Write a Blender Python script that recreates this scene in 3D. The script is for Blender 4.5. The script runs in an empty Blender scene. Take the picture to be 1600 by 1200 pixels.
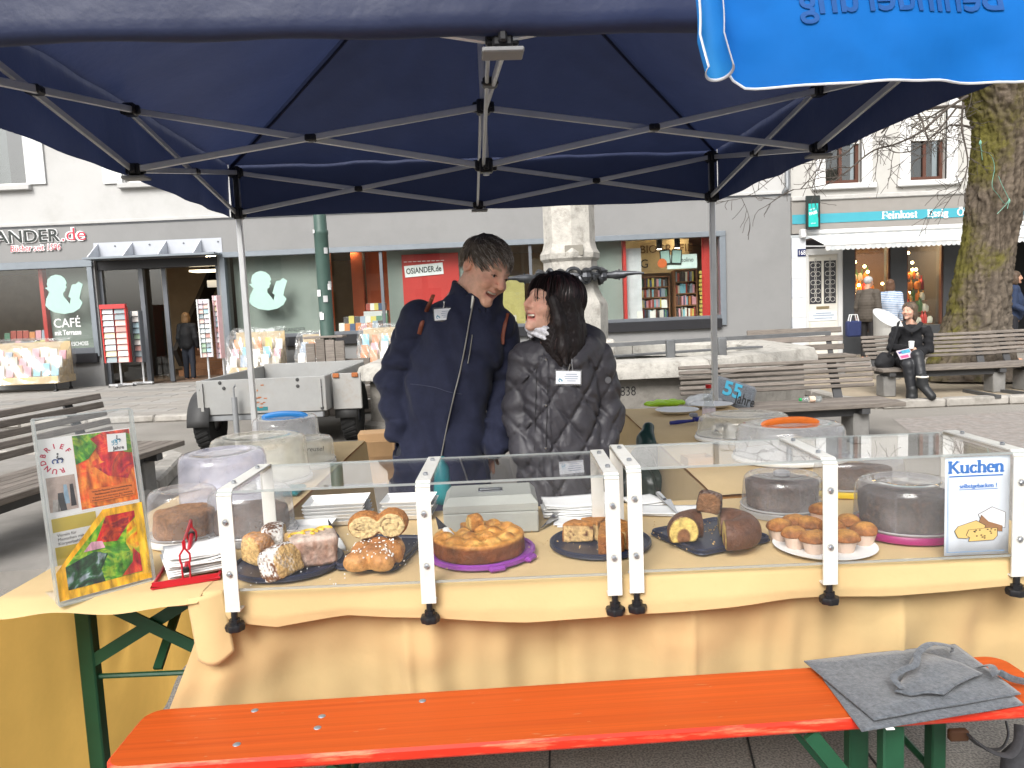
import bpy, bmesh, math, random
import numpy as np
from mathutils import Vector, Matrix, Euler
S = bpy.context.scene
COL = S.collection
R = math.radians
rnd = random.Random(7)
# ------------------------------------------------------------------ camera
F_PX, PITCH, ROLL, CAM_H = 1195.0, -0.1, -0.043, 1.45
cd = bpy.data.cameras.new('camera'); cam = bpy.data.objects.new('camera', cd); COL.objects.link(cam)
cd.sensor_width = 36.0; cd.lens = 36.0 * F_PX / 1600.0; cd.clip_start = 0.05; cd.clip_end = 600
_fw = Vector((0, math.cos(PITCH), math.sin(PITCH))); _rt = Vector((1, 0, 0)); _up = _rt.cross(_fw)
_r = _rt * math.cos(ROLL) + _up * math.sin(ROLL); _u = -_rt * math.sin(ROLL) + _up * math.cos(ROLL)
cam.matrix_world = Matrix(((_r.x, _u.x, -_fw.x, 0), (_r.y, _u.y, -_fw.y, 0), (_r.z, _u.z, -_fw.z, CAM_H), (0, 0, 0, 1)))
S.camera = cam
# ------------------------------------------------------------------ sky, sun, exposure (overcast day)
SUN_EL, SUN_ROT = R(40), R(200)
w = bpy.data.worlds.new('World'); S.world = w; w.use_nodes = True
nt = w.node_tree; nt.nodes.clear()
sky = nt.nodes.new('ShaderNodeTexSky'); sky.sky_type = 'NISHITA'; sky.sun_disc = False
sky.sun_elevation = SUN_EL; sky.sun_rotation = SUN_ROT; sky.dust_density = 4.0; sky.air_density = 1.0
hs = nt.nodes.new('ShaderNodeHueSaturation'); hs.inputs['Saturation'].default_value = 0.22
bg = nt.nodes.new('ShaderNodeBackground'); bg.inputs['Strength'].default_value = 0.15
wo = nt.nodes.new('ShaderNodeOutputWorld')
nt.links.new(sky.outputs[0], hs.inputs['Color']); nt.links.new(hs.outputs[0], bg.inputs[0]); nt.links.new(bg.outputs[0], wo.inputs[0])
sl = bpy.data.lights.new('sun', 'SUN'); sl.energy = 1.5; sl.angle = R(28); sl.color = (1, 0.97, 0.92)
so = bpy.data.objects.new('sun', sl); COL.objects.link(so)
_sd = Vector((math.sin(SUN_ROT) * math.cos(SUN_EL), math.cos(SUN_ROT) * math.cos(SUN_EL), math.sin(SUN_EL)))
so.rotation_euler = _sd.to_track_quat('Z', 'Y').to_euler()
S.view_settings.view_transform = 'Standard'; S.view_settings.look = 'None'
S.view_settings.gamma = 1.0; S.view_settings.exposure = 0.85
S.view_settings.use_curve_mapping = False
S.cycles.use_denoising = True
S.cycles.max_bounces = 8; S.cycles.transparent_max_bounces = 24; S.cycles.transmission_bounces = 8
S.cycles.caustics_reflective = False; S.cycles.caustics_refractive = False
# ------------------------------------------------------------------ layout helpers: photo measurements -> metres
def _ray(x, y):
 return _fw + _r * ((x - 800) / F_PX) + _u * ((600 - y) / F_PX)
def at(x, y, Y):
 d = _ray(x, y); k = Y / d.y
 return Vector((d.x * k, Y, CAM_H + d.z * k))
def az(x, y, Z):
 d = _ray(x, y); k = (Z - CAM_H) / d.z
 return Vector((d.x * k, d.y * k, Z))
# ------------------------------------------------------------------ materials
MATS = {}
def _new(name):
 m = bpy.data.materials.new(name); m.use_nodes = True; t = m.node_tree; t.nodes.clear()
 o = t.nodes.new('ShaderNodeOutputMaterial')
 return m, t, o
def nd(t, kind, **kw):
 n = t.nodes.new(kind)
 for k, v in kw.items():
  if hasattr(n, k) and not k.startswith('i_'): setattr(n, k, v)
 return n
def rgba(c): return (c[0], c[1], c[2], 1.0)
def mat(name, col=(.5, .5, .5), rough=.6, metal=0, spec=.4, var=0.12, vs=6.0, bump=0.0, bs=60.0, vcol=False,
  sheen=0, emit=0, dirt=None, dirt_s=2.0, dirt_a=.5, coat=0, stretch=None, sss=0, trl=0, bdist=.004):
 """Principled surface with procedural colour variation, optional stains (dirt) and fine relief."""
 if name in MATS: return MATS[name]
 m, t, o = _new(name); L = t.links.new
 b = t.nodes.new('ShaderNodeBsdfPrincipled'); L(b.outputs[0], o.inputs[0])
 b.inputs['Roughness'].default_value = rough; b.inputs['Metallic'].default_value = metal
 b.inputs['Specular IOR Level'].default_value = spec
 if coat: b.inputs['Coat Weight'].default_value = coat; b.inputs['Coat Roughness'].default_value = .15
 if sheen: b.inputs['Sheen Weight'].default_value = sheen; b.inputs['Sheen Roughness'].default_value = .5
 if sss:
  b.inputs['Subsurface Weight'].default_value = sss; b.inputs['Subsurface Radius'].default_value = (.9, .35, .2); b.inputs['Subsurface Scale'].default_value = .012
 tc = t.nodes.new('ShaderNodeTexCoord'); src = tc.outputs['Object']
 if stretch:
  mp = t.nodes.new('ShaderNodeMapping'); mp.inputs['Scale'].default_value = stretch; L(src, mp.inputs[0]); src = mp.outputs[0]
 if vcol:
  a = t.nodes.new('ShaderNodeAttribute'); a.attribute_name = 'Col'; cur = a.outputs['Color']
 else:
  c = t.nodes.new('ShaderNodeRGB'); c.outputs[0].default_value = rgba(col); cur = c.outputs[0]
 if var:
  n = t.nodes.new('ShaderNodeTexNoise'); n.inputs['Scale'].default_value = vs; n.inputs['Detail'].default_value = 6; n.inputs['Roughness'].default_value = .65; L(src, n.inputs['Vector'])
  mr = t.nodes.new('ShaderNodeMapRange'); mr.inputs[1].default_value = .25; mr.inputs[2].default_value = .75
  mr.inputs[3].default_value = 1 - var; mr.inputs[4].default_value = 1 + var; L(n.outputs[0], mr.inputs[0])
  mx = t.nodes.new('ShaderNodeMix'); mx.data_type = 'RGBA'; mx.blend_type = 'MULTIPLY'; mx.inputs[0].default_value = 1
  L(cur, mx.inputs[6]); L(mr.outputs[0], mx.inputs[7]); cur = mx.outputs[2]
 if dirt is not None:
  n = t.nodes.new('ShaderNodeTexNoise'); n.inputs['Scale'].default_value = dirt_s; n.inputs['Detail'].default_value = 8; n.inputs['Roughness'].default_value = .7; L(src, n.inputs['Vector'])
  cr = t.nodes.new('ShaderNodeMapRange'); cr.inputs[1].default_value = .5; cr.inputs[2].default_value = .68; cr.inputs[3].default_value = 0; cr.inputs[4].default_value = dirt_a; L(n.outputs[0], cr.inputs[0])
  mx = t.nodes.new('ShaderNodeMix'); mx.data_type = 'RGBA'; L(cr.outputs[0], mx.inputs[0]); L(cur, mx.inputs[6]); mx.inputs[7].default_value = rgba(dirt); cur = mx.outputs[2]
 L(cur, b.inputs['Base Color'])
 if emit:
  L(cur, b.inputs['Emission Color']); b.inputs['Emission Strength'].default_value = emit
 if bump:
  n = t.nodes.new('ShaderNodeTexNoise'); n.inputs['Scale'].default_value = bs; n.inputs['Detail'].default_value = 5; L(src, n.inputs['Vector'])
  bn = t.nodes.new('ShaderNodeBump'); bn.inputs['Strength'].default_value = bump; bn.inputs['Distance'].default_value = bdist; L(n.outputs[0], bn.inputs['Height']); L(bn.outputs[0], b.inputs['Normal'])
 if trl:
  tr = t.nodes.new('ShaderNodeBsdfTranslucent'); L(cur, tr.inputs[0]); ms = t.nodes.new('ShaderNodeMixShader'); ms.inputs[0].default_value = trl
  L(b.outputs[0], ms.inputs[1]); L(tr.outputs[0], ms.inputs[2]); L(ms.outputs[0], o.inputs[0])
 MATS[name] = m
 return m
def clear(name, tint=(.96, .97, .97), gloss=1.0, haze=0.0, hazecol=(.8, .8, .8), rough=.02, ior=1.45, scratch=0):
 """Thin clear sheet: see-through with Fresnel mirror reflection and optional milky share."""
 if name in MATS: return MATS[name]
 m, t, o = _new(name); L = t.links.new
 tr = t.nodes.new('ShaderNodeBsdfTransparent'); tr.inputs[0].default_value = rgba(tint)
 gl = t.nodes.new('ShaderNodeBsdfGlossy'); gl.inputs['Roughness'].default_value = rough; gl.inputs[0].default_value = (gloss, gloss, gloss, 1)
 fr = t.nodes.new('ShaderNodeFresnel'); ge = t.nodes.new('ShaderNodeNewGeometry')
 mi_ = t.nodes.new('ShaderNodeMapRange'); mi_.inputs[3].default_value = ior; mi_.inputs[4].default_value = 1 / ior; L(ge.outputs['Backfacing'], mi_.inputs[0]); L(mi_.outputs[0], fr.inputs[0])   # thin sheet: same reflection from both sides
 ms = t.nodes.new('ShaderNodeMixShader'); L(fr.outputs[0], ms.inputs[0]); L(gl.outputs[0], ms.inputs[2])
 base = tr.outputs[0]
 if haze:
  df = t.nodes.new('ShaderNodeBsdfDiffuse'); df.inputs[0].default_value = rgba(hazecol)
  tl = t.nodes.new('ShaderNodeBsdfTranslucent'); tl.inputs[0].default_value = rgba(hazecol)
  m0 = t.nodes.new('ShaderNodeMixShader'); m0.inputs[0].default_value = .4; L(df.outputs[0], m0.inputs[1]); L(tl.outputs[0], m0.inputs[2])
  m2 = t.nodes.new('ShaderNodeMixShader'); m2.inputs[0].default_value = haze; L(tr.outputs[0], m2.inputs[1]); L(m0.outputs[0], m2.inputs[2])
  if scratch:
   tc = t.nodes.new('ShaderNodeTexCoord'); n = t.nodes.new('ShaderNodeTexNoise'); n.inputs['Scale'].default_value = scratch; n.inputs['Detail'].default_value = 7; L(tc.outputs['Object'], n.inputs['Vector'])
   mr = t.nodes.new('ShaderNodeMapRange'); mr.inputs[1].default_value = .35; mr.inputs[2].default_value = .8; mr.inputs[3].default_value = haze * .4; mr.inputs[4].default_value = min(1, haze * 2.2); L(n.outputs[0], mr.inputs[0]); L(mr.outputs[0], m2.inputs[0])
  base = m2.outputs[0]
 L(base, ms.inputs[1]); L(ms.outputs[0], o.inputs[0])
 MATS[name] = m
 return m
def emis(name, col, s):
 if name in MATS: return MATS[name]
 m, t, o = _new(name); e = t.nodes.new('ShaderNodeEmission'); e.inputs[0].default_value = rgba(col); e.inputs[1].default_value = s
 t.links.new(e.outputs[0], o.inputs[0]); MATS[name] = m
 return m
# ------------------------------------------------------------------ scene graph helpers
WM = {}
def tag(o, label=None, cat=None, group=None, kind=None):
 if label: o['label'] = label
 if cat: o['category'] = cat
 if group: o['group'] = group
 if kind: o['kind'] = kind
 return o
def thing(name, label, cat, loc=(0, 0, 0), rz=0.0, group=None):
 o = bpy.data.objects.new(name, None); COL.objects.link(o); o.empty_display_size = .1
 o.location = loc; o.rotation_euler = (0, 0, rz)
 WM[o.name] = Matrix.Translation(Vector(loc)) @ Matrix.Rotation(rz, 4, 'Z')
 return tag(o, label, cat, group)
def link(name, me, mats=(), parent=None, world=False, label=None, cat=None, group=None, kind=None):
 o = bpy.data.objects.new(name, me); COL.objects.link(o)
 for m in (mats if isinstance(mats, (list, tuple)) else [mats]):
  if m.name not in [x.name for x in me.materials if x]: me.materials.append(m)
 if parent is not None:
  o.parent = parent
  pm = WM.get(parent.name, Matrix())
  if world: o.matrix_parent_inverse = pm.inverted(); WM[o.name] = Matrix()
  else: WM[o.name] = pm.copy()
 return tag(o, label, cat, group, kind)
def copy_tree(o, parent=None):
 c = o.copy(); COL.objects.link(c)
 if parent is not None: c.parent = parent
 for ch in list(o.children): copy_tree(ch, c)
 return c
# ------------------------------------------------------------------ mesh builder
class MB:
 def __init__(s): s.v = []; s.f = []; s.m = []; s.c = None
 def add(s, vs, fs, mi=0, M=None):
  n = len(s.v)
  s.v += [tuple(M @ Vector(p)) for p in vs] if M is not None else [tuple(p) for p in vs]
  s.f += [tuple(i + n for i in f) for f in fs]; s.m += [mi] * len(fs)
  return s
 def box(s, c, d, mi=0, M=None, b=0.0):
  x, y, z = c; a, e, h = d[0] / 2, d[1] / 2, d[2] / 2
  if b <= 0:
   vs = [(x + i * a, y + j * e, z + k * h) for i in (-1, 1) for j in (-1, 1) for k in (-1, 1)]
   return s.add(vs, [(0, 1, 3, 2), (4, 6, 7, 5), (0, 4, 5, 1), (2, 3, 7, 6), (0, 2, 6, 4), (1, 5, 7, 3)], mi, M)
  b = min(b, a * .95, e * .95, h * .95)
  vs = []; ix = {}
  for i in (-1, 1):
   for j in (-1, 1):
    for k in (-1, 1):
     ix[i, j, k] = len(vs)
     vs += [(x + i * a, y + j * (e - b), z + k * (h - b)), (x + i * (a - b), y + j * e, z + k * (h - b)), (x + i * (a - b), y + j * (e - b), z + k * h)]
  fs = []
  for i in (-1, 1):
   q = [ix[i, -1, -1], ix[i, 1, -1], ix[i, 1, 1], ix[i, -1, 1]]; fs.append(tuple(q if i > 0 else q[::-1]))
   q = [ix[-1, i, -1] + 1, ix[1, i, -1] + 1, ix[1, i, 1] + 1, ix[-1, i, 1] + 1]; fs.append(tuple(q[::-1] if i > 0 else q))
   q = [ix[-1, -1, i] + 2, ix[1, -1, i] + 2, ix[1, 1, i] + 2, ix[-1, 1, i] + 2]; fs.append(tuple(q if i > 0 else q[::-1]))
   for j in (-1, 1):
    fs.append((ix[i, j, -1], ix[i, j, 1], ix[i, j, 1] + 1, ix[i, j, -1] + 1) if i * j < 0 else (ix[i, j, -1], ix[i, j, -1] + 1, ix[i, j, 1] + 1, ix[i, j, 1]))
    fs.append((ix[i, -1, j], ix[i, 1, j], ix[i, 1, j] + 2, ix[i, -1, j] + 2) if i * j < 0 else (ix[i, -1, j], ix[i, -1, j] + 2, ix[i, 1, j] + 2, ix[i, 1, j]))
    fs.append((ix[-1, i, j] + 1, ix[1, i, j] + 1, ix[1, i, j] + 2, ix[-1, i, j] + 2) if i * j > 0 else (ix[-1, i, j] + 1, ix[-1, i, j] + 2, ix[1, i, j] + 2, ix[1, i, j] + 1))
    for k in (-1, 1):
     q = (ix[i, j, k], ix[i, j, k] + 1, ix[i, j, k] + 2); fs.append(q if i * j * k > 0 else q[::-1])
  return s.add(vs, fs, mi, M)
 def bar(s, p, q, w, h, mi=0, up=(0, 0, 1), b=0.0):
  p, q = Vector(p), Vector(q); d = q - p; L = d.length; d.normalize(); u = Vector(up)
  if abs(d.dot(u)) > .98: u = Vector((0, 1, 0))
  x = d.cross(u).normalized(); z = x.cross(d)
  M = Matrix((( x.x, d.x, z.x, 0), (x.y, d.y, z.y, 0), (x.z, d.z, z.z, 0), (0, 0, 0, 1))); M.translation = (p + q) / 2
  return s.box((0, 0, 0), (w, L, h), mi, M, b)
 def tube(s, pts, r, n=8, mi=0, caps=True, closed=False, M=None, sq=1.0):
  pts = [Vector(p) for p in pts]; k = len(pts); rs = r if isinstance(r, (list, tuple)) else [r] * k
  vs = []; prev = None
  for i, p in enumerate(pts):
   if closed: t = pts[(i + 1) % k] - pts[i - 1]
   else: t = pts[min(i + 1, k - 1)] - pts[max(i - 1, 0)]
   if t.length < 1e-9: t = Vector((0, 0, 1))
   t.normalize()
   if prev is None:
    a = Vector((0, 0, 1)) if abs(t.z) < .9 else Vector((1, 0, 0)); u = t.cross(a).normalized()
   else:
    u = (prev - t * prev.dot(t)); u = u.normalized() if u.length > 1e-6 else t.orthogonal().normalized()
   prev = u; v = t.cross(u)
   for j in range(n):
    a = 2 * math.pi * j / n; vs.append(p + (u * math.cos(a) + v * math.sin(a) * sq) * rs[i])
  fs = []
  for i in range(k if closed else k - 1):
   for j in range(n):
    a, b2 = i * n, ((i + 1) % k) * n
    fs.append((a + j, a + (j + 1) % n, b2 + (j + 1) % n, b2 + j))
  if caps and not closed:
   fs.append(tuple(range(n))[::-1]); fs.append(tuple(range((k - 1) * n, k * n)))
  return s.add(vs, fs, mi, M)
 def lathe(s, prof, n=32, c=(0, 0, 0), mi=0, M=None, sx=1.0, sy=1.0, fn=None):
  """Revolve (radius, z) pairs; ends on the axis are closed with a point. fn(angle) scales the radius."""
  vs = []; rings = []
  for r, z in prof:
   if r <= 1e-6: rings.append([len(vs)]); vs.append((c[0], c[1], c[2] + z))
   else:
    ring = []
    for j in range(n):
     a = 2 * math.pi * j / n; k = fn(a) if fn else 1
     ring.append(len(vs)); vs.append((c[0] + r * k * sx * math.cos(a), c[1] + r * k * sy * math.sin(a), c[2] + z))
    rings.append(ring)
  fs = []
  for A, B in zip(rings, rings[1:]):
   for j in range(n):
    if len(A) == 1 and len(B) == 1: break
    if len(A) == 1: fs.append((A[0], B[(j + 1) % n], B[j]))
    elif len(B) == 1: fs.append((A[j], A[(j + 1) % n], B[0]))
    else: fs.append((A[j], A[(j + 1) % n], B[(j + 1) % n], B[j]))
  return s.add(vs, fs, mi, M)
 def prism(s, poly, z0, z1, mi=0, M=None):
  n = len(poly); vs = [(p[0], p[1], z0) for p in poly] + [(p[0], p[1], z1) for p in poly]
  ar = sum(poly[i][0] * poly[(i + 1) % n][1] - poly[(i + 1) % n][0] * poly[i][1] for i in range(n))
  fs = [tuple(range(n))[::-1], tuple(range(n, 2 * n))] + [(i, (i + 1) % n, n + (i + 1) % n, n + i) for i in range(n)]
  if ar < 0: fs = [f[::-1] for f in fs]
  return s.add(vs, fs, mi, M)
 def grid(s, fn, nu, nv, mi=0, closeu=False):
  """fn(u, v) -> point with u, v in 0..1."""
  vs = []; cu = nu if closeu else nu + 1
  for i in range(cu):
   for j in range(nv + 1): vs.append(tuple(fn(i / nu, j / nv)))
  fs = []
  for i in range(nu):
   for j in range(nv):
    a = i * (nv + 1) + j; b = ((i + 1) % cu) * (nv + 1) + j
    fs.append((a, b, b + 1, a + 1))
  return s.add(vs, fs, mi)
 def mesh(s, name='mesh', smooth=40, cols=None):
  me = bpy.data.meshes.new(name); me.from_pydata(s.v, [], s.f)
  if s.m: me.polygons.foreach_set('material_index', s.m)
  if smooth:
   me.polygons.foreach_set('use_smooth', [True] * len(me.polygons)); me.set_sharp_from_angle(angle=R(smooth))
  me.update()
  return me
 def build(s, name, mats, parent=None, world=False, smooth=40, solid=0, **kw):
  o = link(name, s.mesh(name, smooth), mats if isinstance(mats, (list, tuple)) else [mats], parent, world, **kw)
  if solid:
   md = o.modifiers.new('thickness', 'SOLIDIFY'); md.thickness = solid; md.offset = 0
  return o
def rotm(rx=0, ry=0, rz=0, loc=(0, 0, 0)):
 return Matrix.Translation(Vector(loc)) @ Euler((rx, ry, rz)).to_matrix().to_4x4()
# ------------------------------------------------------------------ smooth value noise for numpy and plain floats
def vnoise(X, Y, Z, sc=1.0, seed=0):
 X, Y, Z = np.broadcast_arrays(np.asarray(X, float) * sc, np.asarray(Y, float) * sc, np.asarray(Z, float) * sc)
 xi, yi, zi = np.floor(X).astype(np.int64), np.floor(Y).astype(np.int64), np.floor(Z).astype(np.int64)
 fx, fy, fz = X - xi, Y - yi, Z - zi
 fx = fx * fx * (3 - 2 * fx); fy = fy * fy * (3 - 2 * fy); fz = fz * fz * (3 - 2 * fz)
 def h(a, b, c):
  n = (a * 73856093) ^ (b * 19349663) ^ (c * 83492791) ^ (seed * 2654435 + 12345)
  n = (n ^ (n >> 13)) * 1274126177 & 0x7fffffff
  return (n & 0xffff) / 32767.5 - 1
 r = 0
 for a in (0, 1):
  for b in (0, 1):
   for c in (0, 1):
    r = r + h(xi + a, yi + b, zi + c) * (fx if a else 1 - fx) * (fy if b else 1 - fy) * (fz if c else 1 - fz)
 return r
def n1(x, y=0.0, z=0.0, sc=1.0, seed=0): return float(vnoise(x, y, z, sc, seed))
# ------------------------------------------------------------------ distance-field modelling (one continuous surface)
def smin(a, b, k):
 h = np.clip(.5 + .5 * (b - a) / k, 0, 1); return b * (1 - h) + a * h - k * h * (1 - h)
def smax(a, b, k): return -smin(-a, -b, k)
def s_ell(P, c, r):
 x, y, z = (P[0] - c[0]) / r[0], (P[1] - c[1]) / r[1], (P[2] - c[2]) / r[2]
 k0 = np.sqrt(x * x + y * y + z * z) + 1e-9
 k1 = np.sqrt((x / r[0]) ** 2 + (y / r[1]) ** 2 + (z / r[2]) ** 2) + 1e-9
 return k0 * (k0 - 1) / k1
def s_cap(P, a, b, ra, rb=None):
 rb = ra if rb is None else rb
 d = [b[i] - a[i] for i in range(3)]; L = sum(x * x for x in d) + 1e-12
 t = np.clip(((P[0] - a[0]) * d[0] + (P[1] - a[1]) * d[1] + (P[2] - a[2]) * d[2]) / L, 0, 1)
 return np.sqrt((P[0] - a[0] - t * d[0]) ** 2 + (P[1] - a[1] - t * d[1]) ** 2 + (P[2] - a[2] - t * d[2]) ** 2) - (ra + (rb - ra) * t)
def s_chain(P, pts, k=.02):
 """pts: (x, y, z, radius); smooth chain of tapered capsules."""
 f = None
 for a, b in zip(pts, pts[1:]):
  g = s_cap(P, a[:3], b[:3], a[3], b[3]); f = g if f is None else smin(f, g, k)
 return f
def s_box(P, c, h, r=0.0):
 q = [np.abs(P[i] - c[i]) - h[i] + r for i in range(3)]
 o = np.sqrt(sum(np.maximum(x, 0) ** 2 for x in q)); return o + np.minimum(np.maximum(np.maximum(q[0], q[1]), q[2]), 0) - r
def loc_axes(P, M):
 """Grid coordinates in the local frame of matrix M."""
 I = M.inverted()
 return tuple(I[i][0] * P[0] + I[i][1] * P[1] + I[i][2] * P[2] + I[i][3] for i in range(3))
def axis(lo, hi, step, fine=None, fstep=None):
 if fine is None: return np.arange(lo, hi + step, step)
 return np.unique(np.round(np.concatenate([np.arange(lo, fine[0], step), np.arange(fine[0], fine[1], fstep), np.arange(fine[1], hi + step, step)]), 6))
def surfnet(f, ax, ay, az_):
 n3 = (len(ax), len(ay), len(az_)); K = 4
 ic = [np.unique(np.append(np.arange(0, n, K), n - 1)) for n in n3]
 Vc = np.asarray(f((ax[ic[0]][:, None, None], ay[ic[1]][None, :, None], az_[ic[2]][None, None, :])), dtype=float)
 Vc = np.broadcast_to(Vc, tuple(len(c) for c in ic))
 nn = [np.clip(np.searchsorted(c, np.arange(n) - K // 2), 0, len(c) - 1) for c, n in zip(ic, n3)]
 V = Vc[np.ix_(*nn)].copy()
 # only evaluate the field finely near the surface
 sp = [np.gradient(a) for a in (ax, ay, az_)]
 loc_step = np.maximum(np.maximum(sp[0][:, None, None], sp[1][None, :, None]), sp[2][None, None, :])
 gi, gj, gk = np.nonzero(np.abs(V) < loc_step * K * 1.9 + .012)
 V[gi, gj, gk] = f((ax[gi], ay[gj], az_[gk]))
 I = V < 0
 cnt = sum(I[a:I.shape[0] - 1 + a, b:I.shape[1] - 1 + b, c:I.shape[2] - 1 + c].astype(np.int8) for a in (0, 1) for b in (0, 1) for c in (0, 1))
 act = (cnt > 0) & (cnt < 8); i, j, k = np.nonzero(act)
 ids = np.full(act.shape, -1, np.int64); ids[i, j, k] = np.arange(len(i))
 pos = np.zeros((len(i), 3)); num = np.zeros(len(i)); A = (ax, ay, az_)
 cs = [(a, b, c) for a in (0, 1) for b in (0, 1) for c in (0, 1)]
 for p in cs:
  for d in range(3):
   if p[d]: continue
   q = list(p); q[d] = 1
   va = V[i + p[0], j + p[1], k + p[2]]; vb = V[i + q[0], j + q[1], k + q[2]]
   cr = (va < 0) != (vb < 0)
   t = np.where(cr, va / np.where(va == vb, 1, va - vb), 0)
   for e, (ii, arr) in enumerate(zip((i, j, k), A)):
    c0 = arr[ii + p[e]]; c1 = arr[ii + q[e]]
    pos[:, e] += np.where(cr, c0 + t * (c1 - c0), 0)
   num += cr
 pos /= np.maximum(num, 1)[:, None]
 Q = []
 def quads(Ia, Ib, a, b, c, d):
  m1 = Ia & ~Ib; m2 = ~Ia & Ib
  Q.append(np.stack([a[m1], b[m1], c[m1], d[m1]], 1)); Q.append(np.stack([d[m2], c[m2], b[m2], a[m2]], 1))
 quads(I[:-1, 1:-1, 1:-1], I[1:, 1:-1, 1:-1], ids[:, :-1, :-1], ids[:, 1:, :-1], ids[:, 1:, 1:], ids[:, :-1, 1:])
 quads(I[1:-1, :-1, 1:-1], I[1:-1, 1:, 1:-1], ids[:-1, :, :-1], ids[:-1, :, 1:], ids[1:, :, 1:], ids[1:, :, :-1])
 quads(I[1:-1, 1:-1, :-1], I[1:-1, 1:-1, 1:], ids[:-1, :-1, :], ids[1:, :-1, :], ids[1:, 1:, :], ids[:-1, 1:, :])
 Q = np.concatenate(Q); Q = Q[(Q >= 0).all(1)]
 return pos, Q
def np_mesh(name, pos, Q, colfn=None, smooth=True, relax=0):
 for _ in range(relax):
  acc = np.zeros_like(pos); n = np.zeros(len(pos))
  for a in range(4):
   for b in ((a + 1) % 4, (a + 3) % 4):
    np.add.at(acc, Q[:, a], pos[Q[:, b]]); np.add.at(n, Q[:, a], 1)
  ok = n > 0; pos = pos.copy(); pos[ok] = .5 * pos[ok] + .5 * acc[ok] / n[ok][:, None]
 me = bpy.data.meshes.new(name); me.vertices.add(len(pos)); me.vertices.foreach_set('co', pos.ravel())
 me.loops.add(Q.size); me.loops.foreach_set('vertex_index', Q.ravel().astype(np.int32))
 me.polygons.add(len(Q)); me.polygons.foreach_set('loop_start', np.arange(0, Q.size, 4, dtype=np.int32))
 if smooth: me.polygons.foreach_set('use_smooth', np.ones(len(Q), bool))
 me.update(calc_edges=True); me.validate()
 if colfn is not None:
  c = np.ones((len(me.vertices), 4)); co = np.zeros(len(me.vertices) * 3); me.vertices.foreach_get('co', co); co = co.reshape(-1, 3)
  c[:, :3] = colfn(co[:, 0], co[:, 1], co[:, 2])
  a = me.color_attributes.new('Col', 'FLOAT_COLOR', 'POINT'); a.data.foreach_set('color', c.ravel())
 return me
def sdf_obj(name, f, lo, hi, step, mats, parent=None, world=True, colfn=None, fine=None, fstep=None, relax=1, **kw):
 if fine is None: ax = [axis(lo[i], hi[i], step) for i in range(3)]
 else: ax = [axis(lo[i], hi[i], step, fine[i], fstep) for i in range(3)]
 pos, Q = surfnet(f, *ax)
 return link(name, np_mesh(name, pos, Q, colfn, relax=relax), mats, parent, world, **kw)
def mixc(base, col, wgt):
 """Blend an (n,3) colour array towards col by weight array."""
 wgt = np.clip(wgt, 0, 1)[:, None]; return base * (1 - wgt) + np.asarray(col) * wgt
# ------------------------------------------------------------------ lettering
def text_mesh(txt, size, extrude=.002, bold=0.0, align='CENTER', spacing=1.0, shear=0):
 cu = bpy.data.curves.new('lettering', 'FONT'); cu.body = txt; cu.size = size; cu.extrude = extrude; cu.offset = bold
 cu.align_x = align; cu.space_character = spacing; cu.shear = shear; cu.resolution_u = 3
 o = bpy.data.objects.new('lettering', cu); COL.objects.link(o)
 dg = bpy.context.evaluated_depsgraph_get(); me = bpy.data.meshes.new_from_object(o.evaluated_get(dg))
 bpy.data.objects.remove(o); bpy.data.curves.remove(cu)
 return me
def letters(txt, size, M, material, parent, world=True, name='lettering', extrude=.002, bold=0.0, align='CENTER', spacing=1.0, shear=0, fit=None, **kw):
 me = text_mesh(txt, size, extrude, bold, align, spacing, shear)
 if fit:
  xs = [v.co.x for v in me.vertices]; k = fit / (max(xs) - min(xs)); me.transform(Matrix.Diagonal((k, 1, 1, 1)))
 me.transform(M); me.materials.clear()
 return link(name, me, [material], parent, world, **kw)
WALLM = lambda x, y, z, rz=0.0: Matrix.Translation((x, y, z)) @ Matrix.Rotation(rz, 4, 'Z') @ Matrix.Rotation(R(90), 4, 'X')
alu = mat('anodised_aluminium', (.62, .63, .64), rough=.38, metal=.55, var=.08, vs=9)
blackp = mat('black_plastic', (.012, .012, .014), rough=.38, var=.1)
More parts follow.
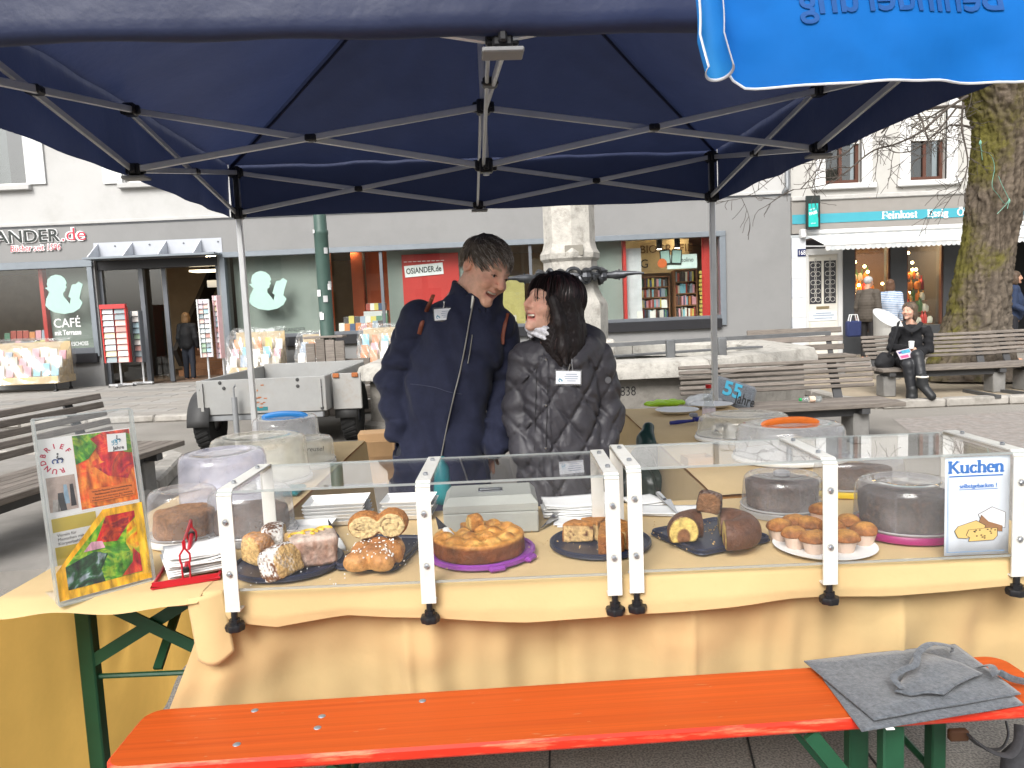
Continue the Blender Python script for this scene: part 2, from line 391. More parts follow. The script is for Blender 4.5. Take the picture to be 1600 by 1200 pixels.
# =================================================================== GROUND
def ground_material():
 m, t, o = _new('square_asphalt'); L = t.links.new
 b = t.nodes.new('ShaderNodeBsdfPrincipled'); L(b.outputs[0], o.inputs[0]); b.inputs['Roughness'].default_value = .9; b.inputs['Specular IOR Level'].default_value = .2
 tc = t.nodes.new('ShaderNodeTexCoord'); P = tc.outputs['Object']
 n1_ = t.nodes.new('ShaderNodeTexNoise'); n1_.inputs['Scale'].default_value = .5; n1_.inputs['Detail'].default_value = 8; L(P, n1_.inputs['Vector'])
 n2 = t.nodes.new('ShaderNodeTexNoise'); n2.inputs['Scale'].default_value = 140; n2.inputs['Detail'].default_value = 3; L(P, n2.inputs['Vector'])
 r1 = t.nodes.new('ShaderNodeValToRGB'); r1.color_ramp.elements[0].position = .35; r1.color_ramp.elements[0].color = (.20, .188, .172, 1); r1.color_ramp.elements[1].position = .65; r1.color_ramp.elements[1].color = (.33, .315, .29, 1); L(n1_.outputs[0], r1.inputs[0])
 r2 = t.nodes.new('ShaderNodeValToRGB'); r2.color_ramp.elements[0].position = .36; r2.color_ramp.elements[0].color = (.55, .55, .55, 1); r2.color_ramp.elements[1].position = .62; r2.color_ramp.elements[1].color = (1.25, 1.22, 1.18, 1); L(n2.outputs[0], r2.inputs[0])
 mx = t.nodes.new('ShaderNodeMix'); mx.data_type = 'RGBA'; mx.blend_type = 'MULTIPLY'; mx.inputs[0].default_value = 1; L(r1.outputs[0], mx.inputs[6]); L(r2.outputs[0], mx.inputs[7])
 L(mx.outputs[2], b.inputs['Base Color'])
 bn = t.nodes.new('ShaderNodeBump'); bn.inputs['Strength'].default_value = .6; bn.inputs['Distance'].default_value = .004; L(n2.outputs[0], bn.inputs['Height']); L(bn.outputs[0], b.inputs['Normal'])
 return m
m = MB(); m.grid(lambda a, b: (-120 + a * 240, -80 + b * 240, 0), 8, 8); m.build('ground', ground_material(), kind='structure')
# narrow joints cut across the asphalt under the bench (dark filled seams)
seam = mat('asphalt_seam', (.03, .03, .03), rough=.9)
rd = bpy.data.objects['ground']
for (p, q) in ((az(1160, 1120, 0), az(1200, 1290, 0)), (az(1320, 1130, 0), az(1440, 1290, 0)), (az(860, 1140, 0), az(856, 1300, 0))):
 m = MB(); m.bar((p.x, p.y, .002), (q.x, q.y, .002), .006, .004); m.build('joint', seam, rd)
# pavement of stone slabs in front of the bookshop
slabm = [mat('paving_slab_%s' % k, c, rough=.85, spec=.25, var=.14, vs=3, bump=.35, bs=40, dirt=(.19, .18, .16), dirt_s=2.5, dirt_a=.5) for k, c in (('pale', (.31, .295, .275)), ('grey', (.26, .25, .235)), ('warm', (.29, .27, .245)))]
pv = MB(); pv.box((-7.4, 14.6, .012), (17.6, 6.7, .024)); pave = pv.build('pavement', mat('pavement_bed', (.16, .15, .135), .95), kind='structure')
sm_ = []
for k in range(3):
 q = MB(); q.box((0, 0, .018), (.985, .385, .036), 0, None, .008); sm_.append(q.mesh('paving_slab')); sm_[-1].materials.append(slabm[k])
cnt = 0
for j in range(16):
 for i in range(17):
  x = -16 + .5 * (j % 2) + i * 1.0; y = 11.5 + j * .4
  if x > 1.2 or x < -15 or cnt > 270: continue
  o = bpy.data.objects.new('paving_slab', sm_[rnd.randrange(3)]); COL.objects.link(o); o.parent = pave; o.location = (x, y, .002 + rnd.uniform(0, .005)); o.rotation_euler = (rnd.gauss(0, .002), rnd.gauss(0, .002), rnd.gauss(0, .002)); cnt += 1
stone = mat('kerb_stone', (.33, .31, .28), rough=.9, var=.25, vs=5, bump=.6, bs=30, dirt=(.13, .12, .10), dirt_s=4, dirt_a=.6)
def kerb(name, pts, w, h, n, label_parent):
 """Row of separate kerb stones along a polyline."""
 P = [Vector(p) for p in pts]; L = sum((b - a).length for a, b in zip(P, P[1:]));
 def along(s):
  for a, b in zip(P, P[1:]):
   d = (b - a).length
   if s <= d or b is P[-1]: return a + (b - a) * min(1, s / d)
   s -= d
 for i in range(n):
  a, b = along(L * i / n), along(L * (i + 1) / n); d = (b - a).normalized()
  q = MB(); q.bar(a + d * .006 + Vector((0, 0, h / 2)), b - d * .006 + Vector((0, 0, h / 2 + rnd.uniform(-.006, .006))), w, h, b=.02); q.build('kerb_stone', stone, label_parent, True)
kerbline = MB(); kerbline.box((-7, 11.1, .03), (18, .02, .06)); kb = kerbline.build('kerb', mat('pavement_bed', (.16, .15, .135), .95), kind='structure')
kerb('kerb', [(-16, 11.15, 0), (1.6, 11.15, 0)], .16, .10, 18, kb)
# gritty tree islands with stone edges, left and right
grit = mat('sandy_grit', (.36, .30, .22), rough=.95, var=.25, vs=6, bump=.8, bs=70, dirt=(.20, .16, .11), dirt_s=3, dirt_a=.7)
KR0, KR1 = az(1345, 640, .0), az(1600, 632, .0)
isl = MB(); isl.prism([(KR0.x, KR0.y + .06), (9.8, KR1.y + .1), (11.5, 13.3), (6.0, 14.0), (4.2, 12.2)], .0, .085); io = isl.build('tree_island', grit, smooth=0, kind='structure')
kerb('kerb', [(4.25, 12.2, 0), (KR0.x, KR0.y, 0), (9.9, KR1.y, 0)], .16, .11, 11, io)
isl = MB(); isl.prism([(-2.62, 4.2), (-3.52, 7.85), (-7.5, 8.6), (-8, 3.6)], .0, .10); io = isl.build('bench_island', mat('island_paving', (.25, .235, .215), .9, var=.2, vs=3, bump=.5, bs=40, dirt=(.2, .18, .15), dirt_s=2), smooth=0, kind='structure')
kerb('kerb', [(-2.2, 3.2, 0), (-2.56, 4.2, 0), (-3.46, 7.85, 0), (-7.5, 8.65, 0)], .18, .14, 14, io)
# worn reddish course of small setts on the right
m = MB(); p0, p1, p2, p3 = az(1395, 655, 0), az(1640, 640, 0), az(1700, 720, 0), az(1500, 735, 0)
m.add([(p.x, p.y, .004) for p in (p3, p2, p1, p0)], [(0, 1, 2, 3)]); m.build('sett_strip', mat('worn_setts', (.27, .245, .225), .9, var=.35, vs=14, bump=.8, bs=18, bdist=.01, dirt=(.25, .19, .16), dirt_s=6, dirt_a=.5), kind='structure')
# =================================================================== BUILDINGS
FY = 18.0
plw = mat('white_render', (.44, .438, .43), rough=.9, spec=.15, var=.05, vs=1.5, bump=.25, bs=25, dirt=(.35, .345, .33), dirt_s=.8, dirt_a=.45)
plg = mat('grey_render', (.235, .235, .233), rough=.9, spec=.15, var=.05, vs=1.2, bump=.25, bs=25, dirt=(.195, .195, .193), dirt_s=.7, dirt_a=.4)
frm = mat('anthracite_frame', (.11, .12, .135), rough=.45, spec=.5, var=.08)
frl = mat('blue_grey_flashing', (.20, .225, .25), rough=.4, metal=.3, var=.08)
glass = clear('shop_glass', (.93, .95, .94), 1.0, rough=.01, ior=1.45)
glassu = clear('window_glass', (.55, .58, .58), 1.0, rough=.02, ior=1.9)
dark = mat('dark_interior', (.035, .03, .028), rough=.8)
sage = mat('sage_backdrop', (.27, .30, .275), rough=.8, var=.08, vs=2)
redb = mat('red_board', (.50, .035, .03), rough=.55, var=.08)
orb = mat('orange_board', (.50, .095, .025), rough=.55, var=.10)
mint = mat('mint_film', (.34, .50, .45), rough=.5, var=.04)
whitep = mat('white_paint', (.62, .62, .61), rough=.5, var=.03)
cream = mat('cream_wall', (.60, .47, .27), rough=.8, var=.1)
woodb = mat('shop_wood', (.22, .10, .045), rough=.5, var=.25, vs=8, stretch=(6, 6, 1))
shop = thing('bookshop_building', 'white building with grey ground floor and long bookshop windows', 'building', (-2.5, FY, 0))
def part(name, c, d, m_, parent=shop, b=0.0):
 q = MB(); q.box(c, d, 0, None, b); return q.build(name, m_, parent, True, smooth=0 if b == 0 else 40)
def rect(name, x0, x1, z0, z1, y0, y1, m_, parent=shop, b=0.0): return part(name, ((x0 + x1) / 2, (y0 + y1) / 2, (z0 + z1) / 2), (x1 - x0, y1 - y0, z1 - z0), m_, parent, b)
SX0, SX1 = -20.0, 6.62
WL = (-16.0, -9.72, .80, 2.97); DR = (-9.58, -6.72, 0, 2.93); WR = (-6.56, 4.97, .98, 3.0)
rect('ground_wall', SX0, WL[0], 0, 3.78, FY, FY + .35, plg)
rect('ground_wall', WL[0], WL[1], 0, WL[2], FY, FY + .35, plg)
rect('ground_wall', WL[1], DR[0], 0, 2.97, FY, FY + .35, plg)
rect('ground_wall', DR[1], WR[0], 0, 2.97, FY, FY + .35, plg)
rect('ground_wall', WR[0], WR[1], 0, WR[2], FY, FY + .35, plg)
rect('ground_wall', WR[1], SX1, 0, 3.78, FY, FY + .35, plg)
rect('lintel_wall', WL[0], WR[1], 2.972, 3.778, FY, FY + .35, plg)
def upper(x0, x1, z0, z1, opens, name, m_, parent, y=FY):
 opens = sorted(opens); x = x0
 for (a, b, c, d) in opens:
  rect(name, x, a, z0, z1, y, y + .4, m_, parent); rect(name, a, b, z0, c, y, y + .4, m_, parent); rect(name, a, b, d, z1, y, y + .4, m_, parent); x = b
 rect(name, x, x1, z0, z1, y, y + .4, m_, parent)
UPW = [(-12.55, -10.95, 4.72, 6.5), (-8.70, -7.15, 4.66, 6.45), (-4.6, -3.1, 4.66, 6.45), (-.6, .9, 4.66, 6.45), (3.4, 4.9, 4.66, 6.45)]
upper(SX0, SX1, 3.85, 9.6, UPW, 'upper_wall', plw, shop)
rect('string_course', SX0, SX1, 3.78, 3.852, FY - .05, FY + .36, plw, b=.01)
rect('string_shade_strip', SX0, SX1, 3.752, 3.778, FY - .015, FY + .01, frm)  # solid dark strip painting in the shade line below the string course
shut = mat('grey_shutter', (.62, .63, .62), rough=.6, var=.06)
frw = mat('white_window_frame', (.72, .71, .68), rough=.5, var=.04)
for i, (a, b, c, d) in enumerate(UPW[:2]):
 w = MB(); t_ = .07
 w.box(((a + b) / 2, FY + .16, c + t_ / 2), (b - a, .08, t_)); w.box(((a + b) / 2, FY + .16, d - t_ / 2), (b - a, .08, t_))
 for x in (a + t_ / 2, b - t_ / 2, (a + b) / 2): w.box((x, FY + .158, (c + d) / 2), (t_, .08, d - c - 2 * t_))
 wo_ = w.build('window', frw, shop, True, smooth=0)
 for k in (0, 1):
  xa = a + t_ if k == 0 else (a + b) / 2 + t_ / 2; xb = (a + b) / 2 - t_ / 2 if k == 0 else b - t_
  rect('pane', xa, xb, c + t_, d - t_, FY + .165, FY + .171, glassu, wo_)
  rect('curtain', xa, xa + (xb - xa) * .38, c + t_, d - t_, FY + .25, FY + .255, mat('net_curtain', (.6, .6, .57), .9), wo_)
 rect('room', a - .05, b + .05, c - .05, d + .05, FY + .6, FY + .62, mat('upstairs_room', (.25, .22, .19), .9), wo_)
 rect('window_sill', a - .12, b + .12, c - .12, c - .005, FY - .14, FY + .10, plw, b=.012)
 for k, (xa, xb) in enumerate(((a - .47, a - .03), (b + .03, b + .47))):
  s_ = part('shutter', ((xa + xb) / 2, FY - .035, (c + d) / 2), (xb - xa, .035, d - c), shut, b=.004)
  for r_ in range(2):
   z0 = c + .06 + r_ * ((d - c) / 2); rect('shutter_panel', xa + .07, xb - .07, z0, z0 + (d - c) / 2 - .14, FY - .062, FY - .053, shut, s_, b=.003)
# flashing and frames of the two shop windows
rect('window_head', WL[0], WL[1] + .12, 2.80, 2.968, FY - .07, FY + .10, frl, b=.01)
rect('window_head', WR[0] - .1, WR[1] + .12, 2.875, 3.0, FY - .07, FY + .10, frl, b=.01)
rect('window_jamb', WL[1] - .02, WL[1] + .10, .72, 2.80, FY - .06, FY + .10, frl, b=.006)
rect('window_jamb', WR[0] - .1, WR[0] + .02, .82, 2.875, FY - .06, FY + .10, frl, b=.006)
rect('window_jamb', WR[1] - .02, WR[1] + .12, .82, 2.875, FY - .06, FY + .10, frl, b=.006)
rect('window_ledge', WL[0], WL[1], .80, .93, FY - .06, FY + .14, frm, b=.006)
rect('window_ledge', WL[0], WL[1] + .05, .58, .80, FY - .10, FY - .002, mat('black_panel', (.02, .02, .023), .4), b=.006)
rect('window_ledge', WR[0], WR[1], .98, 1.06, FY - .06, FY + .14, frm, b=.006)
rect('window_ledge', WR[0], WR[1], .76, .98, FY - .10, FY - .002, mat('black_panel', (.02, .02, .023), .4), b=.006)
for xa, xb in ((WL[0], -12.2), (-12.2, WL[1])):
 rect('pane', xa + .02, xb - .02, .93, 2.80, FY + .03, FY + .038, glass)
MU = (-2.93, .55, 2.0)
xs_ = [WR[0]] + list(MU) + [WR[1]]
for xa, xb in zip(xs_, xs_[1:]): rect('pane', xa + .03, xb - .03, 1.06, 2.875, FY + .03, FY + .038, glass)
for x in MU: rect('mullion', x - .035, x + .035, 1.06, 2.875, FY, FY + .07, frm)
rect('mullion', -12.235, -12.165, .93, 2.80, FY, FY + .07, frm)
# interior shell
rect('shop_floor', SX0 + .1, SX1 - .1, -.02, .03, FY + .36, FY + 5.2, mat('shop_floor', (.16, .11, .08), .5))
rect('shop_ceiling', SX0 + .1, SX1 - .1, 3.05, 3.1, FY + .36, FY + 5.2, mat('shop_ceiling', (.55, .52, .47), .8))
rect('shop_back_wall', SX0 + .1, SX1 - .1, .03, 3.05, FY + 5.2, FY + 5.3, mat('shop_back', (.34, .25, .16), .8, var=.2, vs=2))
rect('party_wall', -9.62, -9.58, .03, 2.95, FY + .36, FY + 3.4, dark); rect('party_wall', -6.72, -6.66, .03, 2.95, FY + .36, FY + 5.2, dark); rect('party_wall', SX1 - .35, SX1 - .3, .03, 3.05, FY + .36, FY + 5.2, redb)
lampm = emis('shop_lamp', (1, .78, .5), 22)
for (x, y) in ((-11.6, 19.6), (-10.6, 19.1), (-8.4, 20.6), (-7.4, 19.4), (-4.9, 19.0), (-3.9, 19.6), (-2.0, 19.0), (-.6, 19.4), (1.0, 19.2), (2.6, 18.9), (3.6, 19.6), (4.3, 19.2), (3.5, 21), (-3.4, 21.4)):
 q = MB(); q.lathe([(0, 3.02), (.11, 3.02), (.11, 3.05)], 14, (x, y, 0)); q.build('ceiling_lamp', lampm, shop, True)
spotm = mat('black_spot', (.015, .015, .015), .4)
for (px, py) in ((963, 390), (1030, 380), (1058, 378)):
 p = at(px, py, FY + .55); q = MB(); q.tube([p + Vector((0, 0, -.14)), p + Vector((0, 0, .14))], .07, 12); s_ = q.build('spotlight', spotm, shop, True)
 q = MB(); q.lathe([(0, -.145), (.055, -.145), (.055, -.14)], 12, p); q.build('lamp_disc', emis('spot_lamp', (1, .85, .6), 25), s_, True)
# backdrops in the windows
rect('display_shelf', WR[0] + .02, WR[1] - .02, .98, 1.02, FY + .15, FY + 1.0, mat('display_white', (.5, .48, .45), .6))
rect('display_shelf', WL[0] + .02, WL[1] - .02, .80, .90, FY + .15, FY + 1.0, mat('display_white', (.5, .48, .45), .6))
rect('backdrop', -6.5, -4.32, 1.02, 2.95, FY + .40, FY + .43, sage); rect('backdrop', -4.31, -4.18, 1.02, 2.95, FY + .28, FY + .45, orb)
rect('backdrop', -2.86, -1.0, 1.02, 2.95, FY + .5, FY + .53, sage); rect('backdrop', -2.50, -1.15, 1.35, 2.80, FY + .42, FY + .44, redb)
rect('backdrop', 2.02, 2.74, 1.02, 2.95, FY + .40, FY + .43, sage); rect('backdrop', 2.75, 2.82, 1.02, 2.95, FY + .25, FY + .5, redb)
rect('backdrop', -.95, .4, 1.02, 2.2, FY + .62, FY + .65, mat('yellow_backdrop', (.42, .36, .13), .7)); rect('backdrop', .62, 1.9, 1.02, 2.6, FY + .8, FY + .83, mat('brown_backdrop', (.20, .14, .09), .7))
rect('column', -3.95, -3.66, .03, 3.05, FY + 1.6, FY + 1.9, orb); rect('backdrop', -3.6, -2.98, 1.02, 3.0, FY + 1.7, FY + 1.75, orb)
rect('backdrop', -10.95, -9.74, .90, 2.95, FY + .40, FY + .43, sage); rect('backdrop', -11.05, -10.96, .90, 2.95, FY + .25, FY + .5, redb)
rect('backdrop', 2.83, 3.2, 1.02, 2.72, FY + .42, FY + .44, mat('poster_white', (.6, .6, .62), .6))
rect('cream_panel', 2.83, 4.6, 2.15, 2.98, FY + 1.5, FY + 1.54, cream); rect('backdrop', 4.62, 4.93, 1.02, 2.95, FY + .3, FY + .33, redb)
# entrance: canopy with fins, recess, door leaves, stairs
can = rect('canopy', -9.55, -6.58, 2.93, 2.975, FY - .55, FY + .02, frl)
q = MB(); q.add([(-9.55, FY - .012, 2.98), (-6.58, FY - .012, 2.98), (-6.58, FY - .012, 3.34), (-9.55, FY - .012, 3.34)], [(0, 1, 2, 3)]); q.build('canopy_back', mat('steel_grey', (.42, .44, .48), .45, var=.06), can, True)
for x in (-9.45, -8.65, -7.86, -7.06):
 q = MB(); q.prism([(0, 0), (.5, 0), (0, .34)], -.012, .012, 0, Matrix(((0, 0, 1, x), (-1, 0, 0, FY - .02), (0, 1, 0, 2.98), (0, 0, 0, 1)))); q.build('canopy_fin', mat('steel_grey_light', (.6, .62, .66), .4), can, True)
 q = MB(); q.lathe([(0, .01), (.022, .01), (.022, 0)], 8, M=WALLM(x + .4, FY - .012, 3.25)); q.build('bolt', frm, can, True)
rect('door_head', DR[0], DR[1], 2.72, 2.928, FY + .10, FY + .35, mat('black_panel', (.02, .02, .023), .4))
for x in (-9.55, -8.60, -6.78): rect('door_post', x - .05, x + .05, .03, 2.72, FY + .14, FY + .26, frm)
rect('door_leaf_frame', -8.18, -8.08, .03, 2.72, FY + .3, FY + .36, frm)
rect('pane', -9.5, -8.65, .1, 2.72, FY + .19, FY + .198, glass); rect('pane', -8.55, -8.18, .1, 2.72, FY + .32, FY + .328, glass)
rect('entrance_ceiling_light', -7.6, -6.9, 2.62, 2.66, FY + .5, FY + 1.0, emis('entry_light', (1, .82, .55), 3))
rect('exit_sign', -7.35, -7.05, 2.25, 2.42, FY + .9, FY + .95, whitep)
st = MB()
for i in range(12): st.box((-7.9, FY + 2.0 + i * .26, .09 + i * .17), (1.5, .28, .19))
st.build('staircase', woodb, shop, True, smooth=0)
q = MB(); q.bar((-8.66, FY + 1.9, .5), (-8.66, FY + 5.0, 2.9), .12, .55); q.build('stair_stringer', dark, shop, True, smooth=0)
# lettering of the bookshop
WMT = lambda x, z, y=FY: WALLM(x, y, z)
letm = mat('charcoal_letter', (.018, .024, .022), .4); redl = mat('red_letter', (.62, .02, .05), .4); whl = mat('white_letter', (.82, .82, .82), .5)
for nm, s, mm_, al, x, z, fit in (('OSIANDER', .40, letm, 'RIGHT', -10.30, 3.42, 2.18), ('.de', .42, redl, 'LEFT', -10.27, 3.42, .55), ('Bücher seit 1596', .21, redl, 'CENTER', -10.88, 3.22, 1.15)):
 bd = .016 if nm != 'Bücher seit 1596' else .012
 letters(nm, s, WMT(x, z, FY - .02), whl, shop, extrude=.018, bold=bd, align=al, fit=fit * 1.01, shear=.15 if nm[0] == 'B' else 0)
 letters(nm, s, WMT(x, z, FY - .041), mm_, shop, extrude=.004, bold=.006 if nm == 'OSIANDER' else -.002, align=al, fit=fit, shear=.15 if nm[0] == 'B' else 0)
gy = FY + .026
def reader(x, z, h, parent):
 """Emblem: bust of a reader in a flat cap holding up a book."""
 k = h / 1.0
 pts = [(.46, 0), (.22, .05), (.08, .13), (0, .23), (.04, .41), (.14, .57), (.03, .68), (.10, .69), (.09, .77), (.12, .89), (.22, .97), (.34, 1.0), (.47, .97), (.56, .89), (.60, .77), (.56, .73), (.59, .67), (.55, .64), (.54, .58), (.48, .54), (.48, .45), (.55, .36), (.62, .25), (.66, .39), (.60, .43), (.72, .73), (.82, .74), (.90, .80), (1.0, .73), (.92, .52), (.88, .375), (.95, .27), (.86, .125), (.70, .035)]
 q = MB(); q.prism([((p[0] - .5) * k, p[1] * k) for p in pts], 0, .003, 0, WALLM(x, gy, z)); q.build('emblem', mint, parent, True, smooth=0)
reader(-10.36, 1.74, .92, shop); reader(-5.60, 1.62, .92, shop)
letters('CAFÉ', .30, WMT(-10.36, 1.43, gy), whl, shop, extrude=.002, fit=.62); letters('mit Terrasse', .17, WMT(-10.36, 1.25, gy), whl, shop, extrude=.002, fit=.62, bold=.003)
rect('dash', -10.39, -10.33, 1.155, 1.165, gy - .002, gy + .002, whl); letters('UNTERGESCHOSS', .13, WMT(-10.30, .99, gy), whl, shop, extrude=.002, fit=.78)
letters('BUCH. BÜCHER.', .13, WMT(-5.92, 1.10, gy), whl, shop, extrude=.002, bold=.004, fit=.86); letters('OSIANDER', .13, WMT(-5.10, 1.10, gy), letm, shop, extrude=.002, fit=.62)
q = MB(); q.box((0, 0, 0), (.92, .27, .006), 0, WALLM(-1.98, FY + .40, 2.42) @ Matrix.Rotation(R(3), 4, 'Z')); q.build('sign_plate', whl, shop, True, smooth=0)
letters('OSIANDER.de', .19, WALLM(-1.98, FY + .395, 2.36) @ Matrix.Rotation(R(3), 4, 'Z'), letm, shop, extrude=.002, bold=.004, fit=.84)
for k_ in range(9): rect('print_dash', -2.45 + k_ * .11, -2.37 + k_ * .11, 2.622, 2.636, FY + .412, FY + .418, whl)
# e-reader advert in the right window
p = at(1058, 405, FY + .35); q = MB(); q.box((0, 0, 0), (.72, .34, .02), 0, WALLM(p.x + .12, FY + .37, p.z - .06), .05); q.build('advert_board', mat('pale_mint_board', (.62, .74, .70), .5), shop, True)
for k in (-1, 1):
 q = MB(); q.box((0, 0, 0), (.25, .36, .02), 0, WALLM(p.x - .15 + k * .135, FY + .345, p.z + .05) @ Matrix.Rotation(R(-4 * k), 4, 'Z'), .01); o = q.build('e_reader', letm, shop, True)
 q = MB(); q.box((0, 0, 0), (.20, .29, .006), 0, WALLM(p.x - .15 + k * .135, FY + .330, p.z + .06) @ Matrix.Rotation(R(-4 * k), 4, 'Z')); q.build('screen', mint, o, True)
q = MB(); q.lathe([(0, .02), (.11, .02), (.11, 0)], 24, M=WALLM(p.x - .36, FY + .345, p.z - .08)); q.build('advert_disc', mat('orange_disc', (.60, .13, .03), .5), shop, True)
letters('tolino', .15, WMT(p.x + .25, p.z - .07, FY + .355), letm, shop, extrude=.002, fit=.28); letters('G', .3, WMT(p.x - .58, p.z - .12, FY + 1.48), letm, shop, extrude=.004); letters('BIOGRAFIE', .28, WMT(4.02, 2.66, FY + 1.48), mat('brown_letter', (.16, .09, .04), .6), shop, extrude=.004, fit=1.3)
# ---- bookshelves and books
BC = [(.35, .06, .04), (.50, .45, .36), (.05, .08, .16), (.60, .50, .12), (.10, .22, .14), (.70, .68, .62), (.16, .06, .04), (.30, .36, .44), (.55, .20, .06), (.06, .05, .05), (.62, .30, .34), (.20, .45, .55)]
BM = [mat('book_cover_%d' % i, c, .5, var=.2, vs=40) for i, c in enumerate(BC)]
bookmesh = []
for i in range(len(BC)):
 q = MB(); q.box((0, 0, .5), (1, 1, 1), 0, None, .03); q.box((0, .02, .51), (.84, .99, .99), 1)
 me = q.mesh('book', 0); me.materials.append(BM[i]); me.materials.append(mat('book_pages', (.7, .66, .56), .8)); bookmesh.append(me)
bookn = [0]
def book(x, y, z, w, d, h, label, group, ry=0, rz=0, rx=0, k=None):
 o = bpy.data.objects.new('book', bookmesh[rnd.randrange(len(BC)) if k is None else k]); COL.objects.link(o)
 o.location = (x, y, z); o.scale = (w, d, h); o.rotation_euler = (rx, ry, rz); bookn[0] += 1
 return tag(o, label, 'book', group)
def shelf_unit(x0, x1, y, z0, z1, rows, label, blabel, group, fill=.95):
 t = thing('bookshelf', label, 'bookshelf', ((x0 + x1) / 2, y, z0))
 part('back_board', ((x0 + x1) / 2, y + .17, (z0 + z1) / 2), (x1 - x0, .02, z1 - z0), woodb, t)
 for x in (x0, x1): part('side_board', (x, y, (z0 + z1) / 2), (.03, .32, z1 - z0), woodb, t)
 for r_ in range(rows + 1):
  zz = z0 + (z1 - z0) * r_ / rows; part('shelf_board', ((x0 + x1) / 2, y, zz), (x1 - x0 - .03, .30, .025), woodb, t)
  if r_ == rows: break
  x = x0 + .03; rh = (z1 - z0) / rows
  while x < x1 - .07:
   wd = rnd.uniform(.03, .06)
   if rnd.random() < fill: book(x + wd / 2, y - .04 + rnd.uniform(-.02, .02), zz + .014, wd * .94, .17, rh * rnd.uniform(.62, .86), blabel + ', ' + ('bottom', 'second', 'third', 'top')[r_] + ' row', group + ', ' + ('bottom', 'second', 'third', 'top')[r_] + ' row')
   x += wd
shelf_unit(3.28, 4.02, FY + 1.35, 1.02, 2.05, 4, 'dark wooden bookshelf of old books at the left inside the far shop window', 'book standing in the left dark shelf inside the right shop window', 'books in the left shelf')
shelf_unit(4.12, 4.66, FY + 1.15, 1.02, 2.18, 4, 'bookshelf of pale paperbacks beside the red wall in the far shop window', 'paperback standing in the shelf beside the red wall in the shop window', 'books in the right shelf')
for k in range(11):
 z = 1.05 + k * .10; book(4.72, FY + .45, z, .24, .17, .07, 'yellow book lying in the tall leaning stack at the right window end', 'leaning book stack', rz=rnd.uniform(-.15, .15), k=3)
gl = 'book propped upright on the display table behind the orange column window'
for i in range(16):
 x = -4.0 + i * .066 + rnd.uniform(-.01, .01); row = i % 2
 book(x, FY + .30 + .22 * row, 1.03 + .16 * row, .13, .03, rnd.uniform(.18, .25), gl, 'books on the window display', rx=-.18)
for i in range(5): book(-3.45 + i * .1, FY + .9, 1.52, .1, .03, .17, 'book on the raised stand deep in the orange column window', 'books on the raised stand', rx=-.15)
rect('display_stand', -3.55, -2.98, 1.02, 1.50, FY + .8, FY + 1.1, whitep)
for i in range(7): book(-.85 + i * .16, FY + .35, 1.03, .13, .03, rnd.uniform(.16, .26), 'book propped in the shop window behind the man and the woman', 'books behind the couple', rx=-.15)
for i in range(14):
 r_, c = divmod(i, 7); book(-12.05 + c * .15, FY + .32 + .1 * r_, .92 + r_ * .24, .13, .03, rnd.uniform(.18, .24), 'book propped in the leftmost shop window beside the red board', 'books in the leftmost window', rx=-.12)
for px, py in ((1020, 490), (1038, 468), (1000, 488)):
 p = at(px, py, FY + .3); book(p.x, FY + .3, 1.03 if py > 480 else 1.28, .13, .02, .19, 'small white framed card standing inside the right shop window', 'white cards in the window', rx=-.12, k=5)
# ------------------------------------------------ delicatessen building on the right
deli = thing('delicatessen_building', 'pale building with turquoise shop fascia and white awning at the right', 'building', (10.5, FY, 0))
pld = mat('cream_roughcast', (.45, .44, .415), rough=.95, spec=.1, var=.06, vs=2, bump=.7, bs=38, dirt=(.36, .35, .33), dirt_s=1.2, dirt_a=.4)
taupe = mat('taupe_fascia', (.25, .235, .215), rough=.6, var=.05); turq = mat('turquoise_band', (.05, .30, .37), rough=.5, var=.04)
browf = mat('brown_window_frame', (.09, .035, .022), rough=.5, var=.15)
DX0, DX1 = 6.63, 17.0
DW = [(7.42, 8.26, 3.97, 5.75), (9.38, 10.22, 3.97, 5.75), (11.9, 12.74, 3.97, 5.75)]
def dr(*a, **k): return rect(*a, parent=deli, **k)
upper(DX0, DX1, 3.70, 9.6, DW, 'upper_wall', pld, deli, FY)
dr('string_course', DX0, DX1, 3.60, 3.702, FY - .09, FY + .38, mat('grey_cornice', (.42, .41, .39), .8), b=.015)
for i, (a, b, c, d) in enumerate(DW):
 for nm, x0, x1, z0, z1 in (('window_surround', a - .24, a, c - .02, d + .2), ('window_surround', b, b + .24, c - .02, d + .2), ('window_surround', a, b, d, d + .2)): dr(nm, x0, x1, z0, z1, FY - .03, FY + .05, whitep)
 dr('window_sill', a - .32, b + .32, c - .14, c - .02, FY - .12, FY + .12, whitep, b=.015)
 w = MB(); t_ = .07; zt = 4.86
 w.box(((a + b) / 2, FY + .2, c + t_ / 2 + .01), (b - a, .08, t_ + .02))
 for x in (a + t_ / 2, b - t_ / 2, (a + b) / 2): w.box((x, FY + .198, (c + d) / 2), (t_, .08, d - c - .02))
 wo_ = w.build('window', browf, deli, True, smooth=0)
 for xa, xb in ((a + t_, (a + b) / 2 - t_ / 2), ((a + b) / 2 + t_ / 2, b - t_)): rect('pane', xa, xb, c + .09, d, FY + .205, FY + .211, glassu, wo_)
 rect('room', a - .05, b + .05, c - .05, d, FY + .7, FY + .72, mat('upstairs_room', (.25, .22, .19), .9), wo_)
 for k in range(18):
  z0 = zt + k * .05
  if z0 + .05 > d: break
  rect('shutter_slat', a + .004, b - .004, z0 + .003, z0 + .047, FY + .10, FY + .125, mat('roller_shutter', (.70, .69, .65), .6), wo_, b=.008)
 dr('shutter_box', a, b, d - .13, d, FY + .02, FY + .2, mat('grey_cornice', (.42, .41, .39), .8))
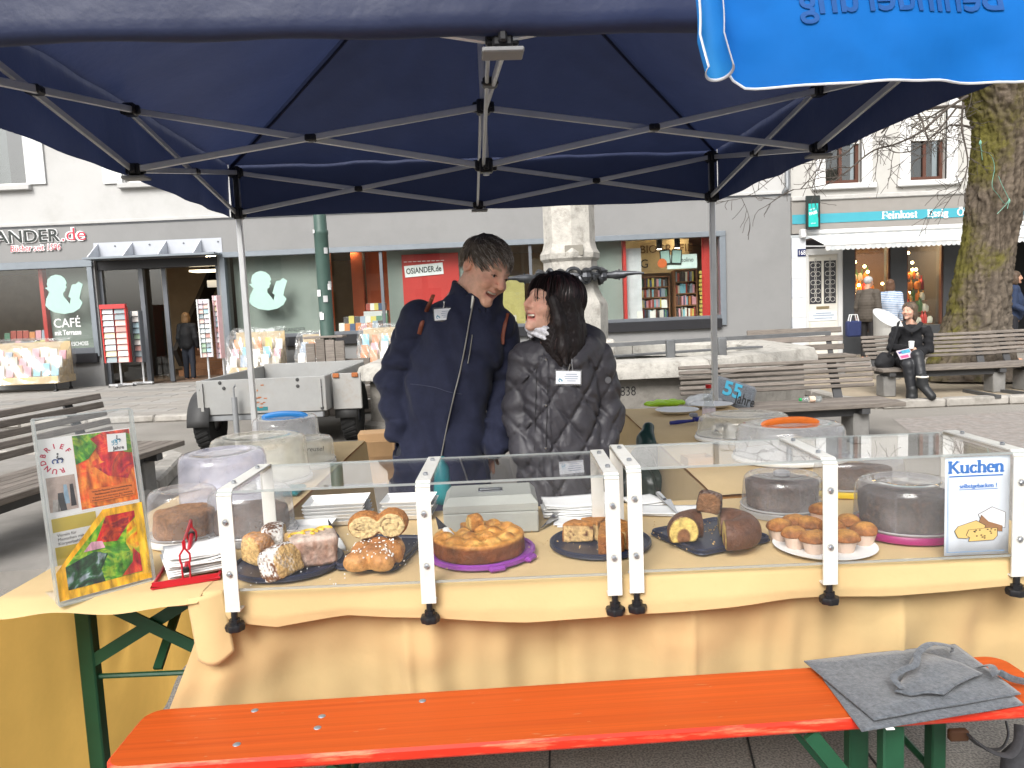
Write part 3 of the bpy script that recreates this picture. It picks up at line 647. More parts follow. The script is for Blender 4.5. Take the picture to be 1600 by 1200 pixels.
dr('fascia', DX0, DX1, 2.86, 3.60, FY - .04, FY + .35, taupe); dr('turquoise_band', DX0 + .01, DX1, 3.08, 3.29, FY - .055, FY - .041, turq)
# serif sign lettering drawn as strokes with slab ends
def arc(cx, cy, rx, ry, a0, a1, n=10): return [(cx + rx * math.cos(R(a0 + (a1 - a0) * i / n)), cy + ry * math.sin(R(a0 + (a1 - a0) * i / n))) for i in range(n + 1)]
GLY = {  # width, strokes (polyline, slab at start, slab at end)
 'F': (.56, [([(.12, 0), (.12, .7)], 1, 1), ([(.12, .67), (.52, .67)], 0, 2), ([(.12, .36), (.42, .36)], 0, 2)]),
 'E': (.60, [([(.12, 0), (.12, .7)], 1, 1), ([(.12, .67), (.54, .67)], 0, 2), ([(.12, .36), (.44, .36)], 0, 2), ([(.12, .03), (.56, .03)], 0, 2)]),
 'L': (.58, [([(.12, 0), (.12, .7)], 1, 1), ([(.12, .03), (.54, .03)], 0, 2)]),
 'K': (.70, [([(.12, 0), (.12, .7)], 1, 1), ([(.14, .3), (.54, .7)], 0, 1), ([(.26, .40), (.60, 0)], 0, 1)]),
 'e': (.46, [([(.08, .25), (.40, .25)] + arc(.24, .24, .17, .23, 5, 310, 14), 0, 0)]),
 'i': (.28, [([(.14, 0), (.14, .46)], 1, 3), ([(.14, .62), (.14, .69)], 0, 0)]),
 'n': (.56, [([(.12, 0), (.12, .46)], 1, 3), ([(.12, .34)] + arc(.28, .30, .16, .16, 150, 0, 6) + [(.44, 0)], 0, 1)]),
 'u': (.56, [([(.10, .46), (.10, .16)] + arc(.26, .16, .16, .15, 180, 330, 6), 3, 0), ([(.43, .46), (.43, 0)], 3, 1)]),
 'k': (.54, [([(.12, 0), (.12, .72)], 1, 3), ([(.13, .18), (.40, .46)], 0, 1), ([(.22, .27), (.46, 0)], 0, 1)]),
 'o': (.50, [(arc(.25, .23, .18, .23, 0, 360, 16), 0, 0)]), 'ö': (.50, [(arc(.25, .23, .18, .23, 0, 360, 16), 0, 0), ([(.16, .60), (.16, .66)], 0, 0), ([(.34, .60), (.34, .66)], 0, 0)]),
 'Ö': (.74, [(arc(.37, .35, .29, .34, 0, 360, 20), 0, 0), ([(.28, .78), (.28, .84)], 0, 0), ([(.46, .78), (.46, .84)], 0, 0)]),
 's': (.40, [(arc(.20, .345, .12, .105, 30, 270, 8) + arc(.20, .125, .13, .115, 90, -150, 8), 0, 0)]),
 't': (.34, [([(.16, .6), (.16, .10)] + arc(.25, .10, .09, .09, 180, 300, 4), 0, 0), ([(.04, .44), (.31, .44)], 0, 0)]),
 'g': (.48, [(arc(.23, .29, .14, .15, 0, 360, 14), 0, 0), (arc(.23, -.07, .17, .11, 0, 360, 14), 0, 0), ([(.14, .17), (.12, .05)], 0, 0), ([(.33, .40), (.44, .43)], 0, 0)]),
 'l': (.28, [([(.14, 0), (.14, .72)], 1, 3)]), 'r': (.40, [([(.12, 0), (.12, .46)], 1, 3), ([(.12, .30)] + arc(.27, .30, .14, .13, 150, 60, 4), 0, 0)]),
 'c': (.44, [(arc(.25, .23, .18, .22, 40, 320, 12), 0, 0)]), 'h': (.56, [([(.12, 0), (.12, .72)], 1, 3), ([(.12, .34)] + arc(.28, .30, .16, .16, 150, 0, 6) + [(.44, 0)], 0, 1)]),
 'b': (.50, [([(.10, 0), (.10, .72)], 0, 3), (arc(.26, .22, .17, .22, 0, 360, 14), 0, 0)]), 'a': (.46, [(arc(.20, .13, .13, .13, 0, 360, 12), 0, 0), (arc(.22, .32, .13, .14, 150, 0, 6) + [(.35, 0)], 0, 1)]),
 '!': (.28, [([(.14, .22), (.14, .7)], 0, 0), ([(.14, .0), (.14, .07)], 0, 0)]), ' ': (.34, [])}
def serif(txt, size, M, material, parent, depth=.004, bold=.055, spacing=1.0, name='lettering'):
 x = 0; q = MB(); tot = sum(GLY[c][0] for c in txt) * spacing
 for c in txt:
  w_, sts = GLY[c]
  for pl, s0, s1 in sts:
   P = [Vector(((x + p[0] - tot / 2) * size, p[1] * size, 0)) for p in pl]
   for a, b in zip(P, P[1:]):
    d = (b - a);
    if d.length < 1e-6: continue
    d.normalize(); vert = abs(d.y); wd = (bold * (.45 + .75 * vert)) * size; nn = Vector((-d.y, d.x, 0)) * wd; e = d * wd * .35
    z0, z1 = rnd.uniform(0, depth * .02), depth + rnd.uniform(0, depth * .03)
    q.add([a - nn - e, b - nn + e, b + nn + e, a + nn - e, *[v + Vector((0, 0, z1)) for v in (a - nn - e, b - nn + e, b + nn + e, a + nn - e)]], [(3, 2, 1, 0), (4, 5, 6, 7), (0, 1, 5, 4), (1, 2, 6, 5), (2, 3, 7, 6), (3, 0, 4, 7)], 0, M)
   for sl_, p in ((s0, P[0]), (s1, P[-1])):
    if not sl_: continue
    hw, hh = (.13 * size, bold * .42 * size) if sl_ != 2 else (bold * .4 * size, .10 * size)
    off = Vector((-.05 * size if sl_ == 3 else 0, 0, 0));
    if sl_ == 3: hw *= .7
    q.box((p.x + off.x, p.y + (hh if p.y <= .01 * size else -hh), depth * .5), (2 * hw, 2 * hh, depth * 1.07), 0, M)
  x += w_ * spacing
 return q.build(name, material, parent, True, smooth=0)
serif('Feinkost', .225, WALLM(9.12, FY - .058, 3.115), whl, deli, .012, .06); serif('Essig', .225, WALLM(10.00, FY - .058, 3.115), whl, deli, .012, .06); serif('Öl', .225, WALLM(10.56, FY - .058, 3.115), whl, deli, .012, .06); serif('Likör', .225, WALLM(11.08, FY - .058, 3.115), whl, deli, .012, .06)
p = at(1612, 323, FY); q = MB(); q.lathe([(0, .03), (.40, .03), (.40, 0)], 36, M=WALLM(p.x + .2, FY - .06, p.z)); o = q.build('round_sign', mat('teal_sign', (.02, .30, .30), .4), deli, True); letters('FASS', .34, WALLM(p.x + .2, FY - .095, p.z - .12) @ Matrix.Rotation(R(10), 4, 'Z'), whl, deli, extrude=.004, bold=.012)
# hanging sign
hs_ = dr('hanging_sign', 6.86, 7.18, 2.93, 3.68, FY - .32, FY - .26, letm, b=.01); rect('sign_face', 6.91, 7.13, 2.98, 3.50, FY - .325, FY - .321, mat('teal_sign_face', (.02, .42, .38), .4), hs_)
letters('vom', .07, WALLM(7.0, FY - .327, 3.36) @ Matrix.Rotation(R(15), 4, 'Z'), whl, deli, extrude=.001); letters('FASS', .09, WALLM(7.02, FY - .327, 3.26) @ Matrix.Rotation(R(15), 4, 'Z'), whl, deli, extrude=.001, bold=.003); letters('genuss', .04, WALLM(7.02, FY - .327, 3.05), whl, deli, extrude=.001)
dr('sign_arm', 6.99, 7.03, 3.58, 3.62, FY - .3, FY - .02, letm)
# awning with striped cloth and scalloped edge
ay0, ay1, az0, az1 = FY - .05, FY - 1.15, 2.82, 2.50
stm = [mat('awning_white', (.74, .74, .72), .8, trl=.25), mat('awning_pale_grey', (.60, .63, .64), .8, trl=.25)]
aw = thing('awning', 'white striped awning with scalloped edge above the delicatessen window', 'awning', (10, FY, 2.5))
x = 6.95; k = 0
while x < 15:
 q = MB(); q.add([(x, ay0, az0), (x + .11, ay0, az0), (x + .11, ay1, az1), (x, ay1, az1)], [(3, 2, 1, 0)]); vs = []
 n = 6; top = [(x + .11 * i / n, ay1 - .006, az1 + .004) for i in range(n + 1)]; bot = [(x + .11 * i / n, ay1 - .006, az1 - .09 - .03 * math.sin(math.pi * i / n)) for i in range(n + 1)]
 q.add(top + bot, [(i, n + 1 + i, n + 2 + i, i + 1) for i in range(n)]); q.build('stripe', stm[k % 2], aw, True, smooth=0); x += .11; k += 1
q = MB(); q.tube([(6.9, ay0 - .02, az0 + .05), (15, ay0 - .02, az0 + .05)], .06, 10); q.build('roller', whitep, aw, True); q = MB(); q.tube([(6.92, ay1, az1), (15, ay1, az1)], .02, 8); q.build('front_bar', whitep, aw, True)
for x in (6.96, 14.8):
 q = MB(); q.bar((x, FY, az0 - .25), (x, ay1 + .02, az1 - .02), .025, .03); q.build('folding_arm', whitep, aw, True)
q = MB(); q.box((6.86, FY - .1, az0 + .03), (.12, .2, .2), 0, None, .02); q.build('end_box', whitep, aw, True)
# pilaster, door 168, shop windows
for i in range(6): dr('pilaster_block', 6.63, 6.95, .0 + i * .46, .0 + (i + 1) * .46 - .004, FY - .05, FY + .3, [whitep, mat('pale_grey_paint', (.55, .57, .60), .6)][i % 2])
q = MB(); q.box((6.85, FY - .06, 2.42), (.19, .012, .17), 0, None, .004); o = q.build('number_plate', mat('navy_enamel', (.012, .02, .09), .3), deli, True); letters('168', .15, WALLM(6.85, FY - .068, 2.37), whl, deli, extrude=.001, fit=.15)
dr('door_frame', 6.96, 7.04, .03, 2.5, FY + .02, FY + .2, whitep); dr('door_frame', 7.74, 7.84, .03, 2.5, FY + .02, FY + .2, whitep); dr('door_frame', 7.04, 7.74, 2.36, 2.5, FY + .02, FY + .2, whitep)
dm = mat('cream_door', (.66, .63, .56), .5, var=.05); door = dr('door', 7.04, 7.74, .03, 2.36, FY + .08, FY + .13, dm)
iron = mat('wrought_iron', (.012, .012, .012), .5)
for k, x in enumerate((7.22, 7.56)):
 rect('door_glass', x - .14, x + .14, 1.22, 2.22, FY + .072, FY + .079, mat('door_dark_glass', (.05, .05, .055), .2), door)
 q = MB()
 for j in range(5):
  z0 = 1.32 + j * .2
  for s in (-1, 1):
   q.tube([(x + s * (.06 + .055 * math.cos(a * .5)) , FY + .064, z0 + .055 * math.sin(a * .5)) for a in range(0, 13)], .007, 4)
   q.tube([(x + s * .02 * math.cos(a), FY + .066, z0 + .1 + .06 * math.sin(a)) for a in (-1.5, -.7, 0, .7, 1.5)], .007, 4)
 q.build('grille', mat('pale_iron', (.5, .48, .44), .5), door, True)
 rect('door_panel', x - .14, x + .14, .2, .78, FY + .065, FY + .079, dm, door, b=.01)
rect('letter_flap', 7.24, 7.54, 1.10, 1.16, FY + .066, FY + .079, mat('brass', (.35, .28, .16), .4, metal=.6), door)
rect('door_notice', 7.06, 7.72, .82, 1.04, FY + .066, FY + .079, mat('pale_notice', (.62, .66, .68), .4), door)
for i, (z, w_) in enumerate(((.985, .36), (.935, .5), (.87, .42))): rect('notice_line', 7.40 - w_ / 2, 7.40 + w_ / 2, z, z + .018, FY + .0635, FY + .0655, mat('grey_print', (.25, .3, .4), .6), door)
dkc = mat('dark_column', (.045, .047, .05), .5, var=.1)
for a, b in ((7.84, 8.10), (8.94, 9.32), (10.18, 10.95)): dr('column', a, b, 0, 2.86, FY - .02, FY + .3, dkc)
dr('stall_riser', 8.10, 8.94, 0, .5, FY, FY + .3, dkc); dr('stall_riser', 9.32, 10.18, 0, .62, FY, FY + .3, dkc)
for a, b in ((8.10, 8.94), (9.32, 10.18)):
 dr('pane', a + .03, b - .03, .6, 2.6, FY + .06, FY + .068, glass); dr('window_frame', a, b, 2.6, 2.86, FY, FY + .2, dkc)
 dr('window_frame', a, a + .04, .5, 2.6, FY + .02, FY + .1, browf); dr('window_frame', b - .04, b, .5, 2.6, FY + .02, FY + .1, browf)
dr('shop_floor', 7.9, 16.9, 0, .03, FY + .36, FY + 4, mat('deli_floor', (.10, .07, .05), .5)); dr('shop_ceiling', 7.9, 16.9, 2.85, 2.9, FY + .36, FY + 4, mat('deli_ceiling', (.3, .25, .2), .8)); dr('shop_back_wall', 7.9, 16.9, .03, 2.85, FY + 3, FY + 3.05, mat('deli_back', (.13, .07, .035), .7)); dr('side_wall', 7.88, 7.92, 0, 2.85, FY + .36, FY + 3, dark); dr('side_wall', 10.6, 10.65, 0, 2.85, FY + .36, FY + 3, dark)
amber = [mat('amber_goods', (.75, .30, .04), .25, var=.2), mat('orange_goods', (.80, .24, .03), .3, var=.2), mat('red_goods', (.55, .04, .03), .3), mat('straw_goods', (.60, .42, .14), .4, var=.2), mat('green_goods', (.07, .16, .04), .35), mat('white_goods', (.7, .66, .55), .4)]
bms = []
for k in range(6):
 q = MB(); q.lathe([(0, 0), (.036, 0), (.038, .01), (.038, .12), (.03, .155), (.013, .18), (.012, .225), (.015, .23), (.015, .24), (0, .24)] if k % 2 == 0 else [(0, 0), (.04, 0), (.048, .02), (.05, .08), (.04, .11), (.03, .115), (.03, .13), (0, .135)], 10)
 me = q.mesh('jar'); me.materials.append(amber[k]); bms.append(me)
for wi, (a, b) in enumerate(((8.16, 8.88), (9.38, 10.12))):
 wn = ('near the grey haired man', 'right of the seated woman')[wi]
 sh = thing('display_rack', 'stepped wooden display rack in the delicatessen window %s' % wn, 'display rack', ((a + b) / 2, FY + .7, .6))
 for r_ in range(5):
  z = .64 + r_ * .27; yy = FY + .35 + r_ * .14; part('shelf_board', ((a + b) / 2, yy, z), (b - a, .14, .02), woodb, sh)
  n = 11
  for i in range(n):
   if rnd.random() < .06: continue
   o = bpy.data.objects.new('jar', bms[rnd.randrange(6)]); COL.objects.link(o); o.location = (a + .06 + (b - a - .1) * i / (n - 1) + rnd.uniform(-.02, .02), yy + rnd.uniform(-.03, .03), z + .0105); s_ = rnd.uniform(.95, 1.45); o.scale = (s_, s_, s_)
   lv = ('lowest', 'second', 'middle', 'fourth', 'highest')[r_]; tag(o, 'small bottle or jar on the %s step of the rack %s' % (lv, wn), 'jar', 'goods on the %s step %s' % (lv, wn))
 for i in range(16):
  q = MB(); p = (a + .1 + rnd.uniform(0, b - a - .2), FY + rnd.uniform(.5, 1.6), rnd.uniform(1.2, 2.5)); q.lathe([(0, -.035), (.025, -.025), (.035, 0), (.025, .025), (0, .035)], 10, p); q.build('light_bulb', emis('warm_bulb', (1, .62, .25), 26), deli, True)
 q = MB(); q.box(((a + b) / 2, FY + 1.2, 2.8), (.6, .5, .02)); q.build('ceiling_light', emis('warm_panel', (1, .7, .38), 60), deli, True, smooth=0)
dr('entrance_shade_sheet', 10.96, 16.9, 0.04, 2.86, FY + 2.2, FY + 2.25, mat('painted_shade_black', (.008, .008, .009), .7))  # black sheet across the opening, painting in the shade inside
# rainwater pipe between the houses
q = MB(); q.tube([(6.52, FY - .08, 9.5), (6.52, FY - .08, 3.95), (6.50, FY - .10, 3.88), (6.44, FY - .02, 3.80)], .055, 10); q.build('downpipe', mat('zinc_pipe', (.2, .21, .22), .5, metal=.4), label='grey zinc downpipe between the white building and the pale one', cat='downpipe')
# ---- houses on the other side of the square (seen mirrored in the shop windows)
opp = thing('townhouse', 'row house across the square mirrored in the shop windows', 'building', (0, -24, 0))
rect('wall', -26, 26, 0, 11, -24.4, -24, mat('ochre_render', (.48, .43, .34), .9, var=.06), opp)
for i in range(12):
 for j in range(3):
  x = -23 + i * 4.1; z = 1.2 + j * 3.3; rect('window', x, x + 1.4, z, z + 2.0, -24.0, -23.96, mat('opp_window', (.05, .055, .06), .15), opp); rect('shutter', x - .6, x - .05, z, z + 2.0, -23.99, -23.93, mat('opp_shutter', (.25, .24, .22), .7), opp)
# =================================================================== THE SQUARE: fountain, benches, trailer, racks, tree
lime = mat('weathered_limestone', (.44, .42, .38), rough=.9, spec=.2, var=.2, vs=7, bump=.8, bs=35, bdist=.012, dirt=(.22, .205, .18), dirt_s=6, dirt_a=.75)
limed = mat('darker_limestone', (.25, .235, .21), rough=.9, spec=.2, var=.2, vs=5, bump=.9, bs=22, bdist=.015, dirt=(.16, .15, .13), dirt_s=3, dirt_a=.7)  # darker stone for the basin wall than for rim and column
bronze = mat('dark_bronze', (.075, .078, .085), rough=.42, metal=.7, var=.3, vs=20)
FX, FYc = .9, 9.95
fo = thing('fountain', 'octagonal limestone fountain with a stone column and bronze spouts', 'fountain', (FX, FYc, 0))
def octo(ax, ay, z):
 c = .42
 return [(FX - ax * c, FYc - ay, z), (FX + ax * c, FYc - ay, z), (FX + ax, FYc - ay * c, z), (FX + ax, FYc + ay * c, z), (FX + ax * c, FYc + ay, z), (FX - ax * c, FYc + ay, z), (FX - ax, FYc + ay * c, z), (FX - ax, FYc - ay * c, z)]
def octo_rings(levels, m_):
 V = []; Fs = []
 for (ax, ay, z) in levels: V += octo(ax, ay, z)
 for k in range(len(levels) - 1):
  for i in range(8): Fs.append((k * 8 + i, k * 8 + (i + 1) % 8, (k + 1) * 8 + (i + 1) % 8, (k + 1) * 8 + i))
 m_.add(V, Fs)
AX, AY = 2.75, 2.12
m = MB(); octo_rings([(AX - .06, AY - .06, 0), (AX - .06, AY - .06, .12), (AX - .14, AY - .14, .16), (AX - .15, AY - .15, .66), (AX - .42, AY - .42, .66), (AX - .42, AY - .42, .2)], m); m.build('basin_wall', limed, fo, True, smooth=20)
for i in range(8):   # rim stones, one for each side
 o0, o1 = octo(AX, AY, 0), octo(AX - .5, AY - .5, 0); a, b, c, d = (Vector(v) for v in (o0[i], o0[(i + 1) % 8], o1[(i + 1) % 8], o1[i]))
 e = (b - a).normalized() * .006; prof = [(.0, .70), (.0, .76), (.08, .86), (.25, .885), (.85, .88), (1.0, .84), (1.0, .68)]
 V = [];
 for (p, q, s) in ((a, d, 1), (b, c, -1)):
  for t_, z in prof: v = p + (q - p) * t_ + e * s; V.append((v.x, v.y, z - .04))
 n = len(prof); q = MB(); q.add(V, [(k, (k + 1) % n, n + (k + 1) % n, n + k) for k in range(n)][::1] + [tuple(range(n))[::-1], tuple(range(n, 2 * n))]); q.build('rim_stone', lime, fo, True, smooth=50)
m = MB(); octo_rings([(.01, .01, .58), (AX - .43, AY - .43, .58)], m); m.build('water', mat('basin_water', (.05, .06, .05), .06, spec=.6, var=.2, bump=.1, bs=4), fo, True, smooth=0)
cc = at(893, 470, FYc); CX = cc.x
m = MB(); m.box((CX, FYc, .75), (.98, .98, .5), 0, None, .03); m.build('plinth', lime, fo, True)
def zc(py): return at(893, py, FYc).z
m = MB()
prof = [(.46, .98), (.47, zc(478)), (.44, zc(470)), (.40, zc(464)), (.36, zc(452)), (.345, zc(440)), (.345, zc(410)), (.38, zc(405)), (.385, zc(397)), (.35, zc(390)), (.33, zc(380)), (.33, 4.4)]
m.lathe(prof, 8, (CX, FYc, 0), M=None); me_ = m.v
m.build('column', lime, fo, True, smooth=25)
m = MB(); p = at(897, 391, FYc - .345); m.box((p.x, FYc - .335, p.z), (.23, .03, .13), 0, None, .005); m.build('plaque', mat('brass_plaque', (.25, .235, .2), .45, metal=.4), fo, True)
zr = zc(433)
for i in range(16):   # ring of bronze scrollwork: linked loops round the column
 a0 = 2 * math.pi * i / 16; q = MB(); c0 = Vector((CX + .40 * math.cos(a0), FYc + .40 * math.sin(a0), zr + .02 * (-1) ** i)); t_ = Vector((-math.sin(a0), math.cos(a0), 0))
 q.tube([c0 + t_ * .085 * math.cos(b) + Vector((0, 0, .075)) * math.sin(b) + Vector((math.cos(a0), math.sin(a0), 0)) * .03 * math.sin(2 * b) for b in [2 * math.pi * k / 14 for k in range(14)]], .024, 7, closed=True); q.build('scroll_loop', bronze, fo, True)
for i in range(8):
 a0 = 2 * math.pi * (i + .5) / 8; q = MB(); q.lathe([(0, -.08), (.05, -.07), (.075, -.02), (.06, .03), (.075, .06), (.03, .09), (0, .1)], 8, (CX + .42 * math.cos(a0), FYc + .42 * math.sin(a0), zr)); q.build('leaf_boss', bronze, fo, True)
q = MB(); q.tube([(CX + .385 * math.cos(a), FYc + .385 * math.sin(a), zr) for a in [2 * math.pi * k / 32 for k in range(32)]], .045, 8, closed=True); q.build('ring_band', bronze, fo, True)
for s in (-1, 1):
 q = MB(); q.tube([(CX + s * .38, FYc - .12, zr), (CX + s * .52, FYc - .16, zr), (CX + s * .56, FYc - .17, zr), (CX + s * .60, FYc - .18, zr), (CX + s * .66, FYc - .20, zr), (CX + s * .70, FYc - .22, zr + .01), (CX + s * .80, FYc - .25, zr + .01), (CX + s * .90, FYc - .27, zr)], [.04, .045, .06, .052, .048, .03, .022, .014], 12); q.build('spout', bronze, fo, True)
 q = MB(); q.tube([(CX + s * .60, FYc - .18, zr + .07 * k) for k in (-1, 1)], .012, 6); q.build('spout_stay', bronze, fo, True)
grate = mat('weathered_steel', (.17, .175, .18), .5, metal=.5, var=.2)
for k in range(5):   # steel bars resting across the basin
 q = MB(); y = FYc - 1.6 + k * .1; q.bar((CX + .1, y, .86 - .005 * k), (CX + 2.1, y + .5, .87 - .005 * k), .03, .02); q.build('basin_bar', grate, fo, True)
for x in (CX + .9, CX + 1.45):
 q = MB(); q.box((x, FYc - 1.75, .93), (.09, .09, .2), 0, None, .01); q.build('bar_support', grate, fo, True)
q = MB(); q.bar((CX + .2, FYc - 1.75, 1.0), (CX + 2.7, FYc - 1.55, 1.02), .04, .04); q.build('basin_rail', grate, fo, True)
p = at(977, 611, FYc - AY + .15); letters('1838', .14, WALLM(p.x, FYc - AY + .148, p.z - .05), mat('carved_dark', (.03, .03, .03), .8), fo, extrude=.002, fit=.20)
# ---- slatted benches
oldw = [mat('weathered_slat_%s' % k, c, rough=.85, spec=.2, var=.3, vs=5, stretch=(1.2, 14, 14), bump=.5, bs=30, dirt=(.07, .062, .055), dirt_s=4, dirt_a=.6) for k, c in (('a', (.20, .175, .152)), ('b', (.175, .152, .132)), ('c', (.23, .20, .175)))]
conc = mat('bench_concrete', (.20, .195, .185), .9, var=.2, vs=8, bump=.4, bs=40)
conb = mat('bench_steel', (.06, .06, .062), .6, var=.2)
def slat_bench(label, loc, rz, L, nback, nseat, seat_z, top_z, legs, depth=.5, gaps=()):
 t = thing('slatted_bench', label, 'bench', loc, rz)
 for i in range(nseat):
  y = i * depth / nseat + .04; q = MB(); q.box((rnd.uniform(-.01, .01), y, seat_z - .02), (L, depth / nseat - .008, .045), 0, None, .006); q.build('seat_slat', oldw[i % 3], t)
 for i in range(nback):
  k = i / (nback - 1); z = seat_z + .11 + (top_z - seat_z - .15) * k; y = depth + .06 + .10 * k
  q = MB(); q.box((rnd.uniform(-.015, .015), 0, 0), (L * (1 - .0 * k), .035, (top_z - seat_z - .11) / nback - .012), 0, rotm(-.2, 0, rnd.gauss(0, .0015), (0, y, z)), .006); q.build('back_slat', oldw[(i + 1) % 3], t)
 for x in legs:
  q = MB(); q.box((x, depth * .42, (seat_z - .10) / 2), (.16, depth * .5, seat_z - .10), 0, None, .012); q.build('leg', conc, t)
 for x in legs:
  q = MB(); q.box((x, depth * .5, seat_z - .072), (.08, depth * .98, .05)); q.build('seat_bearer', conb, t)
  q = MB(); q.bar((x, depth + .02, seat_z - .05), (x, depth + .20, top_z - .03), .09, .02, up=(0, 1, 0)); q.build('back_strut', conb, t)
 q = MB(); q.box((0, depth * .25, seat_z - .085), (max(legs) - min(legs), .06, .08)); q.build('beam', conb, t)
 return t
slat_bench('weathered slatted bench with a small bottle on it beside the fountain', (2.72, 7.12, 0), .055, 2.0, 6, 5, .40, .80, (-.6, .62), .52)
slat_bench('weathered slatted bench the woman in black sits on', (5.62, 9.72, .085), -.02, 1.75, 6, 4, .37, .79, (-.74, .66), .45)
slat_bench('slatted bench end beside the mossy tree trunk at the right edge', (7.36, 9.85, .085), .10, 1.7, 6, 4, .37, .79, (-.62, .6), .45)
slat_bench('far slatted bench seen beyond the fountain below the cream door', (4.95, 12.75, 0), .0, 1.65, 3, 4, .42, .86, (-.6, .6), .45)
slat_bench('weathered slatted bench behind the brochure stand at the left edge', (-2.93, 5.15, .10), R(82), 2.4, 5, 6, .36, .79, (-.85, .85), .58)
steelp = mat('dark_floor_rail', (.10, .10, .10), .5, metal=.4)
for (a, b) in (((1508, 612), (1560, 622)), ((1562, 612), (1612, 618))):
 p, q_ = az(a[0], a[1], .09), az(b[0], b[1], .09); q = MB(); q.bar((p.x, p.y, .105), (q_.x, q_.y, .105), .07, .04); q.build('floor_rail', steelp, label='dark metal rail lying on the grit below the %s bench legs' % ('left' if a[0] < 1550 else 'right edge'), cat='rail')
# small juice bottle on the near bench
p = at(1262, 633, 7.45); t = thing('juice_bottle', 'small clear bottle with a green cap lying on the slatted bench', 'bottle', (p.x, 7.38, .405))
BM_ = Matrix.Translation((p.x - .11, 7.38, .435)) @ Matrix.Rotation(R(90), 4, 'Y')
q = MB(); q.lathe([(0, .02), (.013, .02), (.016, .04), (.026, .07), (.03, .09), (.028, .12), (.03, .15), (.03, .205), (.024, .215), (0, .215)], 16, M=BM_); q.build('bottle_body', clear('pet_plastic', (.9, .93, .93), 1, haze=.25, hazecol=(.7, .75, .75), rough=.08), t, True)
q = MB(); q.lathe([(0, 0), (.016, 0), (.016, .022), (0, .022)], 14, M=BM_); q.build('cap', mat('green_cap', (.03, .35, .10), .4), t, True); q = MB(); q.lathe([(.0305, .095), (.0305, .15)], 16, M=BM_); q.build('bottle_label', mat('printed_label', (.75, .55, .42), .5, var=.5, vs=40), t, True)
# ---- aluminium trailer
alt = mat('dull_aluminium', (.31, .312, .305), rough=.55, metal=.25, var=.10, vs=4, dirt=(.30, .27, .23), dirt_s=3, dirt_a=.45, bump=.1, bs=20)
rubber = mat('tyre_rubber', (.018, .018, .018), .8, var=.2, bump=.6, bs=40)
tr = thing('flatbed_trailer', 'aluminium sided trailer parked behind the left side table', 'trailer', (-2.75, 9.1, 0), .0)
tx0, tx1, ty0, ty1, tz0, tz1 = -3.42, -2.02, 8.25, 10.5, .42, .80
def trb(nm, x0, x1, y0, y1, z0, z1, mm_=alt, par=tr, b=.006): return rect(nm, x0, x1, z0, z1, y0, y1, mm_, par, b=b)
fp = trb('front_panel', tx0, tx1, ty0, ty0 + .035, tz0, tz1); trb('side_panel', tx0, tx0 + .035, ty0 + .036, ty1, tz0, tz1 - .004); trb('side_panel', tx1 - .035, tx1, ty0 + .036, ty1 - .036, tz0, tz1 - .002); trb('tail_panel', tx0 + .036, tx1, ty1 - .035, ty1, tz0, tz1 + .02); trb('load_floor', tx0 + .04, tx1 - .04, ty0 + .04, ty1 - .04, tz0 + .01, tz0 + .03)
trb('chassis_beam', tx0 + .05, tx1 - .05, ty0 + .02, ty0 + .10, tz0 - .07, tz0 - .004, mat('galvanised', (.3, .31, .32), .5, metal=.5));
for x in (tx0 + .18, tx1 - .18): trb('chassis_rail', x - .03, x + .03, ty0 + .11, ty1, tz0 - .08, tz0 - .004, mat('galvanised', (.3, .31, .32), .5, metal=.5))
for x, (dx) in ((tx0 + .06, 0), (tx1 - .06, 0)):
 q = MB(); q.bar((x, ty0 - .012, tz0 + .04), (x, ty0 - .012, tz1 - .03), .03, .02, up=(0, 1, 0)); q.build('corner_strap', alt, fp, True)
for x, z in ((tx0 + .30, tz1 - .09), (tx0 + .26, tz1 - .03), (tx1 - .30, tz1 - .10), (tx1 - .30, tz1 - .03), (tx0 + .05, tz0 + .03), (tx1 - .05, tz0 + .03), (tx0 + .05, tz1 - .1), (tx1 - .06, tz1 - .12)):
 q = MB(); q.lathe([(0, .012), (.016, .010), (.02, 0)], 10, M=WALLM(x, ty0 - .001, z)); q.build('rivet', mat('dark_rivet', (.05, .05, .05), .5), fp, True)
q = MB(); rust = mat('rust_print', (.36, .12, .04), .8, var=.5, vs=30)
for k in range(14):
 q.box((rnd.gauss(-2.76, .035), ty0 - .002, .60 + rnd.gauss(0, .055)), (rnd.uniform(.01, .05), .003, rnd.uniform(.008, .02)))
q.build('worn_emblem', rust, fp, True, smooth=0, kind='stuff')
rect('sticker', -2.82, -2.66, .45, .49, ty0 - .003, ty0 - .001, mat('teal_sticker', (.03, .16, .18), .4), fp)
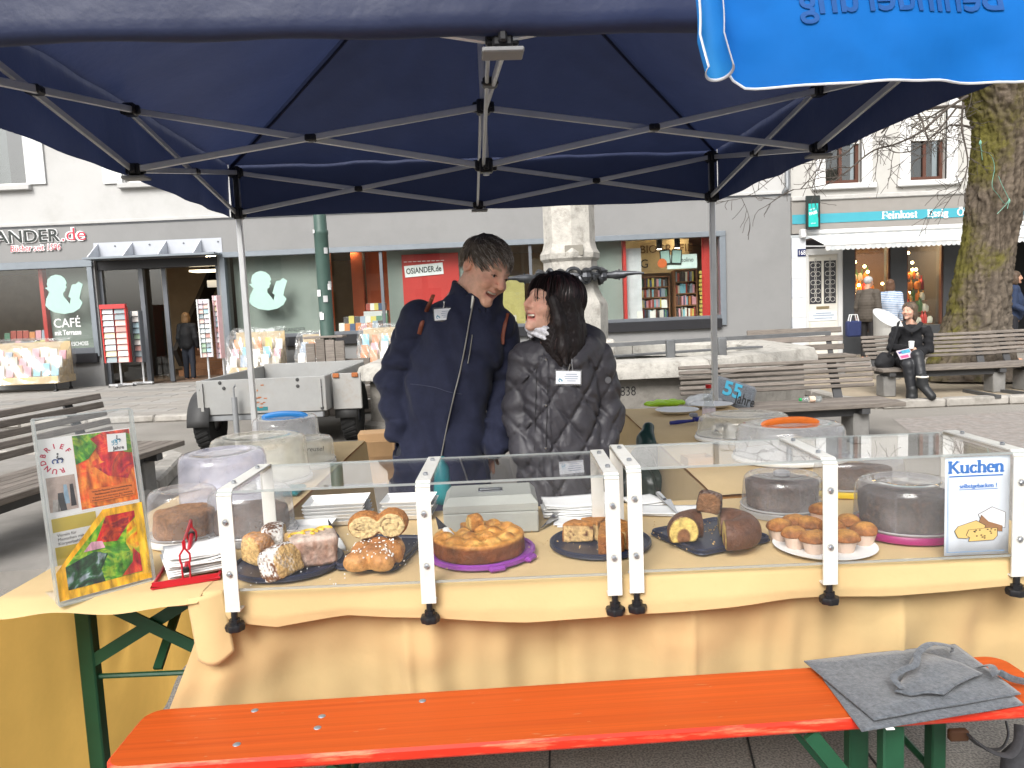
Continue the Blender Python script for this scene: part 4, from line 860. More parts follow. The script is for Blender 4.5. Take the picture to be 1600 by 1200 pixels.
for x in (tx0 - .02, tx1 + .12):
 yy = 8.55 if x < -3 else 8.85
 q = MB(); q.lathe([(.10, -.08), (.2, -.09), (.285, -.085), (.30, -.05), (.30, .05), (.285, .085), (.2, .09), (.10, .08)], 36, M=Matrix.Translation((x + .03, yy, .30)) @ Matrix.Rotation(R(90), 4, 'Y')); w_ = q.build('wheel', rubber, tr, True)
 for k in range(30):
  a = 2 * math.pi * k / 30; q = MB() if k == 0 else q; q.box((0, 0, 0), (.16, .03, .012), 0, Matrix.Translation((x + .03, yy, .30)) @ Matrix.Rotation(a, 4, 'X') @ Matrix.Translation((0, 0, .302)) @ Matrix.Rotation(.4, 4, 'Z'))
 q.build('tread', rubber, w_, True, smooth=0, kind='stuff')
 q = MB(); q.lathe([(0, .05), (.05, .055), (.08, .03), (.14, .045), (.16, .07), (.16, -.07), (0, -.06)], 24, M=Matrix.Translation((x + .03, yy, .30)) @ Matrix.Rotation(R(90), 4, 'Y')); q.build('rim', mat('silver_rim', (.4, .4, .41), .4, metal=.6), w_, True)
 q = MB(); q.grid(lambda a, b: (x - .09 + .24 * b, yy + .36 * math.cos(R(180 * a)), .30 + .36 * math.sin(R(180 * a))), 16, 1); q.build('mudguard', mat('dark_mudguard', (.04, .04, .04), .6), tr, True, solid=.01)
bxm = mat('weathered_grey_panel', (.34, .335, .32), .7, metal=.15, var=.15, vs=5, dirt=(.22, .17, .12), dirt_s=5, dirt_a=.5)
sb_ = trb('side_flap', tx1 + .02, tx1 + .34, ty0 + .22, ty0 + .26, .40, .80, bxm);
for x in (tx1 + .07, tx1 + .28):
 q = MB(); q.box((x, ty0 + .21, .78), (.07, .02, .05), 0, None, .006); q.build('hinge', rust, sb_, True)
q = MB(); q.tube([(-2.98, 8.15, .06), (-2.98, 8.15, .62)], .03, 12); q.tube([(-2.98, 8.15, .62), (-2.98, 8.15, .72), (-2.95, 8.13, .75)], .010, 8); q.build('jockey_stand', mat('galvanised', (.3, .31, .32), .5, metal=.5), tr, True)
# ---- green lamp post and weathered wooden box round its foot
p = at(507, 450, 11.2)
gp = thing('lamp_post', 'dark green lamp post with peeling stickers behind the trailer', 'lamp post', (p.x, 11.2, 0))
q = MB(); q.lathe([(.115, 0), (.115, 1.1), (.10, 1.14), (.10, 2.6), (.106, 2.62), (.106, 2.66), (.092, 2.68), (.085, 6.5)], 20, (p.x, 11.2, 0)); q.build('shaft', mat('bottle_green_paint', (.045, .085, .07), .5, var=.15, bump=.2, bs=30), gp, True)
for k in range(13):
 z = rnd.uniform(1.0, 2.7); a = R(rnd.uniform(200, 330)); s = rnd.uniform(.02, .05); q = MB()
 q.grid(lambda u, v: (p.x + .117 * math.cos(a + (u - .5) * s * 12), 11.2 + .117 * math.sin(a + (u - .5) * s * 12), z + v * s * 2), 5, 1); q.build('sticker', [whl, mat('grey_sticker', (.5, .5, .5), .6)][k % 2], gp, True)
q = MB(); pb = at(552, 600, 10.6)
wb = thing('wooden_planter', 'weathered wooden box around the foot of the green lamp post', 'planter', (p.x + .15, 11.0, 0))
for i, (x, h) in enumerate(((-.24, 1.06), (-.10, 1.12), (.04, 1.10), (.18, 1.08))):
 q = MB(); q.box((p.x + x + .05, 10.92, h / 2), (.13, .05, h), 0, None, .008); q.build('plank', oldw[i % 3], wb, True)
for i in range(4):
 q = MB(); q.box((p.x + .42, 11.0 + .02 * i, .12 + i * .2), (.40, .05, .185), 0, None, .008); q.build('plank', oldw[(i + 1) % 3], wb, True)
q = MB(); q.box((p.x, 11.05, 1.14), (.56, .3, .03), 0, None, .006); q.build('plank', oldw[2], wb, True)
# ---- postcard racks at the bookshop door
CC = [(.70, .68, .64), (.55, .60, .62), (.66, .45, .40), (.35, .50, .55), (.70, .62, .40), (.45, .25, .22), (.25, .30, .32), (.72, .70, .68), (.60, .50, .55), (.30, .42, .30)]
CM = [mat('postcard_%d' % i, c, .5, var=.35, vs=18) for i, c in enumerate(CC)]
cmesh = []
for c in CM:
 q = MB(); q.box((0, 0, 0), (1, 1, 1)); me = q.mesh('card', 0); me.materials.append(c); cmesh.append(me)
def card_rack(label, px0, px1, pyt, pyb, pyfoot, Y, rz, cols, rows, frame, head=None):
 a, b = at(px0, pyt, Y), at(px1, pyb, Y); wd = b.x - a.x; cx = (a.x + b.x) / 2; foot = 0.04; z1, z0 = a.z, b.z
 t = thing('postcard_rack', label, 'postcard rack', (cx, Y, 0), rz)
 q = MB(); q.box((0, .06, (z0 + z1) / 2), (wd, .03, z1 - z0), 0, None, .004); q.build('back_panel', frame, t)
 for s in (-1, 1):
  q = MB(); q.box((s * wd / 2, .03, (z0 + z1) / 2), (.03, .12, z1 - z0), 0, None, .004); q.build('side_rail', frame, t)
 if head: q = MB(); q.box((0, .0, z1 + .03), (wd + .03, .10, .10), 0, None, .004); q.build('header', head, t)
 for r_ in range(rows):
  for c in range(cols):
   w_ = wd / cols; h_ = (z1 - z0) / rows
   o = bpy.data.objects.new('card', cmesh[rnd.randrange(10)]); COL.objects.link(o); o.parent = t; o.location = (-wd / 2 + (c + .5) * w_, .005, z0 + (r_ + .5) * h_); o.scale = (w_ * .86, .012, h_ * .86); o.rotation_euler = (-.18, 0, 0)
   if r_ % 1 == 0 and c == 0:
    q = MB(); q.box((0, -.012, z0 + r_ * h_ + .01), (wd, .05, .008)); q.build('card_ledge', clear('rack_plastic', (.85, .87, .88), 1, haze=.3), t)
 q = MB(); q.tube([(0, .08, .1), (0, .08, z0 + .02)], .022, 8); q.build('stem', alu, t)
 q = MB(); q.bar((-.24, .0, .09), (.24, .1, .09), .06, .04); q.bar((0, -.18, .088), (0, .26, .088), .06, .04); q.build('foot', alu, t)
 for x, y in ((-.24, 0), (.24, .1), (0, -.18), (0, .26)):
  q = MB(); q.lathe([(0, -.012), (.03, -.012), (.03, .012), (0, .012)], 12, M=Matrix.Translation((x, y, .035)) @ Matrix.Rotation(R(90), 4, 'Y')); q.build('castor', blackp, t)
 return t
card_rack('red postcard rack on castors in front of the bookshop door', 158, 203, 482, 566, 600, 17.2, .05, 2, 9, redb, mat('red_header', (.5, .05, .05), .5))
card_rack('dark postcard rack beside the red one at the bookshop door', 203, 226, 486, 566, 600, 17.5, -.35, 1, 9, frm)
card_rack('white postcard rack on the right of the bookshop entrance', 308, 332, 468, 558, 600, 16.9, .25, 2, 12, whitep)
card_rack('narrow pink postcard rack angled beside the white one at the entrance', 332, 348, 462, 560, 600, 17.1, -.5, 1, 12, mat('pink_rack', (.62, .42, .44), .5))
# ---- book carts wrapped in clear film
film = clear('plastic_film', (.93, .94, .94), 1.0, haze=.16, hazecol=(.85, .85, .85), rough=.12, ior=1.6, scratch=9)
ply = mat('pale_plywood', (.55, .42, .24), .6, var=.12, vs=6)
def book_cart(label, px0, px1, pyt, pyb, Y, group, seed):
 a, b = at(px0, pyt, Y), at(px1, pyb, Y); x0, x1, z1 = a.x, b.x, a.z; wd = x1 - x0
 zb = .22
 t = thing('book_cart', label, 'book cart', ((x0 + x1) / 2, Y, 0))
 rect('tray', x0, x1, zb, zb + .16, Y - .35, Y + .35, ply, t, b=.008)
 rect('back_board', x0 + .02, x1 - .02, zb + .16, z1 - .05, Y + .28, Y + .31, ply, t)
 for x in (x0 + .1, x1 - .1):
  for y in (Y - .28, Y + .28):
   q = MB(); q.lathe([(0, -.02), (.05, -.02), (.05, .02), (0, .02)], 12, M=Matrix.Translation((x, y, .052)) @ Matrix.Rotation(R(90), 4, 'Y')); q.box((x, y, .15), (.03, .03, .16)); q.build('castor', blackp, t, True)
 rows = 3
 for r_ in range(rows):
  n = max(3, int(wd / .19)); y = Y - .22 + r_ * .17; z = zb + .165 + r_ * (z1 - zb - .45) / rows
  rect('step', x0 + .03, x1 - .03, zb + .16, z, y - .06, y + .10, ply, t) if r_ else None
  for i in range(n):
   h = rnd.uniform(.2, .28); book(x0 + .1 + (wd - .2) * i / (n - 1), y - .05, z + .004, .15, .03, h, 'book under film in the ' + ('front', 'middle', 'back')[r_] + ' row of the cart ' + group, 'books in the ' + ('front', 'middle', 'back')[r_] + ' row of the cart ' + group, rx=-.22, k=rnd.choice((1, 3, 5, 7, 8, 10, 11, 5)))
 def fpt(u, v):
  x = x0 - .03 + u * (wd + .06)
  if v < .5: k = v / .5; y = Y - .39 + .20 * k; z = zb + .02 + (z1 - .18 - zb) * k
  else: k = (v - .5) / .5; y = Y - .19 + .52 * k; z = z1 - .16 + .2 * math.sin(k * 1.57) - .0
  return (x, y - .03 * n1(u * 9 + seed, v * 9, 0) - .02 * math.sin(u * 30 + v * 18), z + .02 * n1(u * 8, v * 8, seed))
 q = MB(); q.grid(fpt, 50, 40); q.build('plastic_wrap', film, t, True, smooth=25)
 for s, x in ((-1, x0 - .03), (1, x1 + .03)):
  q = MB(); q.grid(lambda u, v: (x + s * .025 * n1(u * 7, v * 7, seed + s), Y - .36 + .7 * u, zb + .02 + v * (z1 - zb) * (.45 + .5 * u)), 20, 20); q.build('plastic_wrap', film, t, True, smooth=25)
book_cart('wooden book cart wrapped in clear film at the left photo edge', -70, 107, 537, 610, 17.0, 'at the left edge', 1)
book_cart('film wrapped book cart behind the left tent post', 360, 444, 517, 575, 17.1, 'behind the tent post', 3)
book_cart('film wrapped book cart with a red sign behind the green lamp post', 466, 508, 520, 570, 17.1, 'behind the lamp post', 5)
book_cart('film wrapped book cart just left of the man in the navy jacket', 562, 640, 510, 566, 16.9, 'beside the man', 7)
# ---- stainless litter bin with white hood
p = at(1387, 500, 11.9)
bn_ = thing('litter_bin', 'stainless steel litter bin with a slanted white hood behind the seated woman', 'litter bin', (p.x, 11.9, .085))
ss = mat('brushed_stainless', (.50, .49, .46), .4, metal=.5, var=.1, stretch=(1, 1, .05), vs=30)
q = MB(); q.lathe([(0, .0), (.19, .0), (.20, .02), (.20, .80)], 32, (p.x, 11.9, .085)); V0 = len(q.v)
q.build('body', ss, bn_, True)
q = MB(); zt = at(1387, 488, 11.9).z
n = 32
for zz, rr in ((0, .205),): pass
bot = [(p.x + .20 * math.cos(2 * math.pi * i / n), 11.9 + .20 * math.sin(2 * math.pi * i / n), .885) for i in range(n)]
top = [(p.x + .21 * math.cos(2 * math.pi * i / n), 11.9 + .21 * math.sin(2 * math.pi * i / n), 1.03 + .06 * math.cos(2 * math.pi * i / n) * -1 + .14 * math.sin(2 * math.pi * i / n)) for i in range(n)]
q.add(bot + top, [(i, (i + 1) % n, n + (i + 1) % n, n + i) for i in range(n)]); q.build('hood_side', ss, bn_, True)
q = MB(); q.add([(a[0], a[1], a[2] + .004) for a in top] + [(p.x, 11.9, 1.045)], [(i, (i + 1) % n, n) for i in range(n)]); q.build('white_hood', mat('white_hood', (.55, .55, .54), .5), bn_, True)
# ---- mossy street tree: trunk, limbs, bare twigs
TRY = 11.3
tree = thing('street_tree', 'bare street tree with thick mossy leaning trunk at the right', 'tree', tuple(at(1525, 560, TRY)[:2]) + (.08,))
tree.location.z = .08
spine = [(1517, 590, 62), (1520, 540, 50), (1526, 500, 43), (1532, 460, 40), (1540, 410, 38), (1549, 360, 35.5), (1556, 310, 38), (1566, 260, 40), (1573, 210, 43), (1570, 160, 50), (1566, 120, 56), (1572, 60, 52), (1584, 0, 48), (1600, -80, 44)]
SP = [at(x, y, TRY) for x, y, w_ in spine]; SR = [w_ / F_PX * TRY for x, y, w_ in spine]
def catm(arr, t):
 n = len(arr) - 1; i = min(int(t * n), n - 1); f = t * n - i; a, b, c, d = arr[max(0, i - 1)], arr[i], arr[i + 1], arr[min(n, i + 2)]
 return .5 * ((2 * b) + (c - a) * f + (2 * a - 5 * b + 4 * c - d) * f * f + (3 * b - a - 3 * c + d) * f ** 3)
NU, NV = 130, 340
us = np.linspace(0, 1, NV + 1); cen = np.array([catm(SP, u)[:] for u in us]); rad = np.array([catm(SR, u) for u in us])
ang = np.linspace(0, 2 * np.pi, NU, endpoint=False); A_, U_ = np.meshgrid(ang, us)
cx_, sx_ = np.cos(A_), np.sin(A_); zz = cen[:, 2][:, None] + 0 * A_
lump = vnoise(cx_ * 1.6, sx_ * 1.6, zz * 1.1, 1.0, 3) * .07 + vnoise(cx_ * 3, sx_ * 3, zz * 2.2, 1.0, 5) * .035
tw = A_ + .35 * zz
ridge = np.abs(vnoise(np.cos(tw) * 9, np.sin(tw) * 9, zz * 5, 1.0, 8)) ; ridge2 = np.abs(vnoise(np.cos(tw) * 19, np.sin(tw) * 19, zz * 11, 1.0, 9))
disp = lump + .13 * (np.minimum(ridge * 2.2, 1) - .5) * .75 + .07 * (np.minimum(ridge2 * 2, 1) - .5)
RR = rad[:, None] * (1 + disp) + .12 * np.exp(-(zz - .05) / .18) * (1 + .5 * np.cos(A_ * 5 + 1))
pos = np.stack([cen[:, 0][:, None] + RR * cx_, cen[:, 1][:, None] + RR * sx_, zz], -1).reshape(-1, 3)
I_, J_ = np.meshgrid(np.arange(NV), np.arange(NU), indexing='ij'); Q = np.stack([I_ * NU + J_, I_ * NU + (J_ + 1) % NU, (I_ + 1) * NU + (J_ + 1) % NU, (I_ + 1) * NU + J_], -1).reshape(-1, 4)
def barkcol(x, y, z):
 a = A_.ravel()[:len(x)]; n = vnoise(x, y, z, 2.2, 21) + .5 * vnoise(x, y, z, 7, 22) + .4 * vnoise(x, y, z, 28, 23)
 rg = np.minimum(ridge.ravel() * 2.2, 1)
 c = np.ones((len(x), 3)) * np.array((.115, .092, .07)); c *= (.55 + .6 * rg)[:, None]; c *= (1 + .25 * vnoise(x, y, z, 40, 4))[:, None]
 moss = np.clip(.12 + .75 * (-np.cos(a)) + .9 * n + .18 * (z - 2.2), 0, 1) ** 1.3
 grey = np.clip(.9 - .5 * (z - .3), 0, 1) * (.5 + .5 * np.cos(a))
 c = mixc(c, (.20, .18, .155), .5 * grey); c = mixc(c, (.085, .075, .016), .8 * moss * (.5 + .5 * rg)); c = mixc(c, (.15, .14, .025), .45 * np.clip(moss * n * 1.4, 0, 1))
 return c
link('trunk', np_mesh('trunk', pos, Q, barkcol), [mat('mossy_bark', vcol=True, rough=.95, spec=.1, var=.2, vs=30, bump=.9, bs=60, bdist=.01)], tree, True)
barkd = mat('twig_bark', (.075, .062, .052), .9, var=.3, vs=14, bump=.3, bs=60)
tw_rng = random.Random(11)
def twig(mb, p, d, L, r, depth, droop):
 n = 6; pts = [p]; rs = [r]; dd = d.normalized()
 for i in range(n):
  dd = (dd + Vector((tw_rng.gauss(0, .16), tw_rng.gauss(0, .16), tw_rng.gauss(0, .14) - droop * (i / n) + (.20 if i >= 4 and depth <= 1 else 0)))).normalized()
  pts.append(pts[-1] + dd * L / n); rs.append(r * (1 - .55 * (i + 1) / n))
 mb.tube(pts, [max(.0035, x) for x in rs], 6 if r > .012 else 4)
 if depth > 0:
  for k in range(tw_rng.choice((3, 4, 4, 5))):
   i = tw_rng.randrange(1, n + 1); t_ = (pts[i] - pts[i - 1]).normalized(); sd = Vector((tw_rng.gauss(0, 1), tw_rng.gauss(0, .8), tw_rng.gauss(-.1, .9))).normalized()
   twig(mb, pts[i], (t_ * .8 + sd * .75), L * tw_rng.uniform(.4, .62), rs[i] * .62, depth - 1, droop)
for (px, py, dv, L, r) in ((1502, 150, (-1, -.45, .22), 1.8, .045), (1510, 110, (-.9, .1, .30), 1.9, .05), (1508, 168, (-1, -.15, -.05), 1.3, .026), (1500, 140, (-1, -.25, .02), 2.4, .035), (1520, 200, (-.8, -.5, .1), .9, .018)):
 q = MB(); twig(q, at(px, py, TRY - .2), Vector(dv), L, r, 3, .22); q.build('limb', barkd, tree, True)
# long hanging branch drooping in front of the windows
for path, r in (([(1512, 150), (1480, 170), (1440, 205), (1400, 225), (1365, 235), (1330, 262), (1300, 285), (1262, 294), (1240, 296)], .02), ([(1505, 160), (1503, 200), (1512, 250), (1506, 280), (1494, 300)], .016), ([(1495, 168), (1460, 210), (1425, 235), (1398, 238), (1386, 228)], .014), ([(1350, 205), (1320, 240), (1270, 250), (1220, 270), (1180, 300), (1150, 312)], .012), ([(1506, 150), (1450, 150), (1400, 172), (1350, 205), (1300, 215)], .018)):
 q = MB(); P = [at(x, y, TRY - .5 - .06 * i) for i, (x, y) in enumerate(path)]; n = len(P); PP = [catm(P, k / 40) for k in range(41)]
 q.tube(PP, [max(.004, r * (1 - .8 * k / 40)) for k in range(41)], 6)
 for k in range(4, 41, 3):
  d = Vector((tw_rng.gauss(-.3, .8), tw_rng.gauss(0, .6), tw_rng.gauss(-.1, .8))); twig(q, PP[k], d, tw_rng.uniform(.25, .6), r * .38, 1, .2)
 q.build('branch', barkd, tree, True)
tp = mat('mint_tape', (.20, .42, .33), .7)
rb = thing('barrier_tape', 'scrap of mint green tape tied round the mossy trunk', 'tape', tuple(at(1540, 300, TRY - .45)))
for path in ([(1532, 222), (1534, 235), (1548, 242), (1554, 262), (1550, 290), (1560, 305), (1570, 318), (1577, 312)], [(1577, 312), (1566, 290), (1560, 275)], [(1577, 314), (1566, 326), (1558, 334)], [(1577, 312), (1574, 326)], [(1532, 222), (1535, 250)]):
 q = MB(); P = [at(x, y, TRY - .47) for x, y in path]; q.tube([catm(P, k / 24) for k in range(25)] if len(P) > 2 else P, .008, 5, sq=.35); q.build('strand', tp, rb, True)
for (x, y, s) in ((1532, 223, .07), (1577, 314, .05)):
 q = MB(); q.lathe([(0, -.035), (.014, -.02), (.018, 0), (.010, .025), (0, .04)], 8, at(x, y, TRY - .47), sx=s / .07, fn=lambda a: 1 + .25 * math.sin(3 * a)); q.build('knot', tp, rb, True)
# =================================================================== STALL: tent, banner, tables, bench, cake cases
navy = mat('navy_polyester', (.030, .041, .098), rough=.5, spec=.45, var=.12, vs=3, bump=.55, bs=9, bdist=.012, trl=.32)
TX, TY, TA, TW = -.0717, 3.372, .0566, 1.47
tent = thing('folding_canopy_tent', 'navy folding canopy tent with silver scissor frame over the cake stall', 'tent', (TX, TY, 0), TA)
ZL, ZU, ZPK, EAVE = 2.09, 2.335, 3.19, 2.385
def roof_pt(side, u, v):
 # side 0..3, u along the eave -1..1, v 0 eave .. 1 peak; slack fabric with creases fanning from the corners
 hw = 1.515
 x, y = u * hw * (1 - v), -hw * (1 - v)
 z = EAVE + (ZPK - EAVE) * v
 ed = 1 - u ** 6; z -= .04 * math.sin(math.pi * v) * (1 - u * u)
 z += ed * (.010 * n1(u * 3 + side * 7, v * 9, side, 1.3) * (1 - v) + .007 * n1(u * 14, v * 3, side + 4, 1.0) + .014 * (1 - v) * v * 4 * math.sin((abs(u) * 26 + v * 30)) * max(0, abs(u) - .45))
 c, s = [(1, 0), (0, 1), (-1, 0), (0, -1)][side]
 return (x * c - y * s, x * s + y * c, z)
for sd in range(4):
 m = MB(); m.grid(lambda a, b: roof_pt(sd, a * 2 - 1, b), 48, 30); m.build('roof_panel', navy, tent, smooth=60)
 def val_pt(a, b):
  u = a * 2 - 1; hw = 1.515
  wv = .012 * n1(u * 5 + sd * 11, b * 1.5, 0, 1.4) * b + .006 * math.sin(u * 23 + sd) * b
  if sd == 0:
   ang = max(0, (b - .62) / .38) * R(125); z = EAVE + .004 - .27 * min(b, .62) / .62 - .03 * math.sin(ang); dy = -.012 - .03 * (1 - math.cos(ang)) * -1 - .0
   z += .003 * n1(u * 4, 3, 0, 1.2)
   x, y = u * hw, -hw - .012 + (.03 * (1 - math.cos(ang))) + wv
  else:
   z = EAVE + .026 - .337 * b + .004 * n1(u * 6, sd, 0, 1.3) * b; x, y = u * (hw + .012), -hw + wv - .014
  c, s = [(1, 0), (0, 1), (-1, 0), (0, -1)][sd]
  return (x * c - y * s, x * s + y * c, z)
 m = MB(); m.grid(val_pt, 50, 12); v = m.build('valance', navy, tent, smooth=70)
 if sd == 0:
  st = mat('navy_stitching', (.008, .012, .04), rough=.8)
  for xs in (-.004, .03):
   q = MB(); q.tube([(xs, -1.531, 2.17), (xs, -1.532, 2.38)], .0012, 5); q.build('seam', st, v)
# seams of the roof ridges seen from below
for (sx, sy) in ((-1, 1), (1, 1), (-1, -1), (1, -1)):
 m = MB(); pts = []
 for i in range(13):
  t = i / 12; k = 1.5 * (1 - t); pts.append((sx * k, sy * k, EAVE + (ZPK - EAVE) * t - .012 - .016 * math.sin(math.pi * t) + .004 * n1(i * 1.7, sx, sy)))
 m.tube(pts, [.007 + .003 * abs(n1(i * 2.1, sx + 5, sy)) for i in range(13)], 6); m.build('ridge_seam', mat('navy_stitching', (.008, .012, .04), rough=.8), tent)
def bracket(c, w, h, extra=0):
 m = MB(); m.box(c, (w, w, h), 0, None, .006)
 for k in (-1, 1):
  m.box((c[0] + k * (w * .55), c[1], c[2]), (w * .5, w * .42, h * .72), 0, None, .005)
  m.box((c[0], c[1] + k * (w * .55), c[2]), (w * .42, w * .5, h * .72), 0, None, .005)
  m.tube([(c[0] + k * w * .55, c[1] - w * .3, c[2]), (c[0] + k * w * .55, c[1] + w * .3, c[2])], .006, 8)
 m.build('joint_bracket', blackp, tent)
for sx in (-1, 1):
 for sy in (-1, 1):
  x, y = sx * TW, sy * TW
  m = MB(); m.box((x, y, 1.33), (.034, .034, 2.06), 0, None, .004); p = m.build('post', alu, tent)
  m = MB(); m.box((x, y, .36), (.026, .026, .70), 0, None, .003); m.build('inner_leg', alu, p)
  m = MB(); m.box((x, y, .006), (.1, .1, .012), 0, None, .003); m.build('foot_plate', alu, p)
  m = MB(); m.box((x, y, .66), (.05, .05, .09), 0, None, .008); m.tube([(x - .035, y, .67), (x + .035, y, .67)], .008, 8); m.build('height_lock', blackp, p)
  bracket((x, y, ZL), .056, .07); bracket((x, y, ZU), .056, .07)
  m = MB(); m.box((x - sx * .004, y - sy * .022, (ZL + ZU) / 2), (.03, .012, .22), 0, None, .004); m.build('velcro_strap', blackp, tent)
ZC = ZU - .03; ZCL = ZL - .03
mids = [((0, -TW), ZU, ZL), ((0, TW), ZU, ZL), ((-TW, 0), ZU, ZL), ((TW, 0), ZU, ZL)]
for (xy, zu, zl) in mids:
 bracket((xy[0], xy[1], zu), .05, .05); bracket((xy[0], xy[1], zl), .05, .05)
 m = MB(); m.box((xy[0], xy[1], zl - .034), (.10, .07, .012), 0, None, .003); m.build('bracket_plate', mat('grey_plastic', (.2, .2, .2), .5), tent)
bracket((0, 0, ZC), .058, .06); bracket((0, 0, ZCL), .058, .06)
m = MB(); m.tube([(0, 0, ZCL - .04), (0, 0, ZPK - .03)], .014, 10); m.build('centre_mast', alu, tent)
m = MB(); m.lathe([(0, ZPK - .02), (.05, ZPK - .025), (.045, ZPK - .05), (.016, ZPK - .07)], 16); m.build('mast_cap', blackp, tent)
def scissor(a, za, zal, b, zb, zbl):
 off = Vector((b[1] - a[1], a[0] - b[0], 0)).normalized() * .011
 for k, (p, q) in enumerate((((a[0], a[1], za), (b[0], b[1], zbl)), ((a[0], a[1], zal), (b[0], b[1], zb)))):
  o = off * (1 if k else -1); m = MB(); m.bar(Vector(p) + o, Vector(q) + o, .013, .027, b=.003); m.build('truss_bar', alu, tent)
 t = (za - zal) / ((za - zal) + (zb - zbl)); c = Vector((a[0] + (b[0] - a[0]) * t, a[1] + (b[1] - a[1]) * t, za + (zbl - za) * t))
 d = Vector((b[0] - a[0], b[1] - a[1], 0)).normalized()
 m = MB(); m.bar(c - d * .024, c + d * .024, .05, .03, b=.006); m.tube([c - off * 2.6, c + off * 2.6], .005, 8); m.build('pivot_block', blackp, tent)
for s1, s2 in (((-TW, TW), (0, TW)), ((TW, TW), (0, TW)), ((-TW, -TW), (0, -TW)), ((TW, -TW), (0, -TW)),
    ((-TW, TW), (-TW, 0)), ((-TW, -TW), (-TW, 0)), ((TW, TW), (TW, 0)), ((TW, -TW), (TW, 0))):
 scissor(s1, ZU, ZL, s2, ZU, ZL)
for xy, zu, zl in mids: scissor(xy, zu, zl, (0, 0), ZC, ZCL)
# ---- blue valance of a market parasol hanging in front of the tent, lettering showing through from its other side
bluec = mat('blue_parasol_cloth', (.006, .16, .56), rough=.7, spec=.2, var=.10, vs=5, bump=.25, bs=12, trl=.35)
bandc = mat('pale_piping', (.62, .64, .68), rough=.7)
BY = 1.36
blue = thing('blue_valance', 'bright blue cloth valance with pale piping hanging at the top right', 'valance', (.9, BY, 1.8))
def blue_bot(u):   # lower hem height along the cloth
 return 1.806 + .02 * max(0, 1 - u * 14) ** 2 + .003 * n1(u * 6, 2)
def blue_pt(a, b):
 x = .362 + a * 1.10
 k = max(0, 1 - a * 16)
 z0 = blue_bot(a) + .16 * k ** 2.2
 z = z0 + (2.26 - z0) * b
 y = BY + .014 * n1(a * 7, b * 2, 3, 1.0) + .03 * b + .007 * n1(a * 22 + b * 9, b * 7 - a * 6, 5) + .008 * math.sin(a * 17) * (1 - b)
 return (x - .02 * k * (1 - b), y, z)
m = MB(); m.grid(blue_pt, 70, 20); m.build('cloth', bluec, blue, True, smooth=80)
m = MB(); m.tube([Vector(blue_pt(i / 70, 0)) + Vector((0, -.003, -.002)) for i in range(71)], .0022, 6); m.build('piping', bandc, blue, True)
def curl_pt(a, b):   # curled side strip, seen edge on, with its white tape
 z = 1.835 + b * .42; w = .030 + .012 * math.sin(b * 4 + 1)
 ang = a * R(230) - R(30)
 x = .352 - .022 * b ** .8 * 1.0 + .022 * math.cos(ang) * (1 - .25 * b) + .012 * math.sin(b * 7)
 y = BY - .03 + .03 * math.sin(ang)
 if b < .12: x += (.12 - b) * .16
 return (x, y, z - .012 * math.sin(a * 3.1) * (1 - b))
m = MB(); m.grid(curl_pt, 18, 24); cu = m.build('curled_edge', mat('blue_parasol_cloth_back', (.03, .30, .72), rough=.7, var=.1, trl=.4), blue, True, smooth=80)
m = MB(); m.tube([Vector(curl_pt(0, i / 24)) for i in range(24, -1, -1)] + [Vector(curl_pt(i / 18, 0)) for i in range(19)] + [Vector(curl_pt(1, i / 24)) for i in range(15)], .0026, 6, sq=.4); m.build('white_tape', bandc, cu, True)
ink = mat('print_showing_through', (.006, .07, .26), rough=.75, var=.2, vs=20)
me = text_mesh('Behinderung', .072, .0006, .001, 'LEFT', 1.0, .12); me.transform(Matrix.Diagonal((-1, 1, 1, 1))); me.flip_normals()
xs = max(v.co.x for v in me.vertices) ;
me.transform(Matrix.Translation((.512 - min(v.co.x for v in me.vertices), BY - .022, 1.925)) @ Matrix.Rotation(R(90), 4, 'X')); me.materials.clear()
for v in me.vertices:
 a_ = (v.co.x - .362) / 1.10; z0_ = blue_bot(a_); v.co.y = blue_pt(a_, (v.co.z - z0_) / (2.26 - z0_))[1] - .0022 + (v.co.y - BY + .022)
link('lettering', me, [ink], blue, True)
m = MB(); m.tube([(.34, BY + .035, 2.262), (1.52, BY + .035, 2.262)], .012, 8); m.build('top_bar', alu, blue, True)
m = MB(); m.tube([(1.52, BY + .05, .05), (1.52, BY + .05, 2.30)], .022, 12); m.build('pole', alu, blue, True)
m = MB(); m.lathe([(0, .06), (.16, .055), (.20, .03), (.20, 0), (0, 0)], 24, (1.52, BY + .05, 0)); m.build('foot', mat('concrete_foot', (.3, .29, .27), .9), blue, True)
